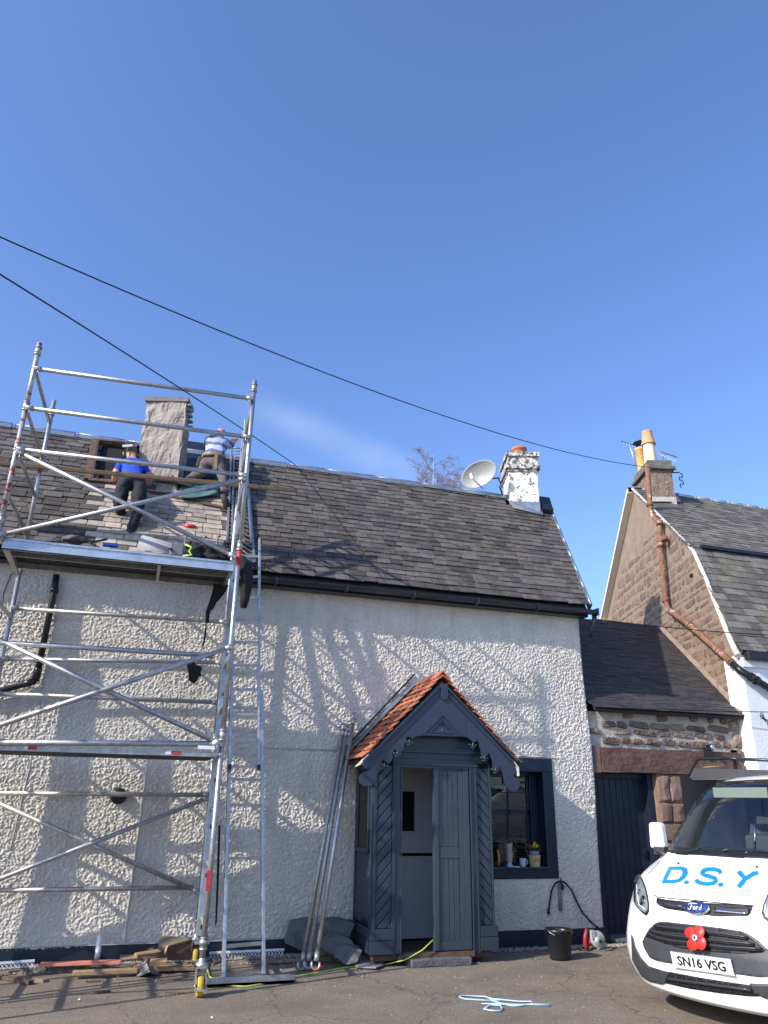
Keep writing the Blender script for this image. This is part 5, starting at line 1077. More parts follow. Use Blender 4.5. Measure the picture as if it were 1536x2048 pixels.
MB().beam(bh+V((.02, -.165, 0)), bh+V((.03, -.17, -.25)), .045, .012, (0, 1, 0)).build('strap', M['tan'], q2)
MB().path([P2[3]+V((-.02, -.06, .05)), P2[3]+V((0, -.08, 0)), P2[3]+V((.02, -.05, -.06))], [.06, .075, .06], 8).build('knee_pad', M['greytr'], q2)

# ================================================================== things on the platform and roof
DZ = PZ1
o = MB(); rl0, rl1 = V((PY(282, 1090, 8.05).x, 8.05, DZ+.14)), V((PY(388, 1092, 7.98).x, 7.95, DZ+.08))
t_ = MB(); d_ = (rl1-rl0).normalized(); u_ = d_.cross(V((0, 0, 1))).normalized(); v_ = u_.cross(d_); ring = []
for e_, R2 in ((rl0, .155), (rl0.lerp(rl1, .5), .12), (rl1, .065)):
    for r_ in (R2, R2-.006): ring.append([e_+(u_*math.cos(a)+v_*math.sin(a))*r_*(1+.08*a/6.3) for a in np.linspace(-.3, 5.9, 26)])
vv_ = [p for r in ring for p in r]; fs = []
for k in (0, 2):
    for j in range(25):
        a = k*26+j; fs.append((a, a+1, a+53, a+52)); fs.append((a+26, a+27, a+79, a+78))
for j in range(25): fs += [(j, j+1, j+27, j+26), (104+j, 105+j, 131+j, 130+j)]
t_.add(vv_, fs, True); o = t_.build('lining_roll', M['felt']); tag(o, 'rolled sheet of grey felt lying on the scaffold platform by the boots', 'roll')
o = MB().box((PY(255, 1100, 7.8).x, 7.75, DZ+.001), (PY(375, 1100, 7.8).x, 7.95, DZ+.02)).build('red_batten', M['pinkred']); tag(o, 'flat red strip under the grey felt roll on the platform', 'batten')
tl = thing('cutting_machine', 'grey power tool with lime green guard on the platform edge', 'power tool', PY(355, 1100, 7.76)); c = PY(354, 1090, 7.78)
MB().obox((c.x, c.y, DZ+.08), (.14, 0, .01), (0, .12, 0), (0, 0, .14)).obox((c.x+.02, c.y, DZ+.155), (.08, 0, 0), (0, .08, 0), (0, 0, .03)).build('housing', M['grey_tool'], tl, bevel=.012)
MB().path([(c.x+.08, c.y-.05, DZ+.145), (c.x+.15, c.y-.06, DZ+.12), (c.x+.13, c.y-.06, DZ+.07), (c.x+.16, c.y-.06, DZ+.03), (c.x+.07, c.y-.06, DZ+.01)], .012, 8).build('guard', M['hiviz'], tl)
MB().lathe([(0, .02), (.06, .02), (.065, 0), (.06, -.02), (0, -.02)], (c.x+.20, c.y+.02, DZ+.07), 16, (0, 1, 0)).build('disc', M['black'], tl)
for dx in (-.07, -.05): MB().tube((c.x+dx, c.y-.066, DZ+.07), (c.x+dx, c.y-.08, DZ+.07), .012, 8).build('screw', M['black'], tl)
bg_ = MB(); bx = PY(425, 1095, 7.95)
from mathutils import noise as nz_
def blob(c, s, mname, name, lab, cat, seed, amp=.25, sub=4):
    bm = bmesh.new(); bmesh.ops.create_icosphere(bm, subdivisions=sub, radius=1)
    for v_ in bm.verts:
        n_ = nz_.noise(v_.co*1.7+V((seed, 0, 0)))*amp+nz_.noise(v_.co*4+V((0, seed, 0)))*amp*.5; v_.co = v_.co*(1+n_); v_.co = V((v_.co.x*s[0], v_.co.y*s[1], v_.co.z*s[2]))+V(c)
    me_ = bpy.data.meshes.new(name); bm.to_mesh(me_); bm.free(); me_.materials.append(M[mname]); me_.polygons.foreach_set('use_smooth', [True]*len(me_.polygons))
    o = bpy.data.objects.new(name, me_); C.objects.link(o); tag(o, lab, cat); return o
blob((bx.x, 7.95, DZ+.10), (.22, .14, .12), 'blackm', 'tool_bag', 'black crumpled tool bag on the platform by the red-banded post', 'bag', 3, .45)
blob((bx.x-.17, 7.98, DZ+.16), (.13, .1, .09), 'blackm', 'black_cloth', 'black cloth heaped on the platform between the lime green tool and the bag', 'cloth', 8, .5)
for i, (x, z, lab) in enumerate(((368, 1078, 'dark tool handle standing left of the black bag'), (404, 1080, 'dark tool handle sticking up out of the black bag'), (432, 1078, 'thick grey tool handle behind the brace'))):
    p = PY(x, z, 7.9); o = MB().tube((p.x, 7.9, DZ), (p.x+.02, 7.93, p.z+.05), .011, 6).tube((p.x+.02, 7.93, p.z+.05), (p.x+.05, 7.93, p.z+.05), .016, 6).build('upright_tool', M['grey_tool']); tag(o, lab, 'tool')
blob(PY(150, 1080, 8.1)*1.0, (.11, .1, .045), 'rubble', 'stone_lump', 'rough grey lump of mortar on the left of the platform', 'rubble', 4, .5, 3)
o = MB().beam(PY(180, 1085, 8.0), PY(212, 1079, 8.1), .06, .02).build('slate_piece', M['wood_dk']); tag(o, 'dark red brown strip lying on the platform left of the boots', 'offcut')
o = MB().beam(PY(206, 1089, 7.9), PY(236, 1091, 7.9), .06, .03).build('blue_strap', M['royal']); tag(o, 'short royal blue bundle lying on the platform edge', 'bundle')
blob(RO(380, 1058, .04), (.085, .04, .03), 'red', 'cloth_cap', 'red cap lying on the slates above the tool bag', 'cap', 6, .25, 3)
x_, s_ = roofxs(380, 1058)
o = MB().path([RO(385, 1056, .03), RO(415, 1040, .03), RO(448, 1032, .03), RO(470, 1012, .05)], .006, 5).build('rope', M['cable']); tag(o, 'thin dark rope lying on the slates from the red cap to the roof ladder', 'rope')
# teal dust sheet under the kneeling man
t_ = MB(); n_ = 12; ps = []
for j in range(n_+1):
    for i in range(n_+1):
        a, b_ = i/n_, j/n_; x_, s2 = roofxs(362+a*78-6*b_, 968+b_*(38-10*a)+6*math.sin(a*3)); ps.append(RP(x_, s2, .055+.02*math.sin(a*9+b_*3)*math.cos(b_*5)+.04*b_))
t_.add(ps, [(j*(n_+1)+i, j*(n_+1)+i+1, (j+1)*(n_+1)+i+1, (j+1)*(n_+1)+i) for j in range(n_) for i in range(n_)], True)
o = t_.build('dust_sheet', M['teal']); so_ = o.modifiers.new('t', 'SOLIDIFY'); so_.thickness = .008; tag(o, 'folded teal plastic sheet under the kneeling roofer', 'sheet')
# hanging black things
def flatcloth(pts, y, name, lab, cat, th=.03, wob=.03):
    P_ = [PY(px, py, y)+V((0, random.uniform(-wob, wob), 0)) for px, py in pts]; o = MB().prism(P_, (0, th, 0)).build(name, M['blackm']); tag(o, lab, cat); return o
flatcloth([(428, 1168), (458, 1170), (450, 1185), (438, 1200), (433, 1205), (428, 1216), (421, 1222), (418, 1238), (419, 1245), (412, 1246), (413, 1266), (410, 1283), (406, 1296), (405, 1290), (408, 1275), (411, 1250), (412, 1222), (418, 1205), (424, 1185)], 8.3, 'torn_strip', 'long torn black strip dangling under the platform', 'rag', .015, .015)
flatcloth([(373, 1325), (390, 1324), (391, 1329), (403, 1333), (404, 1341), (401, 1344), (403, 1351), (397, 1355), (395, 1362), (388, 1367), (378, 1361), (377, 1345)], 8.9, 'black_rag', 'small ragged black patch hung on the rear rail', 'rag', .012, .01)
jk = [PY(483, 1118, 7.80), PY(492, 1135, 7.80), PY(494, 1165, 7.80), PY(489, 1200, 7.80), PY(487, 1215, 7.80)]
o = MB().path([jk[0]+V((-.02, 0, .03))]+jk, [.03, .05, .075, .068, .05, .034], 12).build('black_sleeve', M['blackm']); tag(o, 'black jacket sleeve hanging behind the red-banded post', 'jacket')
flatcloth([(437, 1650), (441, 1652), (438, 1760), (434, 1845), (430, 1853), (432, 1800), (434, 1740)], 8.4, 'hanging_strap', 'thin black strap hanging beside the tower foot', 'strap', .01, .004)
# satellite dish
sd = thing('satellite_dish', 'pale grey oval satellite dish fixed to the white chimney', 'satellite dish', onface(955, 955, pa2))
dc = onface(956, 953, pa2)-G*.1; nd = (CAM-dc).normalized(); nd = (nd+V((-.25, .1, .15))).normalized(); t_ = MB()
prof = [(0, -.06), (.1, -.052), (.2, -.03), (.27, -.006), (.30, .01), (.305, .006), (.27, -.014), (.2, -.038), (.1, -.06), (0, -.068)]
t_.lathe(prof, (0, 0, 0), 36, (0, 0, 1)); uu = RT.copy()*.97+UP*.25; uu = (uu-nd*uu.dot(nd)).normalized(); wv = nd.cross(uu)
sc_ = (PY(991, 953, dc.y)-PY(921, 953, dc.y)).length/.61; mt = frame(dc, (uu*.985+wv*.17)*sc_, (wv*.985-uu*.17)*sc_*.66, nd*sc_)
t_.v = [tuple(mt@V(p)) for p in t_.v]; t_.build('reflector', M['dish'], sd)
lb = dc-wv*.20*sc_+uu*-.02; lt = dc+nd*.2+wv*-.03-uu*.1
MB().tube(dc+uu*.0-wv*.24*sc_, dc+nd*.22-wv*.10*sc_-uu*.06, .012, 8).build('feed_arm', M['zinc'], sd); MB().obox(dc+nd*.22-wv*.04*sc_-uu*.08, uu*.05, wv*.10, nd*.05).build('receiver', M['whiteplastic'], sd, bevel=.01)
MB().path([dc-nd*.08+uu*.12-wv*.12, dc-nd*.08+uu*.3-wv*.16, onface(1008, 966, pa2)+G*.2], .014, 8).path([onface(1001, 968, pa2)+G*.1, onface(1007, 985, pa2)+G*.1], .014, 8).build('mount_arm', M['black'], sd)
# cables in the sky
def catenary(a, b_, sag, r, name, lab, n_=24):
    o = MB().path([V(a).lerp(V(b_), i/n_)-V((0, 0, 4*sag*(i/n_)*(1-i/n_))) for i in range(n_+1)], r, 6).build(name, M['cable']); tag(o, lab, 'cable'); return o
ctop = onface(1350, 938, pr)
P0 = CAM+dirn(-70, 443)*6.2; P1 = ctop+V((.02, -.02, -.02))
def mid_fit(P0, P1, px, py):
    best = (9e9, 0)
    for sg in np.linspace(-.5, 1.5, 201):
        ok = min(abs(PROJ(P0.lerp(P1, t)-V((0, 0, 4*sg*t*(1-t))))[1]-py)+10*(abs(PROJ(P0.lerp(P1, t))[0]-px) > 25) for t in np.linspace(.05, .95, 120))
        best = min(best, (ok, sg))
    return best[1]
sg = mid_fit(P0, P1, 640, 743); print('sag', sg); catenary(P0, P1, sg, .0065, 'overhead_cable', 'long overhead cable sagging from upper left to the stone house chimney', 40)
P2_ = CAM+dirn(-70, 505)*6.0; P3_ = RP(roofxs(588, 929)[0], 3.1, .06); sg = mid_fit(P2_, P3_, 300, 742); catenary(P2_, P3_, sg, .007, 'overhead_cable', 'shorter overhead cable running steeply down to the cottage ridge', 40)
catenary(PY(1190, 1238, 9.1), PY(1560, 1271, 8.85), .03, .007, 'service_cable', 'thin grey cable strung from the cottage gutter to the stone house')
catenary(PY(1240, 1415, 9.05), PY(1536, 1424, 8.9), .01, .006, 'service_cable', 'thin dark cable under the outbuilding eave ending in a knot')
o = MB()
k0 = ctop+V((.06, -.05, -.12))
for ph in (0, 1): o.path([k0+V((.05*math.sin(t*1.3)+.02, 0, -.16*ph-.05*t/1.5+.02*math.cos(t*2))) for t in np.linspace(0, 4.5, 14)], .012, 6)
o.tube(k0+V((0, 0, .03)), k0+V((-.25, .05, 0)), .014, 6); o = o.build('cable_coil', M['black']); tag(o, 'looped black cable ends at the corner of the stone house chimney', 'cable coil')
o = MB(); k0 = PY(1524, 1432, 8.95)
for i in range(5): o.path([k0+V((.03*math.cos(a+i)+.015*i, -.01*i, .04*math.sin(a)-.03*i)) for a in np.linspace(0, 5, 9)], .007, 5)
o = o.build('cable_knot', M['black']); tag(o, 'knot of black cable on the white house front', 'cable knot')
# bare birch behind the ridge
def tree(name, lab, base, height, spread, seed, lean=0, n0=6):
    rr = random.Random(seed); t = thing(name, lab, 'tree', base, 'bare trees beyond the ridge'); tr = MB(); br_ = MB(); tr.path([base, base+V((.1, 0, height*.35)), base+V((lean*.6, 0, height*.7)), base+V((lean, 0, height))], [.11, .09, .05, .012], 8)
    def grow(p, d_, L_, r, dep):
        pts = [p]; q = V(p); dd_ = V(d_)
        for k in range(4):
            dd_ = (dd_+V((rr.gauss(0, .13), rr.gauss(0, .13), rr.gauss(0, .08)-.04*(3-dep)))).normalized(); q = q+dd_*L_/4; pts.append(V(q))
        br_.path(pts, [r, r*.85, r*.65, r*.5, r*.3], 4, cap=False)
        if dep < 3:
            for k in range(7 if dep else 6):
                i = rr.choice((1, 2, 3, 4)); a = rr.uniform(0, 6.28); o_ = V((math.cos(a), math.sin(a), rr.uniform(-.5, .6))); grow(pts[i], (dd_*.8+o_*.75).normalized(), L_*rr.uniform(.4, .6), r*.5, dep+1)
    for k in range(n0*3):
        z = height-3.4+3.3*k/(n0*3); a = rr.uniform(0, 6.28); grow(base+V((lean*z/height, 0, z)), V((math.cos(a), math.sin(a), 1.5)).normalized(), spread*(1.1-.6*k/(n0*3)), .017, 0)
    tr.build('trunk', M['bark2'], t); br_.build('crown', M['bark'], t)
def far(px, py, dist): return CAM+dirn(px, py)*dist
b0_ = far(868, 1010, 26); top = far(872, 886, 26); b0_.z = max(0, b0_.z-6); tree('birch_tree', 'bare birch tree rising behind the ridge left of the dish', V((b0_.x, b0_.y, 0)), (top.z)*1.0, 1.25, 4)
b0_ = far(905, 985, 29); top = far(905, 938, 29); tree('bare_tree', 'low reddish bare tree top just behind the ridge beside the dish', V((b0_.x, b0_.y, 0)), top.z*.99, .8, 9)

# ================================================================== van
vq_ = (4.435, 5.647, -1.2585); vc, vsn = math.cos(vq_[2]), math.sin(vq_[2])
VL = V((vc, vsn, 0))
VFWD = V((vsn, -vc, 0)); VO = V((vq_[0], vq_[1], 0))
def VW(a, b, z): return VO+VL*a-VFWD*b+V((0, 0, z))      # a to the viewer's right, b backwards, z up
van = thing('van', 'white panel van with blue D.S.Y letters and a red poppy on its grille', 'van', VW(0, 2.5, 0))
# horizontal slices: z, nose setback, half width, corner depth, power
SLC = [(.17, .10, .84, .50, 2.3), (.20, .05, .88, .50, 2.3), (.26, .03, .92, .50, 2.35), (.34, .015, .955, .50, 2.4), (.44, .0, .975, .52, 2.4), (.55, .0, .985, .54, 2.3), (.66, .02, .99, .56, 2.2), (.76, .045, .99, .58, 2.15), (.84, .075, .99, .60, 2.1),
       (.90, .11, .985, .60, 2.1), (.94, .15, .98, .58, 2.15), (.98, .22, .975, .55, 2.2), (1.02, .32, .97, .50, 2.3), (1.06, .44, .965, .45, 2.4), (1.10, .57, .96, .40, 2.5), (1.14, .70, .955, .36, 2.6), (1.165, .80, .95, .34, 2.7),
       (1.20, .85, .945, .34, 2.7), (1.30, .955, .95, .34, 2.8), (1.42, 1.08, .935, .33, 2.8), (1.54, 1.21, .915, .32, 2.8), (1.66, 1.34, .89, .32, 2.8), (1.76, 1.47, .86, .33, 2.7), (1.84, 1.60, .82, .36, 2.5), (1.90, 1.78, .73, .40, 2.4), (1.94, 2.0, .66, .45, 2.3), (1.96, 2.3, .55, .5, 2.2)]
def slc(z):
    for i in range(len(SLC)-1):
        if SLC[i][0] <= z <= SLC[i+1][0]:
            t = (z-SLC[i][0])/(SLC[i+1][0]-SLC[i][0]); return tuple(SLC[i][k]*(1-t)+SLC[i+1][k]*t for k in range(5))
    return SLC[-1]
zs = [];
for i in range(len(SLC)-1):
    for t in (0, .25, .5, .75) : zs.append(SLC[i][0]*(1-t)+SLC[i+1][0]*t)
zs.append(SLC[-1][0])
NA = 49; vb = MB(); vs_ = []
for z in zs:
    _, b0, W_, dp_, pw = slc(z); row = []
    for i in range(NA):
        th = -PI/2+PI*i/(NA-1); a = math.copysign(abs(math.sin(th))**(2/pw*1.0), th); bb = 1-abs(math.cos(th))**(2/pw)
        row.append((W_*a, b0+dp_*bb, z))
    end = 5.0
    full = [(row[0][0], end, z), (row[0][0], 3.2, z), (row[0][0], 1.9 if row[0][1] < 1.9 else row[0][1]+.05, z)]+row+[(row[-1][0], 1.9 if row[-1][1] < 1.9 else row[-1][1]+.05, z), (row[-1][0], 3.2, z), (row[-1][0], end, z)]
    vs_.append(full)
nn_ = len(vs_[0]); flat = [VW(*p) for r in vs_ for p in r]
faces = [(j*nn_+i, j*nn_+i+1, (j+1)*nn_+i+1, (j+1)*nn_+i) for j in range(len(zs)-1) for i in range(nn_-1)]
last = (len(zs)-1)*nn_; faces.append(tuple(last+i for i in range(nn_))); faces.append(tuple(range(nn_-1, -1, -1)))
faces.append(tuple([j*nn_ for j in range(len(zs))]+[j*nn_+nn_-1 for j in reversed(range(len(zs)))]))
bvh = BVHTree.FromPolygons([tuple(p) for p in flat], faces)
def VH(px, py, off=.0):
    h = bvh.ray_cast(CAM, dirn(px, py))
    if h[0] is None: return None
    n_ = h[1] if h[1].dot(dirn(px, py)) < 0 else -h[1]; return h[0]+n_*off
def onbody(px, py):                                      # works outside the picture too: mirrored about the centre line
    return VH(px, py)
def loc(p): d = p-VO; return (d.dot(VL), -d.dot(VFWD), p.z)
ws_px = [(1328, 1703), (1333, 1690), (1352, 1660), (1380, 1610), (1400, 1578), (1407, 1571), (1440, 1566), (1500, 1562), (1560, 1560), (1640, 1560), (1640, 1722), (1540, 1718), (1490, 1716), (1420, 1712), (1360, 1709)]
keepf = []
for f in faces:
    c_ = sum((flat[i] for i in f), V())/len(f); px, py = PROJ(c_)
    l_ = loc(c_)
    if len(f) == 4 and inpoly(px, py, ws_px) and l_[2] > 1.13 and l_[1] < 2.3:
        h_ = bvh.ray_cast(CAM, (c_-CAM).normalized())
        if h_[0] is None or abs((h_[0]-CAM).length-(c_-CAM).length) < .06: continue
    keepf.append(f)
vb.add(flat, keepf, True); body = vb.build('body', M['vanwhite'], van)
for p in body.data.polygons:
    if len(p.vertices) > 4: p.use_smooth = False
def patch(poly, off, thick, m, name, parent, res=5.0, smooth=True, mirror=False, fillet=False):
    """polygon traced on the body, laid over the body surface as a thin shell"""
    xs_ = [p[0] for p in poly]; ys_ = [p[1] for p in poly]; bm = bmesh.new(); vv = [bm.verts.new((p[0], p[1], 0)) for p in poly]; bm.faces.new(vv)
    bmesh.ops.triangulate(bm, faces=bm.faces[:])
    x = min(xs_)+res
    while x < max(xs_): bmesh.ops.bisect_plane(bm, geom=bm.verts[:]+bm.edges[:]+bm.faces[:], plane_co=(x, 0, 0), plane_no=(1, 0, 0)); x += res
    y = min(ys_)+res
    while y < max(ys_): bmesh.ops.bisect_plane(bm, geom=bm.verts[:]+bm.edges[:]+bm.faces[:], plane_co=(0, y, 0), plane_no=(0, 1, 0)); y += res
    bad = []
    for v_ in bm.verts:
        h = VH(v_.co.x, v_.co.y, off)
        if h is None: bad.append(v_)
        else: v_.co = h
    if bad: bmesh.ops.delete(bm, geom=bad, context='VERTS')
    me_ = bpy.data.meshes.new(name); bmesh.ops.recalc_face_normals(bm, faces=bm.faces); bm.normal_update()
    if sum(f.normal.dot(CAM-f.calc_center_median())*f.calc_area() for f in bm.faces) < 0: bmesh.ops.reverse_faces(bm, faces=bm.faces[:])
    bm.to_mesh(me_); bm.free(); me_.materials.append(m)
    me_.polygons.foreach_set('use_smooth', [smooth]*len(me_.polygons)); me_.update()
    o = bpy.data.objects.new(name, me_); C.objects.link(o)
    if parent is not None: put(o, parent)
    if thick: so_ = o.modifiers.new('t', 'SOLIDIFY'); so_.thickness = thick; so_.offset = 0
    return o
def stroke(pts, r, m, name, parent, off=.004, n=6, sub=4):
    P_ = []
    for i in range(len(pts)-1):
        for k in range(sub):
            t = k/sub; h = VH(pts[i][0]*(1-t)+pts[i+1][0]*t, pts[i][1]*(1-t)+pts[i+1][1]*t, off)
            if h: P_.append(h)
    h = VH(*pts[-1], off)
    if h: P_.append(h)
    return MB().path(P_, r, n).build(name, m, parent)
# windscreen
gl_ = patch(ws_px, .002, .0, M['wglass'], 'windscreen', van, 8)
bord = [(1328, 1703), (1333, 1690), (1352, 1660), (1380, 1610), (1400, 1578), (1407, 1571), (1440, 1566), (1500, 1562), (1560, 1560)]
stroke(bord, .012, M['black'], 'windscreen_seal', gl_, .0, 6)
patch([(1328, 1703), (1334, 1690), (1345, 1694), (1420, 1701), (1490, 1704), (1600, 1706), (1600, 1722), (1540, 1718), (1490, 1716), (1420, 1712), (1360, 1709)], .006, .004, M['black'], 'scuttle_panel', van, 6)
patch([(1333, 1690), (1352, 1660), (1380, 1610), (1400, 1578), (1404, 1580), (1386, 1612), (1359, 1662), (1343, 1693)], .004, .0, M['black'], 'glass_border', gl_, 4)
# wipers
stroke([(1466, 1702), (1440, 1700), (1412, 1699), (1385, 1704), (1360, 1708)], .007, M['black'], 'wiper', van, .03); stroke([(1448, 1707), (1460, 1703), (1490, 1704), (1520, 1706), (1560, 1712)], .008, M['black'], 'wiper', van, .03)
stroke([(1400, 1702), (1390, 1705), (1345, 1710)], .005, M['black'], 'wiper', van, .022)
# cabin
ci = MB()
def vbox(mb, a0, a1, b0, b1, z0, z1): return mb.hexa([VW(a, b, z) for z in (z0, z1) for a, b in ((a0, b0), (a1, b0), (a1, b1), (a0, b1))])
dsh = MB(); n_ = 13; pr_ = [(.95, 1.08), (1.1, 1.15), (1.3, 1.20), (1.45, 1.18), (1.5, 1.05), (1.52, .6)]
P_ = [VW(-.84+1.68*i/(n_-1), b_+.15*(abs(-1+2*i/(n_-1))**2.5), z) for b_, z in pr_ for i in range(n_)]
dsh.add(P_, [(j*n_+i, j*n_+i+1, (j+1)*n_+i+1, (j+1)*n_+i) for j in range(len(pr_)-1) for i in range(n_-1)], True); dsh.build('dashboard', M['interior'], van)
vbox(MB(), -.85, .85, 2.45, 2.5, .4, 1.85).build('bulkhead', M['interior'], van); vbox(MB(), -.84, .84, 1.5, 2.45, .35, .4).build('cab_floor', M['interior'], van)
for a0, a1 in ((-.75, -.25), (-.22, .2), (.25, .75)):
    st2 = vbox(MB(), a0, a1, 2.15, 2.35, .6, 1.35); vbox(st2, a0+.12, a1-.12, 2.2, 2.32, 1.38, 1.56); st2.build('seat', M['interior'], van, bevel=.04)
sw_ = VW(.42, 1.62, 1.18); ax_ = (VFWD*-.85+V((0, 0, .5))).normalized(); u_ = VL; v_ = ax_.cross(u_)
MB().path([sw_+(u_*math.cos(a)+v_*math.sin(a))*.19 for a in np.linspace(0, 2*PI, 25)], .014, 8, cap=False).path([sw_-u_*.19, sw_+u_*.19], .018, 6).path([sw_, sw_-v_*.19], .018, 6).build('steering_wheel', M['black'], van)
vbox(MB(), -.70, -.12, 1.62, 1.66, 1.70, 1.80).build('sun_visor', M['visor'], van, bevel=.01)
vbox(MB(), .12, .70, 1.62, 1.66, 1.70, 1.80).build('sun_visor', M['visor'], van, bevel=.01)
MB().tube(VW(-.35, 1.75, 1.55), VW(-.33, 1.6, 1.2), .012, 8).build('grab_pole', M['chrome'], van)
# bonnet shut line and jets
stroke([(1307, 1789), (1315, 1794), (1340, 1797), (1380, 1800), (1440, 1806), (1510, 1812)], .0045, M['vandark'], 'shut_line', van, .0, 5)
stroke([(1329, 1709), (1318, 1724), (1300, 1745), (1290, 1752)], .003, M['vandark'], 'shut_line', van, .0, 5)
for (x, y) in ((1356, 1729), (1513, 1736)):
    p = VH(x, y, .004); MB().path([p, p+V((.004, 0, .006)), p+V((.012, 0, .008))], .007, 6).build('washer_jet', M['black'], van)
# upper grille strip with chrome bars and oval badge
ug = patch([(1314, 1796), (1335, 1800), (1375, 1804), (1440, 1808), (1506, 1812), (1502, 1826), (1496, 1832), (1440, 1833), (1425, 1832), (1375, 1824), (1335, 1818), (1318, 1811), (1313, 1805), (1320, 1803)], .003, .006, M['vandark'], 'upper_grille', van, 5)
patch([(1318, 1804), (1345, 1808), (1374, 1812), (1374, 1820), (1345, 1816), (1320, 1811)], .014, .014, M['vanslat'], 'grille_bar', ug, 5); patch([(1430, 1822), (1494, 1826), (1493, 1829), (1430, 1825)], .018, .008, M['chrome'], 'chrome_strip', ug, 6)
patch([(1330, 1808), (1366, 1813), (1366, 1815), (1330, 1810)], .020, .006, M['chrome'], 'chrome_strip', ug, 6)
patch([(1430, 1815), (1500, 1818), (1498, 1829), (1430, 1826)], .012, .012, M['vanslat'], 'grille_bar', ug, 5)
bc = (1397.5, 1818)
def ell(cx_, cy_, rx, ry, rot=0, n=28): return [(cx_+rx*math.cos(a)*math.cos(rot)-ry*math.sin(a)*math.sin(rot), cy_+rx*math.cos(a)*math.sin(rot)+ry*math.sin(a)*math.cos(rot)) for a in np.linspace(0, 2*PI, n, endpoint=False)]
bd = patch(ell(*bc, 25.5, 12.6, .08), .022, .018, M['chrome'], 'badge', van, 5); patch(ell(*bc, 23, 10.4, .08), .033, .004, M['badge'], 'badge_face', bd, 5)
bp = VH(*bc, .037); px_ = VH(bc[0]+12, bc[1]+1, .037); nb = (VH(bc[0], bc[1], .06)-VH(bc[0], bc[1], .0)).normalized()
MB_script = [[(-15, -3), (-12, -6), (-6, -6.5), (2, -6)], [(-8, -6), (-11, 4), (-14, 5), (-16, 3)], [(-12, -.5), (-7, -1)], [(-5, 1), (-3, -1), (-1, 1), (-2, 4), (-5, 4), (-5, 1)], [(1, -1), (1, 4.5)], [(1, 1), (4, -1)], [(11, -5), (9.5, 4.5)], [(10, 0), (7, 0), (6, 3), (8, 4.5), (10, 3)]]
for st in MB_script: stroke([(bc[0]+x+.0, bc[1]+y+x*.08) for x, y in st], .0032, M['whiteplastic'], 'badge_script', bd, .038, 5, 2)
# lower grille opening in the dark mask
mask = [(1286, 1884), (1290, 1875), (1300, 1858), (1312, 1847), (1320, 1844), (1335, 1844), (1360, 1847), (1400, 1851), (1440, 1856), (1480, 1862), (1496, 1867), (1515, 1880), (1536, 1899), (1560, 1920), (1560, 1952), (1520, 1954), (1490, 1950), (1440, 1942), (1380, 1932), (1340, 1926), (1310, 1920), (1300, 1914), (1290, 1897)]
gm = patch(mask, .004, .010, M['vangrey'], 'grille_surround', van, 6)
opn = [(1293, 1874), (1303, 1860), (1314, 1850), (1322, 1847), (1360, 1850), (1400, 1854), (1440, 1859), (1480, 1865), (1493, 1870), (1512, 1884), (1533, 1902), (1520, 1906), (1480, 1908), (1440, 1905), (1400, 1901), (1362, 1896), (1330, 1887)]
patch(opn, .012, .002, M['vandark'], 'grille_opening', gm, 6)
for pts in ([(1314, 1853), (1345, 1857), (1400, 1863), (1450, 1869), (1498, 1876)], [(1306, 1862), (1320, 1866), (1345, 1871), (1400, 1877), (1450, 1883), (1510, 1889)], [(1300, 1868), (1325, 1877), (1345, 1882), (1400, 1888), (1450, 1894), (1525, 1899)]):
    stroke(pts, .0105, M['vanslat'], 'grille_bar', gm, .026, 6); 
    stroke([(x, y+4) for x, y in pts], .004, M['vandark'], 'grille_bar', gm, .03, 5)
for x0 in (1326, 1351, 1378, 1405, 1430, 1457, 1483): stroke([(x0-3, 1853+(x0-1326)*.105), (x0+6, 1888+(x0-1326)*.10)], .003, M['vanslat'], 'grille_rib', gm, .022, 5, 3)
# number plate
pl_c = [(1340.8, 1903), (1460, 1918.7), (1468.4, 1952), (1347, 1935)]
def plane_pts(pts, off): return [VH(x, y, off) for x, y in pts]
c0 = plane_pts(pl_c, 0.0); cen = sum(c0, V())/4; uu = ((c0[1]-c0[0])+(c0[2]-c0[3])).normalized(); vv_u = ((c0[0]-c0[3])+(c0[1]-c0[2])); pn = uu.cross(vv_u).normalized(); pn = pn if pn.dot(CAM-cen) > 0 else -pn
cen = cen+pn*.035
cor = [PP(x, y, cen, pn) for x, y in pl_c]
pt = MB().prism(cor, -pn*.012).build('number_plate', M['plate'], van)
uu = (cor[1]-cor[0]+cor[2]-cor[3]); W_p = uu.length/2; uu.normalize(); vv2 = (cor[0]-cor[3]+cor[1]-cor[2]); H_p = vv2.length/2; vv2.normalize()
tx = text('SN16 VSG', 'registration', M['black'], None, (0, 0, 0), (1, 0, 0), (0, 0, 1), 1.0, offset=.028, extrude=.004)
xs_ = [v_.co.x for v_ in tx.data.vertices]; ys_ = [v_.co.y for v_ in tx.data.vertices]; mc = V(((min(xs_)+max(xs_))/2, (min(ys_)+max(ys_))/2, 0))
fx = W_p*.80/(max(xs_)-min(xs_)); fy = H_p*.62/(max(ys_)-min(ys_)); ctr = sum(cor, V())/4+pn*.003
for v_ in tx.data.vertices: q_ = v_.co-mc; v_.co = ctr+uu*q_.x*fx+vv2*q_.y*fy+pn*max(0, v_.co.z)*.3
tx.matrix_basis = Matrix.Identity(4); put(tx, pt)
for i in range(4): MB().tube(cor[i].lerp(cor[(i+1) % 4], .03)+(ctr-cor[i])*.03, cor[i].lerp(cor[(i+1) % 4], .97)+(ctr-cor[(i+1) % 4])*.03, .0012, 5).build('plate_border', M['grey_tool'], pt)
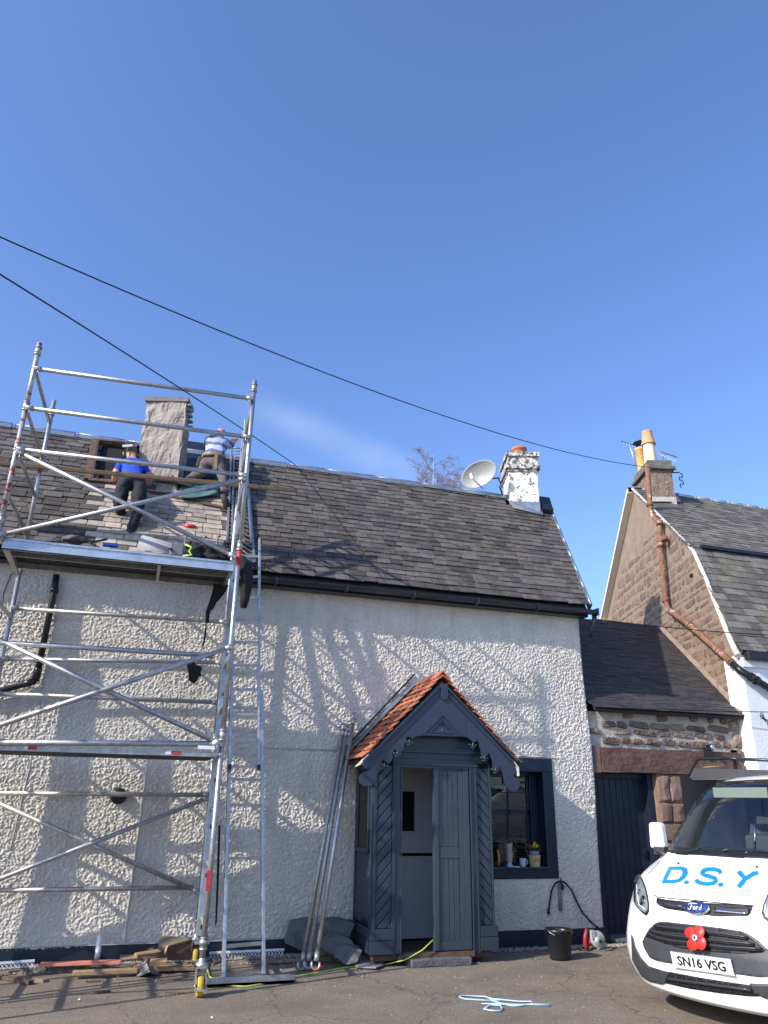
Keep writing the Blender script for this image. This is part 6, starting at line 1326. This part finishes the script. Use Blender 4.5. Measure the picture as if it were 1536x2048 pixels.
# bumper: dark lower sides, bottom grille, white lip
patch([(1264, 1870), (1268, 1878), (1272, 1895), (1284, 1917), (1298, 1932), (1330, 1942), (1342, 1944), (1334, 1956), (1331, 1966), (1325, 1968), (1300, 1962), (1284, 1952), (1276, 1938), (1266, 1920)], .005, .008, M['vangrey'], 'bumper_side', van, 5)
lg = patch([(1342, 1944), (1400, 1955), (1450, 1963), (1500, 1970), (1560, 1974), (1560, 1992), (1500, 1992), (1440, 1986), (1380, 1977), (1331, 1966), (1334, 1956)], .003, .006, M['vandark'], 'bumper_grille', van, 6)
for pts in ([(1336, 1955), (1380, 1962), (1440, 1970), (1505, 1979)],): stroke(pts, .012, M['vanslat'], 'grille_bar', lg, .018, 6)
for x0 in (1352, 1374, 1394, 1414, 1436, 1458, 1480): stroke([(x0, 1949+(x0-1352)*.16), (x0+9, 1971+(x0-1352)*.15)], .0035, M['vanslat'], 'grille_rib', lg, .014, 5, 3)
patch([(1500, 1966), (1560, 1968), (1560, 1996), (1535, 1996), (1510, 1985)], .012, .010, M['vangrey'], 'bumper_side', van, 6)
# headlights
hl_px = [(1281, 1751), (1287, 1762), (1292, 1775), (1296, 1790), (1299, 1810), (1299, 1822), (1294, 1832), (1285, 1826), (1274, 1814), (1269, 1804), (1268, 1790), (1270, 1775), (1275, 1760)]
hl = patch(hl_px, .004, .006, M['vandark'], 'headlight', van, 3.5); 
sil = mat('lamp_reflector', (.30, .32, .35), .35, .35, var=.25, vs=30)
patch([(1282, 1756), (1286, 1766), (1291, 1778), (1295, 1795), (1297, 1812), (1296, 1822), (1291, 1826), (1282, 1820), (1274, 1810), (1272, 1795), (1274, 1776), (1278, 1762)], .009, .003, sil, 'reflector', hl, 3)
def lamp(x, y, r_, parent):
    p = VH(x, y, .012); n_ = (VH(x, y, .05)-VH(x, y, 0)).normalized(); MB().lathe([(r_, 0), (r_*1.1, .012), (r_*.95, .014), (r_*.8, .004), (r_*.5, .012), (0, .018)], p, 18, n_).build('bulb', M['chrome'], parent)
lamp(1289, 1803, .040, hl); lamp(1282, 1786, .022, hl)
stroke([(1276, 1770), (1277, 1790), (1281, 1810), (1292, 1820)], .006, M['whiteplastic'], 'light_strip', hl, .014, 6)
patch(hl_px, .026, 0, M['lens'], 'lens', hl, 3.5)
hr_px = [(1536, 1789), (1560, 1784), (1570, 1820), (1560, 1856), (1540, 1846), (1528, 1838), (1524, 1828), (1526, 1812)]
h2_ = patch(hr_px, .004, .006, M['vandark'], 'headlight', van, 4); patch([(1536, 1795), (1556, 1790), (1560, 1820), (1556, 1848), (1540, 1840), (1531, 1833), (1528, 1824), (1530, 1810)], .009, .003, sil, 'reflector', h2_, 3)
stroke([(1532, 1812), (1530, 1826), (1538, 1836), (1550, 1842)], .006, M['whiteplastic'], 'light_strip', h2_, .014, 6); patch(hr_px, .026, 0, M['lens'], 'lens', h2_, 4)
# letters on the bonnet, thin vinyl
patch([(1338, 1734), (1366, 1734), (1374, 1738), (1376, 1746), (1371, 1756), (1360, 1764), (1348, 1767), (1323, 1767)], .0035, 0, M['vanblue'], 'letter_d', van, 4)
patch([(1344, 1741), (1362, 1741), (1366, 1745), (1364, 1752), (1357, 1759), (1348, 1761), (1334, 1761)], .0055, 0, M['vanwhite'], 'letter_counter', van, 4)
patch(ell(1373, 1765, 5.2, 3.6, -.3, 14), .0035, 0, M['vanblue'], 'full_stop', van, 3); patch(ell(1441.5, 1770, 6, 4, -.3, 14), .0035, 0, M['vanblue'], 'full_stop', van, 3)
def vstroke(pts, wpx, name):
    # calligraphic stroke as a filled outline
    L_, R2 = [], []
    for i, p in enumerate(pts):
        q0, q1 = pts[max(0, i-1)], pts[min(len(pts)-1, i+1)]; dx, dy = q1[0]-q0[0], q1[1]-q0[1]; l = math.hypot(dx, dy); nx_, ny_ = -dy/l, dx/l
        w_ = wpx; L_.append((p[0]+nx_*w_, p[1]+ny_*w_*.8)); R2.append((p[0]-nx_*w_, p[1]-ny_*w_*.8))
    return patch(L_+R2[::-1], .0035, 0, M['vanblue'], name, van, 4)
vstroke([(1442, 1747), (1438, 1741.5), (1428, 1739), (1415, 1739), (1407, 1742), (1404, 1747), (1409, 1751), (1420, 1753.5), (1430, 1757), (1432, 1762), (1427, 1767), (1415, 1768.5), (1402, 1767), (1395, 1764), (1392, 1760)], 4.7, 'letter_s')
vstroke([(1478, 1743), (1481, 1748), (1490, 1757), (1486, 1764), (1477, 1775)], 5.0, 'letter_y'); vstroke([(1516, 1746), (1507, 1748), (1494, 1756), (1489, 1759)], 4.8, 'letter_y')
# poppy
pc = (1392, 1877); pnrm = (VH(pc[0], pc[1], .05)-VH(pc[0], pc[1], 0)).normalized(); pctr = VH(*pc, .07)
def pop(x, y): return PP(x, y, pctr, pnrm)
py_t = thing('poppy', 'big red plastic poppy tied to the van grille', 'poppy', pctr)
for i, (cx_, cy_, rx, ry, rot) in enumerate(((1382.5, 1866, 13.5, 11.5, .5), (1399, 1864, 11, 13.5, -.2), (1387, 1888, 12.5, 13, .3), (1403, 1886, 10.5, 14.5, -.15))):
    P_ = [pop(x, y)+pnrm*(.006*(i % 2)) for x, y in ell(cx_, cy_, rx, ry, rot, 20)]; c_ = pop(cx_*.7+pc[0]*.3, cy_*.7+pc[1]*.3)-pnrm*.008
    k = MB(); k.add(P_+[c_], [(j, (j+1) % 20, 20) for j in range(20)], True); o = k.build('petal', M['poppy'], py_t); so_ = o.modifiers.new('t', 'SOLIDIFY'); so_.thickness = .004
c_ = pop(1392.5, 1876)+pnrm*.01; MB().lathe([(0, .012), (.012, .012), (.0125, .010)], c_, 18, pnrm).build('seed_head', M['black'], py_t); MB().lathe([(.012, .006), (.0125, .016), (.020, .016), (.0205, .004)], c_, 20, pnrm).build('white_ring', M['whiteplastic'], py_t)
# door mirror
mp = [PY(1309, 1652, VW(-1.12, 1.15, 0).y), PY(1311, 1690, VW(-1.12, 1.15, 0).y)]
mc_ = (mp[0]+mp[1])/2; mir = MB()
mw, mh = VL*.17, V((0, 0, .27)); t_ = MB().hexa([mc_+VL*a-VFWD*b+V((0, 0, z)) for z, k_ in ((-.125, 1.0), (.125, .86)) for a, b in ((-.085*k_, 0), (.085*k_, 0), (.085*k_, .10), (-.085*k_, .10))]); mr_ = t_.build('wing_mirror', M['vanwhite'], van, bevel=.03)
MB().obox(mc_+V((0, 0, -.14))-VFWD*.03+VL*.03, VL*.12, VFWD*.07, (0, 0, .07)).path([mc_+V((0, 0, -.13)), mc_+V((.0, 0, -.17))+VL*.08, mc_+V((0, 0, -.2))+VL*.16], .028, 8).build('mirror_arm', M['vangrey'], van)
# wheels and underside
for a in (-.80, .80):
    for b_ in (.95, 3.85):
        c_ = VW(a, b_, .33); w_ = MB().lathe([(.2, -.11), (.30, -.11), (.33, -.08), (.335, 0), (.33, .08), (.30, .11), (.2, .11)], c_, 28, VL).build('tyre', M['tyre'], van); MB().lathe([(0, .06), (.1, .08), (.19, .05), (.2, .1)], c_, 20, VL*(1 if a > 0 else -1)).build('rim', M['alu_dirty'], w_)
vbox(MB(), -.8, .8, .35, 4.8, .24, .38).build('underbody', M['vandark'], van)
# roof rack with a short ladder section and timber
rk = thing('roof_rack', 'black tubular roof rack on the van with a grey ladder lashed across it', 'roof rack', VW(0, 2.2, 2.0))
yr = VW(-.3, 1.95, 0)
def RK(px, py, d_=0.0): return PP(px, py, VW(0, 1.95+d_, 0), VFWD)
MB().path([RK(1379, 1553), RK(1381, 1545), RK(1392, 1523), RK(1397, 1518), RK(1440, 1517), RK(1500, 1519), RK(1580, 1522)], .017, 8).path([RK(1440, 1517), RK(1473, 1517), RK(1476, 1530)], .017, 8).build('front_hoop', M['black'], rk)
MB().prism([RK(1381, 1556), RK(1390, 1536), RK(1620, 1543), RK(1620, 1556)], VFWD*.02).build('crossbar', M['vangrey'], rk); 
MB().beam(RK(1384, 1550), RK(1384, 1550)-VFWD*2.2, .03, .03).build('side_rail', M['black'], rk)
for a in (-.6, .2): MB().beam(VW(a, 1.95, 1.9), VW(a, 1.95, 2.08), .03, .03).build('rack_foot', M['black'], rk)
o = MB().beam(RK(1386, 1553, .05), RK(1620, 1550, .05), .05, .07).build('ladder_section', M['zinc']); tag(o, 'grey metal ladder section lying across the van roof rack', 'ladder')
o = MB().beam(RK(1404, 1533, .12), RK(1445, 1530, .12), .06, .035).build('timber_offcut', M['wood_lt'], None, bevel=.004); tag(o, 'orange brown timber offcut on the van roof rack', 'offcut')

# ================================================================== odds and ends on the ground
def at(px, py, z=0): return PZ(px, py, z)
bk2 = thing('bucket', 'black plastic builder bucket standing by the navy base right of the porch', 'bucket', at(1130, 1920)); c = V((at(1130, 1922).x, at(1130, 1922).y+.1, 0))
MB().lathe([(0, .01), (.105, .01), (.11, 0), (.118, .02), (.145, .27), (.155, .275), (.155, .30), (.145, .305), (.135, .27), (.108, .03), (0, .03)], c, 28).build('bucket_body', M['black'], bk2)
MB().path([c+V((.15*math.cos(a), .15*math.sin(a)*.6-.03, .29-.05*abs(math.sin(a)))) for a in np.linspace(PI, 2*PI, 14)], .004, 5).build('handle', M['zinc'], bk2)
cs = thing('circular_saw', 'red and white circular saw lying on the ground right of the bucket', 'saw', at(1190, 1905)); c = V((at(1202, 1903).x, at(1202, 1903).y+.05, .12))
fn = V((-.15, -1, .12)).normalized()
MB().lathe([(0, .012), (.078, .012), (.09, .004), (.09, -.012), (0, -.012)], c, 28, fn).obox(c+V((.05, 0, -.07)), (.12, 0, .04), (0, .03, 0), (0, 0, .03)).obox(c+V((-.06, .01, .05)), (.05, 0, 0), (0, .05, 0), (0, 0, .09)).build('blade_guard', mat('dull_white', (.36, .36, .37), .5), cs); MB().lathe([(0, .03), (.055, .03), (.06, .02)], c+V((.015, 0, -.02)), 20, fn).build('blade', M['alu_dirty'], cs)
MB().lathe([(0, .045), (.018, .045), (.02, .03)], c+V((.015, 0, -.02)), 12, fn).build('blade_bolt', M['black'], cs)
MB().obox(c+V((.02, .02, -.115)), (.30, 0, .03), (0, .12, 0), (0, 0, .008)).build('base_plate', M['alu_dirty'], cs)
MB().path([c+V((-.12, .03, .11)), c+V((-.15, .03, .03)), c+V((-.16, .03, -.06)), c+V((-.12, .03, -.1))], [.018, .022, .026, .022], 10).tube(c+V((-.12, .06, -.03)), c+V((-.0, .09, -.03)), .045, 12).build('handle', mat('dark_red_plastic', (.33, .03, .03), .5), cs)
MB().path([c+V((-.16, .05, -.08)), c+V((-.2, .06, -.11)), c+V((-.24, .05, -.12)), c+V((-.1, -.0, -.12)), c+V((-.22, -.05, -.125))], .007, 6).build('power_cord', M['black'], cs)
# hose on its hook
ho = thing('garden_hose', 'black hose looped over a wall hook below the window, trailing to the corner', 'hose', PY(1121, 1760, D-.05))
hp_ = [(1097, 1826), (1099, 1806), (1103, 1782), (1110, 1767), (1120, 1762), (1130, 1765), (1143, 1780), (1153, 1803), (1166, 1827), (1185, 1847), (1205, 1862), (1219, 1872)]
MB().path([PY(x, y, D-.055+(-.07 if i > 9 else 0)) for i, (x, y) in enumerate(hp_)], .011, 8).build('hose', M['blackm'], ho)
MB().tube(PY(1097, 1829, D-.055), PY(1097, 1818, D-.055), .018, 10).build('nozzle', M['black'], ho)
MB().tube(PY(1119.5, 1766, D-.04), PY(1121, 1822, D-.04), .022, 10).build('grey_pipe', M['grey_tool'], ho); MB().path([PY(1122, 1755, D-.05), PY(1122, 1765, D-.07), PY(1126, 1774, D-.07)], [.006, .012, .018], 8).build('tap', M['black'], ho)
MB().obox(PY(1124, 1775, D-.06), (.03, 0, 0), (0, .03, 0), (0, 0, .05)).build('tap_body', M['black'], ho)
# window sill bits
SZ = WZ0+.001
def sill(px, y): return PY(px, 1735, y).x
pt_ = thing('plant_pot', 'cream enamel pot with yellow and magenta flowers at the right of the window sill', 'pot plant', (0, 0, 0)); c = V((sill(1070, D+.06), D+.06, SZ))
MB().lathe([(0, 0), (.062, 0), (.068, .01), (.075, .12), (.082, .125), (.082, .135), (.072, .13), (.06, .02)], c, 24).build('pot', M['potc'], pt_)
MB().lathe([(.05, .08), (.062, .13), (.066, .18), (.06, .185), (.055, .14)], c, 20).build('inner_pot', M['potg'], pt_)
text('BUTTER', 'pot_lettering', M['black'], pt_, c+V((-.02, -.078, .075)), (1, -.2, 0), (-.2, -1, 0), .022, extrude=.0008)
rr = random.Random(2); lf = MB()
for k in range(70):
    a = rr.uniform(0, 6.28); r_ = rr.uniform(.01, .10); p = c+V((r_*math.cos(a), r_*math.sin(a)*.5, .19+rr.uniform(0, .07))); u = V((rr.uniform(-1, 1), rr.uniform(-1, 1), rr.uniform(-.3, 1))).normalized()*.02; v_ = u.orthogonal().normalized()*.009
    lf.add([p-u, p+v_, p+u, p-v_], [(0, 1, 2, 3)])
o = lf.build('leaves', M['leaf'], pt_); o['kind'] = 'stuff'
for (dx, dz, mm, n_) in ((-.01, .27, 'petal', 1), (.022, .245, 'petal', 1), (-.022, .24, 'petal', 1), (-.08, .24, 'petal2', 1), (-.065, .225, 'petal2', 1)):
    f_ = MB(); cc2 = c+V((dx, -.04, dz))
    for k in range(5):
        a = k*1.256; f_.lathe([(0, .003), (.010, 0), (.0, -.003)], cc2+V((math.cos(a)*.013, 0, math.sin(a)*.013)), 8, (0, -1, .1))
    f_.build('flower', M[mm], pt_)
mg = thing('mug', 'pale blue mug between the vase and the flower pot on the sill', 'mug', (0, 0, 0)); c = V((sill(1046, D+.05), D+.05, SZ))
MB().lathe([(0, 0), (.032, 0), (.036, .01), (.042, .10), (.038, .10), (.032, .01)], c, 20).build('cup', M['mug'], mg); MB().path([c+V((.038, -.01, .085)), c+V((.06, -.012, .075)), c+V((.06, -.012, .04)), c+V((.036, -.01, .025))], .006, 6).build('handle', M['mug'], mg)
vs2 = thing('vase', 'tall grey stoneware vase with pale blue foot on the window sill', 'vase', (0, 0, 0)); c = V((sill(1019, D+.05), D+.05, SZ))
MB().lathe([(0, 0), (.048, 0), (.05, .01), (.03, .035), (.028, .05)], c, 20).build('foot', M['vaseb'], vs2)
MB().lathe([(.028, .05), (.04, .07), (.038, .16), (.04, .22), (.053, .27), (.045, .27), (.03, .2)], c, 20).build('vase_body', M['vase'], vs2); MB().path([c+V((.036, 0, .18)), c+V((.056, 0, .16)), c+V((.05, 0, .12)), c+V((.036, 0, .10))], .005, 6).build('handle', M['vase'], vs2)
o = MB()
for k in range(7): o.path([c+V((0, 0, .25)), c+V((rr.uniform(-.03, .03), 0, .30)), c+V((rr.uniform(-.05, .05), rr.uniform(-.02, .02), .35))], .0016, 4)
o.build('dry_twigs', M['wood_dk'], vs2)
c = V((sill(996, D+.05)+.0, D+.04, SZ)); o = MB().path([c+V((-.0, 0, .02)), c+V((.012, 0, .08)), c+V((.008, 0, .15)), c+V((-.005, 0, .20))], [.014, .017, .017, .012], 8).build('orange_tool', M['orange']); tag(o, 'orange plastic tool standing on the sill against the porch', 'tool')
c = V((sill(1033, D+.02), D+.02, SZ)); o = MB()
for k in range(6): o.lathe([(0, .012), (.010, .006), (.012, 0)], c+V((k*.013-.03, rr.uniform(-.01, .01), 0)), 8)
o = o.build('small_shells', M['whiteplastic']); o['kind'] = 'stuff'; tag(o, 'little pink and white pebbles beside the mug on the sill', 'pebbles')
# timber and rubble at the foot of the wall
def board(p, q, wd, th, m, name, lab, cat, up=(0, 0, 1), grp=None): o = MB().beam(p, q, wd, th, up).build(name, M[m], None, bevel=.002); tag(o, lab, cat, grp); return o
board(at(80, 1929, .08)+V((0, 0, 0)), at(242, 1923, .09), .10, .025, 'pinkred', 'painted_board', 'long faded red board lying at the foot of the wall', 'board')
board(at(145, 1946, .05), at(275, 1940, .05), .10, .03, 'wood_lt', 'timber_offcut', 'brown plank lying flat in front of the splintered pile', 'offcut')
board(at(268, 1937, .05), at(388, 1935, .03), .13, .03, 'wood_lt', 'timber_offcut', 'pale pine board running right from the splintered pile to the castor', 'offcut')
rr = random.Random(5)
for k, (x0, y0, x1, y1, m, lab) in enumerate(((236, 1912, 282, 1903, 'wood_lt', 'light splintered offcut at the left of the timber pile'), (240, 1918, 300, 1912, 'wood', 'grey brown offcut low in the timber pile'), (262, 1899, 318, 1894, 'wood_dk', 'dark strip on top of the timber pile'), (272, 1912, 318, 1904, 'wood_lt', 'pale offcut in the middle of the timber pile'), (252, 1894, 310, 1897, 'wood_dk', 'thin dark lath along the back of the timber pile'), (290, 1918, 330, 1909, 'wood_dk', 'dark brown block at the right of the timber pile'), (300, 1925, 334, 1922, 'wood_lt', 'short pale stub in front of the dark block'))):
    board(at(x0, y0, .05+.02*k), at(x1, y1, .06+.02*k), rr.uniform(.06, .1), rr.uniform(.02, .035), m, 'timber_offcut', lab, 'offcut', (rr.uniform(-.2, .2), -.3, 1), 'splintered offcuts piled by the wall')
o = MB().prism([PY(318, 1872, 9.1), PY(400, 1876, 9.1), PY(396, 1905, 9.0), PY(316, 1902, 9.0)], (0, .02, 0)).build('plywood_sheet', M['wood_ply']); tag(o, 'grey green plywood sheet propped upright behind the rear castor', 'plywood')
o = MB().prism([PY(334, 1892, 8.85), PY(405, 1874, 9.05), PY(404, 1922, 8.95), PY(324, 1920, 8.8)], (0, .02, 0)).build('plywood_sheet', M['wood_dk']); tag(o, 'darker board leaning in front of the plywood, its pale edge slanting up', 'plywood')
o = board(PY(326, 1920, 8.79), PY(335, 1892, 8.84), .02, .02, 'wood_lt', 'edge_strip', 'pale raw edge strip of the leaning dark board', 'strip'); o2 = board(PY(335, 1892, 8.83), PY(404, 1873, 9.03), .02, .015, 'wood_lt', 'edge_strip', 'long pale edge strip slanting up along the dark board', 'strip')
q_ = [at(269, 1934, .02), at(292, 1924, .10), at(316, 1932, .02)]; f_ = [at(275, 1954, .0), at(299, 1944, .07), at(316, 1951, .0)]
o = MB().add(q_+f_, [(0, 1, 4, 3), (1, 2, 5, 4)]).build('ridge_piece', M['bronze']); so_ = o.modifiers.new('t', 'SOLIDIFY'); so_.thickness = .012; tag(o, 'grey V shaped ridge piece lying on the tarmac in front of the timber', 'ridge piece')
board(at(4, 1954, .02), at(62, 1965, .02), .05, .03, 'wood_dk', 'timber_offcut', 'thin reddish lath lying on the tarmac at far left', 'offcut'); board(at(74, 1959, .01), at(92, 1962, .01), .07, .03, 'wood_ply', 'timber_offcut', 'small greenish stub at the end of the reddish lath', 'offcut')
board(at(190, 1985, .01), at(218, 1981, .01), .05, .015, 'wood_dk', 'timber_offcut', 'dark red sliver lying in the long ground shadow', 'offcut'); board(at(172, 1963, .008), at(204, 1962, .008), .018, .01, 'wood_dk', 'timber_offcut', 'thin brown splinter on the tarmac below the red board', 'offcut')
for (x0, x1, y0, y1, lab) in ((-60, 22, 1918, 1914, 'upper length of white perforated render bead at far left'), (-60, 68, 1938, 1928, 'lower length of white perforated render bead at far left'), (418, 568, 1912, 1905, 'white perforated bead lying by the wall behind the ladder feet')):
    a, b_ = at(x0, y0, .06), at(x1, y1, .07); m_ = MB().beam(a+V((0, 0, .03)), b_+V((0, 0, .03)), .012, .02)
    n_ = int((b_-a).length/.035)
    for k in range(n_): p, q = a.lerp(b_, k/n_), a.lerp(b_, (k+1)/n_); m_.beam(p+V((0, 0, .02)), q-V((0, .005, .02)), .004, .005); m_.beam(p-V((0, .005, .02)), q+V((0, 0, .02)), .004, .005)
    m_.beam(a-V((0, .006, .02)), b_-V((0, .006, .02)), .005, .008); o = m_.build('render_bead', M['whiteplastic']); tag(o, lab, 'metal bead')
o = MB().path([at(193, 1924, .05), PY(196, 1900, 9.05), PY(200, 1876, 9.12), PY(201, 1872, 9.14)], [.028, .028, .028, .02], 12).build('white_pipe', M['whiteplastic']); tag(o, 'short white plastic pipe leaning against the navy base of the wall', 'pipe')
# slabs and stones between the poles and the porch
def slab(px0, py0, px1, py1, y, hgt, m, lab, tilt=.25, seed=0, name='stone_slab'):
    a, b_ = PY(px0, py0, y), PY(px1, py1, y+.02); rr2 = random.Random(seed); n_ = 6; P_ = []
    cx_, cz_ = (a.x+b_.x)/2, (a.z+b_.z)/2; rx, rz_ = abs(b_.x-a.x)/2, abs(a.z-b_.z)/2
    for k in range(n_):
        an = 2*PI*k/n_+.3; P_.append(V((cx_+rx*math.cos(an)*rr2.uniform(.75, 1.2), y+tilt*(rz_*math.sin(an)), cz_+rz_*math.sin(an)*rr2.uniform(.7, 1.15))))
    o = MB().prism(P_, (0, hgt, .02)).build(name, M[m], None, bevel=.008); rough(o, .008, seed, 3); tag(o, lab, 'stone', 'stone slabs heaped beside the porch'); return o
slab(572, 1830, 650, 1912, 9.05, .05, 'rubble', 'tall grey slab standing against the wall at the left of the stone heap', .3, 1)
slab(640, 1835, 705, 1880, 9.0, .08, 'rubble', 'dark slab behind the tallest scaffold brace', .5, 2)
slab(600, 1862, 660, 1915, 8.85, .06, 'rubble', 'slab behind the feet of the two left scaffold braces', .6, 3)
slab(650, 1868, 712, 1912, 8.72, .14, 'rubble', 'grey boulder slab nearest the porch corner', .7, 4)
slab(668, 1890, 722, 1926, 8.60, .12, 'rubble', 'rounded grey stone in front of the heap by the porch', .7, 6)
slab(690, 1840, 712, 1862, 9.1, .05, 'wood_dk', 'dark wedge of stone tucked between wall and porch', .3, 7)
o = MB().prism([at(706, 1931, .012), at(722, 1912, .05), at(738, 1910, .05), at(772, 1930, .01), at(752, 1937, .02), at(716, 1936, .01)], (0, 0, .012)).build('slate_fragment', M['bronze']); tag(o, 'broken grey slate on the ground left of the doorstep', 'slate')
for k, (x, y) in enumerate(((540, 1928), (605, 1926), (520, 1921))): board(at(x, y, .01), at(x+45-10*k, y-3+2*k, .012), .03, .01, 'wood_dk', 'timber_offcut', ('thin brown lath right of the ladder foot', 'thin brown lath under the pole hooks', 'brown splinter just behind the ladder foot')[k], 'offcut')
# cords and ropes
pc_ = [(408, 1910), (415, 1940), (419, 1953), (432, 1962), (455, 1971), (490, 1973), (525, 1968), (560, 1957), (600, 1951), (640, 1944), (690, 1935), (720, 1931), (770, 1929), (810, 1920), (845, 1900), (866, 1880)]
o = MB().path([at(x, y, .009) if i > 1 and i < 13 else (at(x, y, .02) if i < 2 else PY(x, y, 8.45)) for i, (x, y) in enumerate(pc_)], .006, 6).build('extension_cord', M['cord']); tag(o, 'yellow green cord trailing along the ground from the castor into the porch', 'cord')
o = MB().path([at(x, y, .008) for x, y in ((918, 1994), (922, 1991), (970, 1993), (985, 1998), (1000, 2002), (960, 2000), (930, 1998), (918, 1994))], .006, 6, closed=True).path([at(x, y, .01) for x, y in ((978, 1997), (1010, 2000), (1040, 2003), (1062, 2003), (1066, 2007), (1050, 2010), (1025, 2012), (1000, 2006), (980, 2000))], .006, 6).path([at(x, y, .012) for x, y in ((968, 2018), (978, 2010), (1000, 2011), (1005, 2017), (998, 2022), (980, 2021), (969, 2018))], .006, 6).path([at(x, y, .01) for x, y in ((963, 2007), (1000, 2008), (1040, 2010), (1060, 2009), (1098, 2010))], [.004, .008, .007, .008, .015], 6).build('blue_rope', M['rope_b']); tag(o, 'pale blue rope lying in loops on the tarmac in front of the porch', 'rope')
# worn letters on the tarmac and loose chips
for i, (tx, px) in enumerate((('I', 331), ('I', 336), ('F', 343), ('G', 352), ('I', 361), ('I', 366))): 
    pz_ = at(px, 1985, .004); text(tx, 'road_mark', mat('ochre_mark', (.17, .115, .06), .9, var=.3, vs=40) if i == 0 else bpy.data.materials['ochre_mark'], road, pz_, (1, -.05, 0), (0, 0, 1), .09, extrude=.0005)
rr = random.Random(9); chp = [('whitish mortar chip left of the front castor', 312, 1962), ('small pale chip below the red board', 210, 1961), ('white chip beside the ridge piece', 236, 1953), ('white chip in the long ground shadow', 158, 1999), ('pale chip on the tarmac below the castor', 424, 2035)]
for lab, x, y in chp:
    o = MB(); pebble(o, 0, 0, 0, .016); o = o.build('mortar_chip', M['whiteplastic']); o.location = at(x, y, .005); tag(o, lab, 'chip', 'mortar chips on the tarmac')
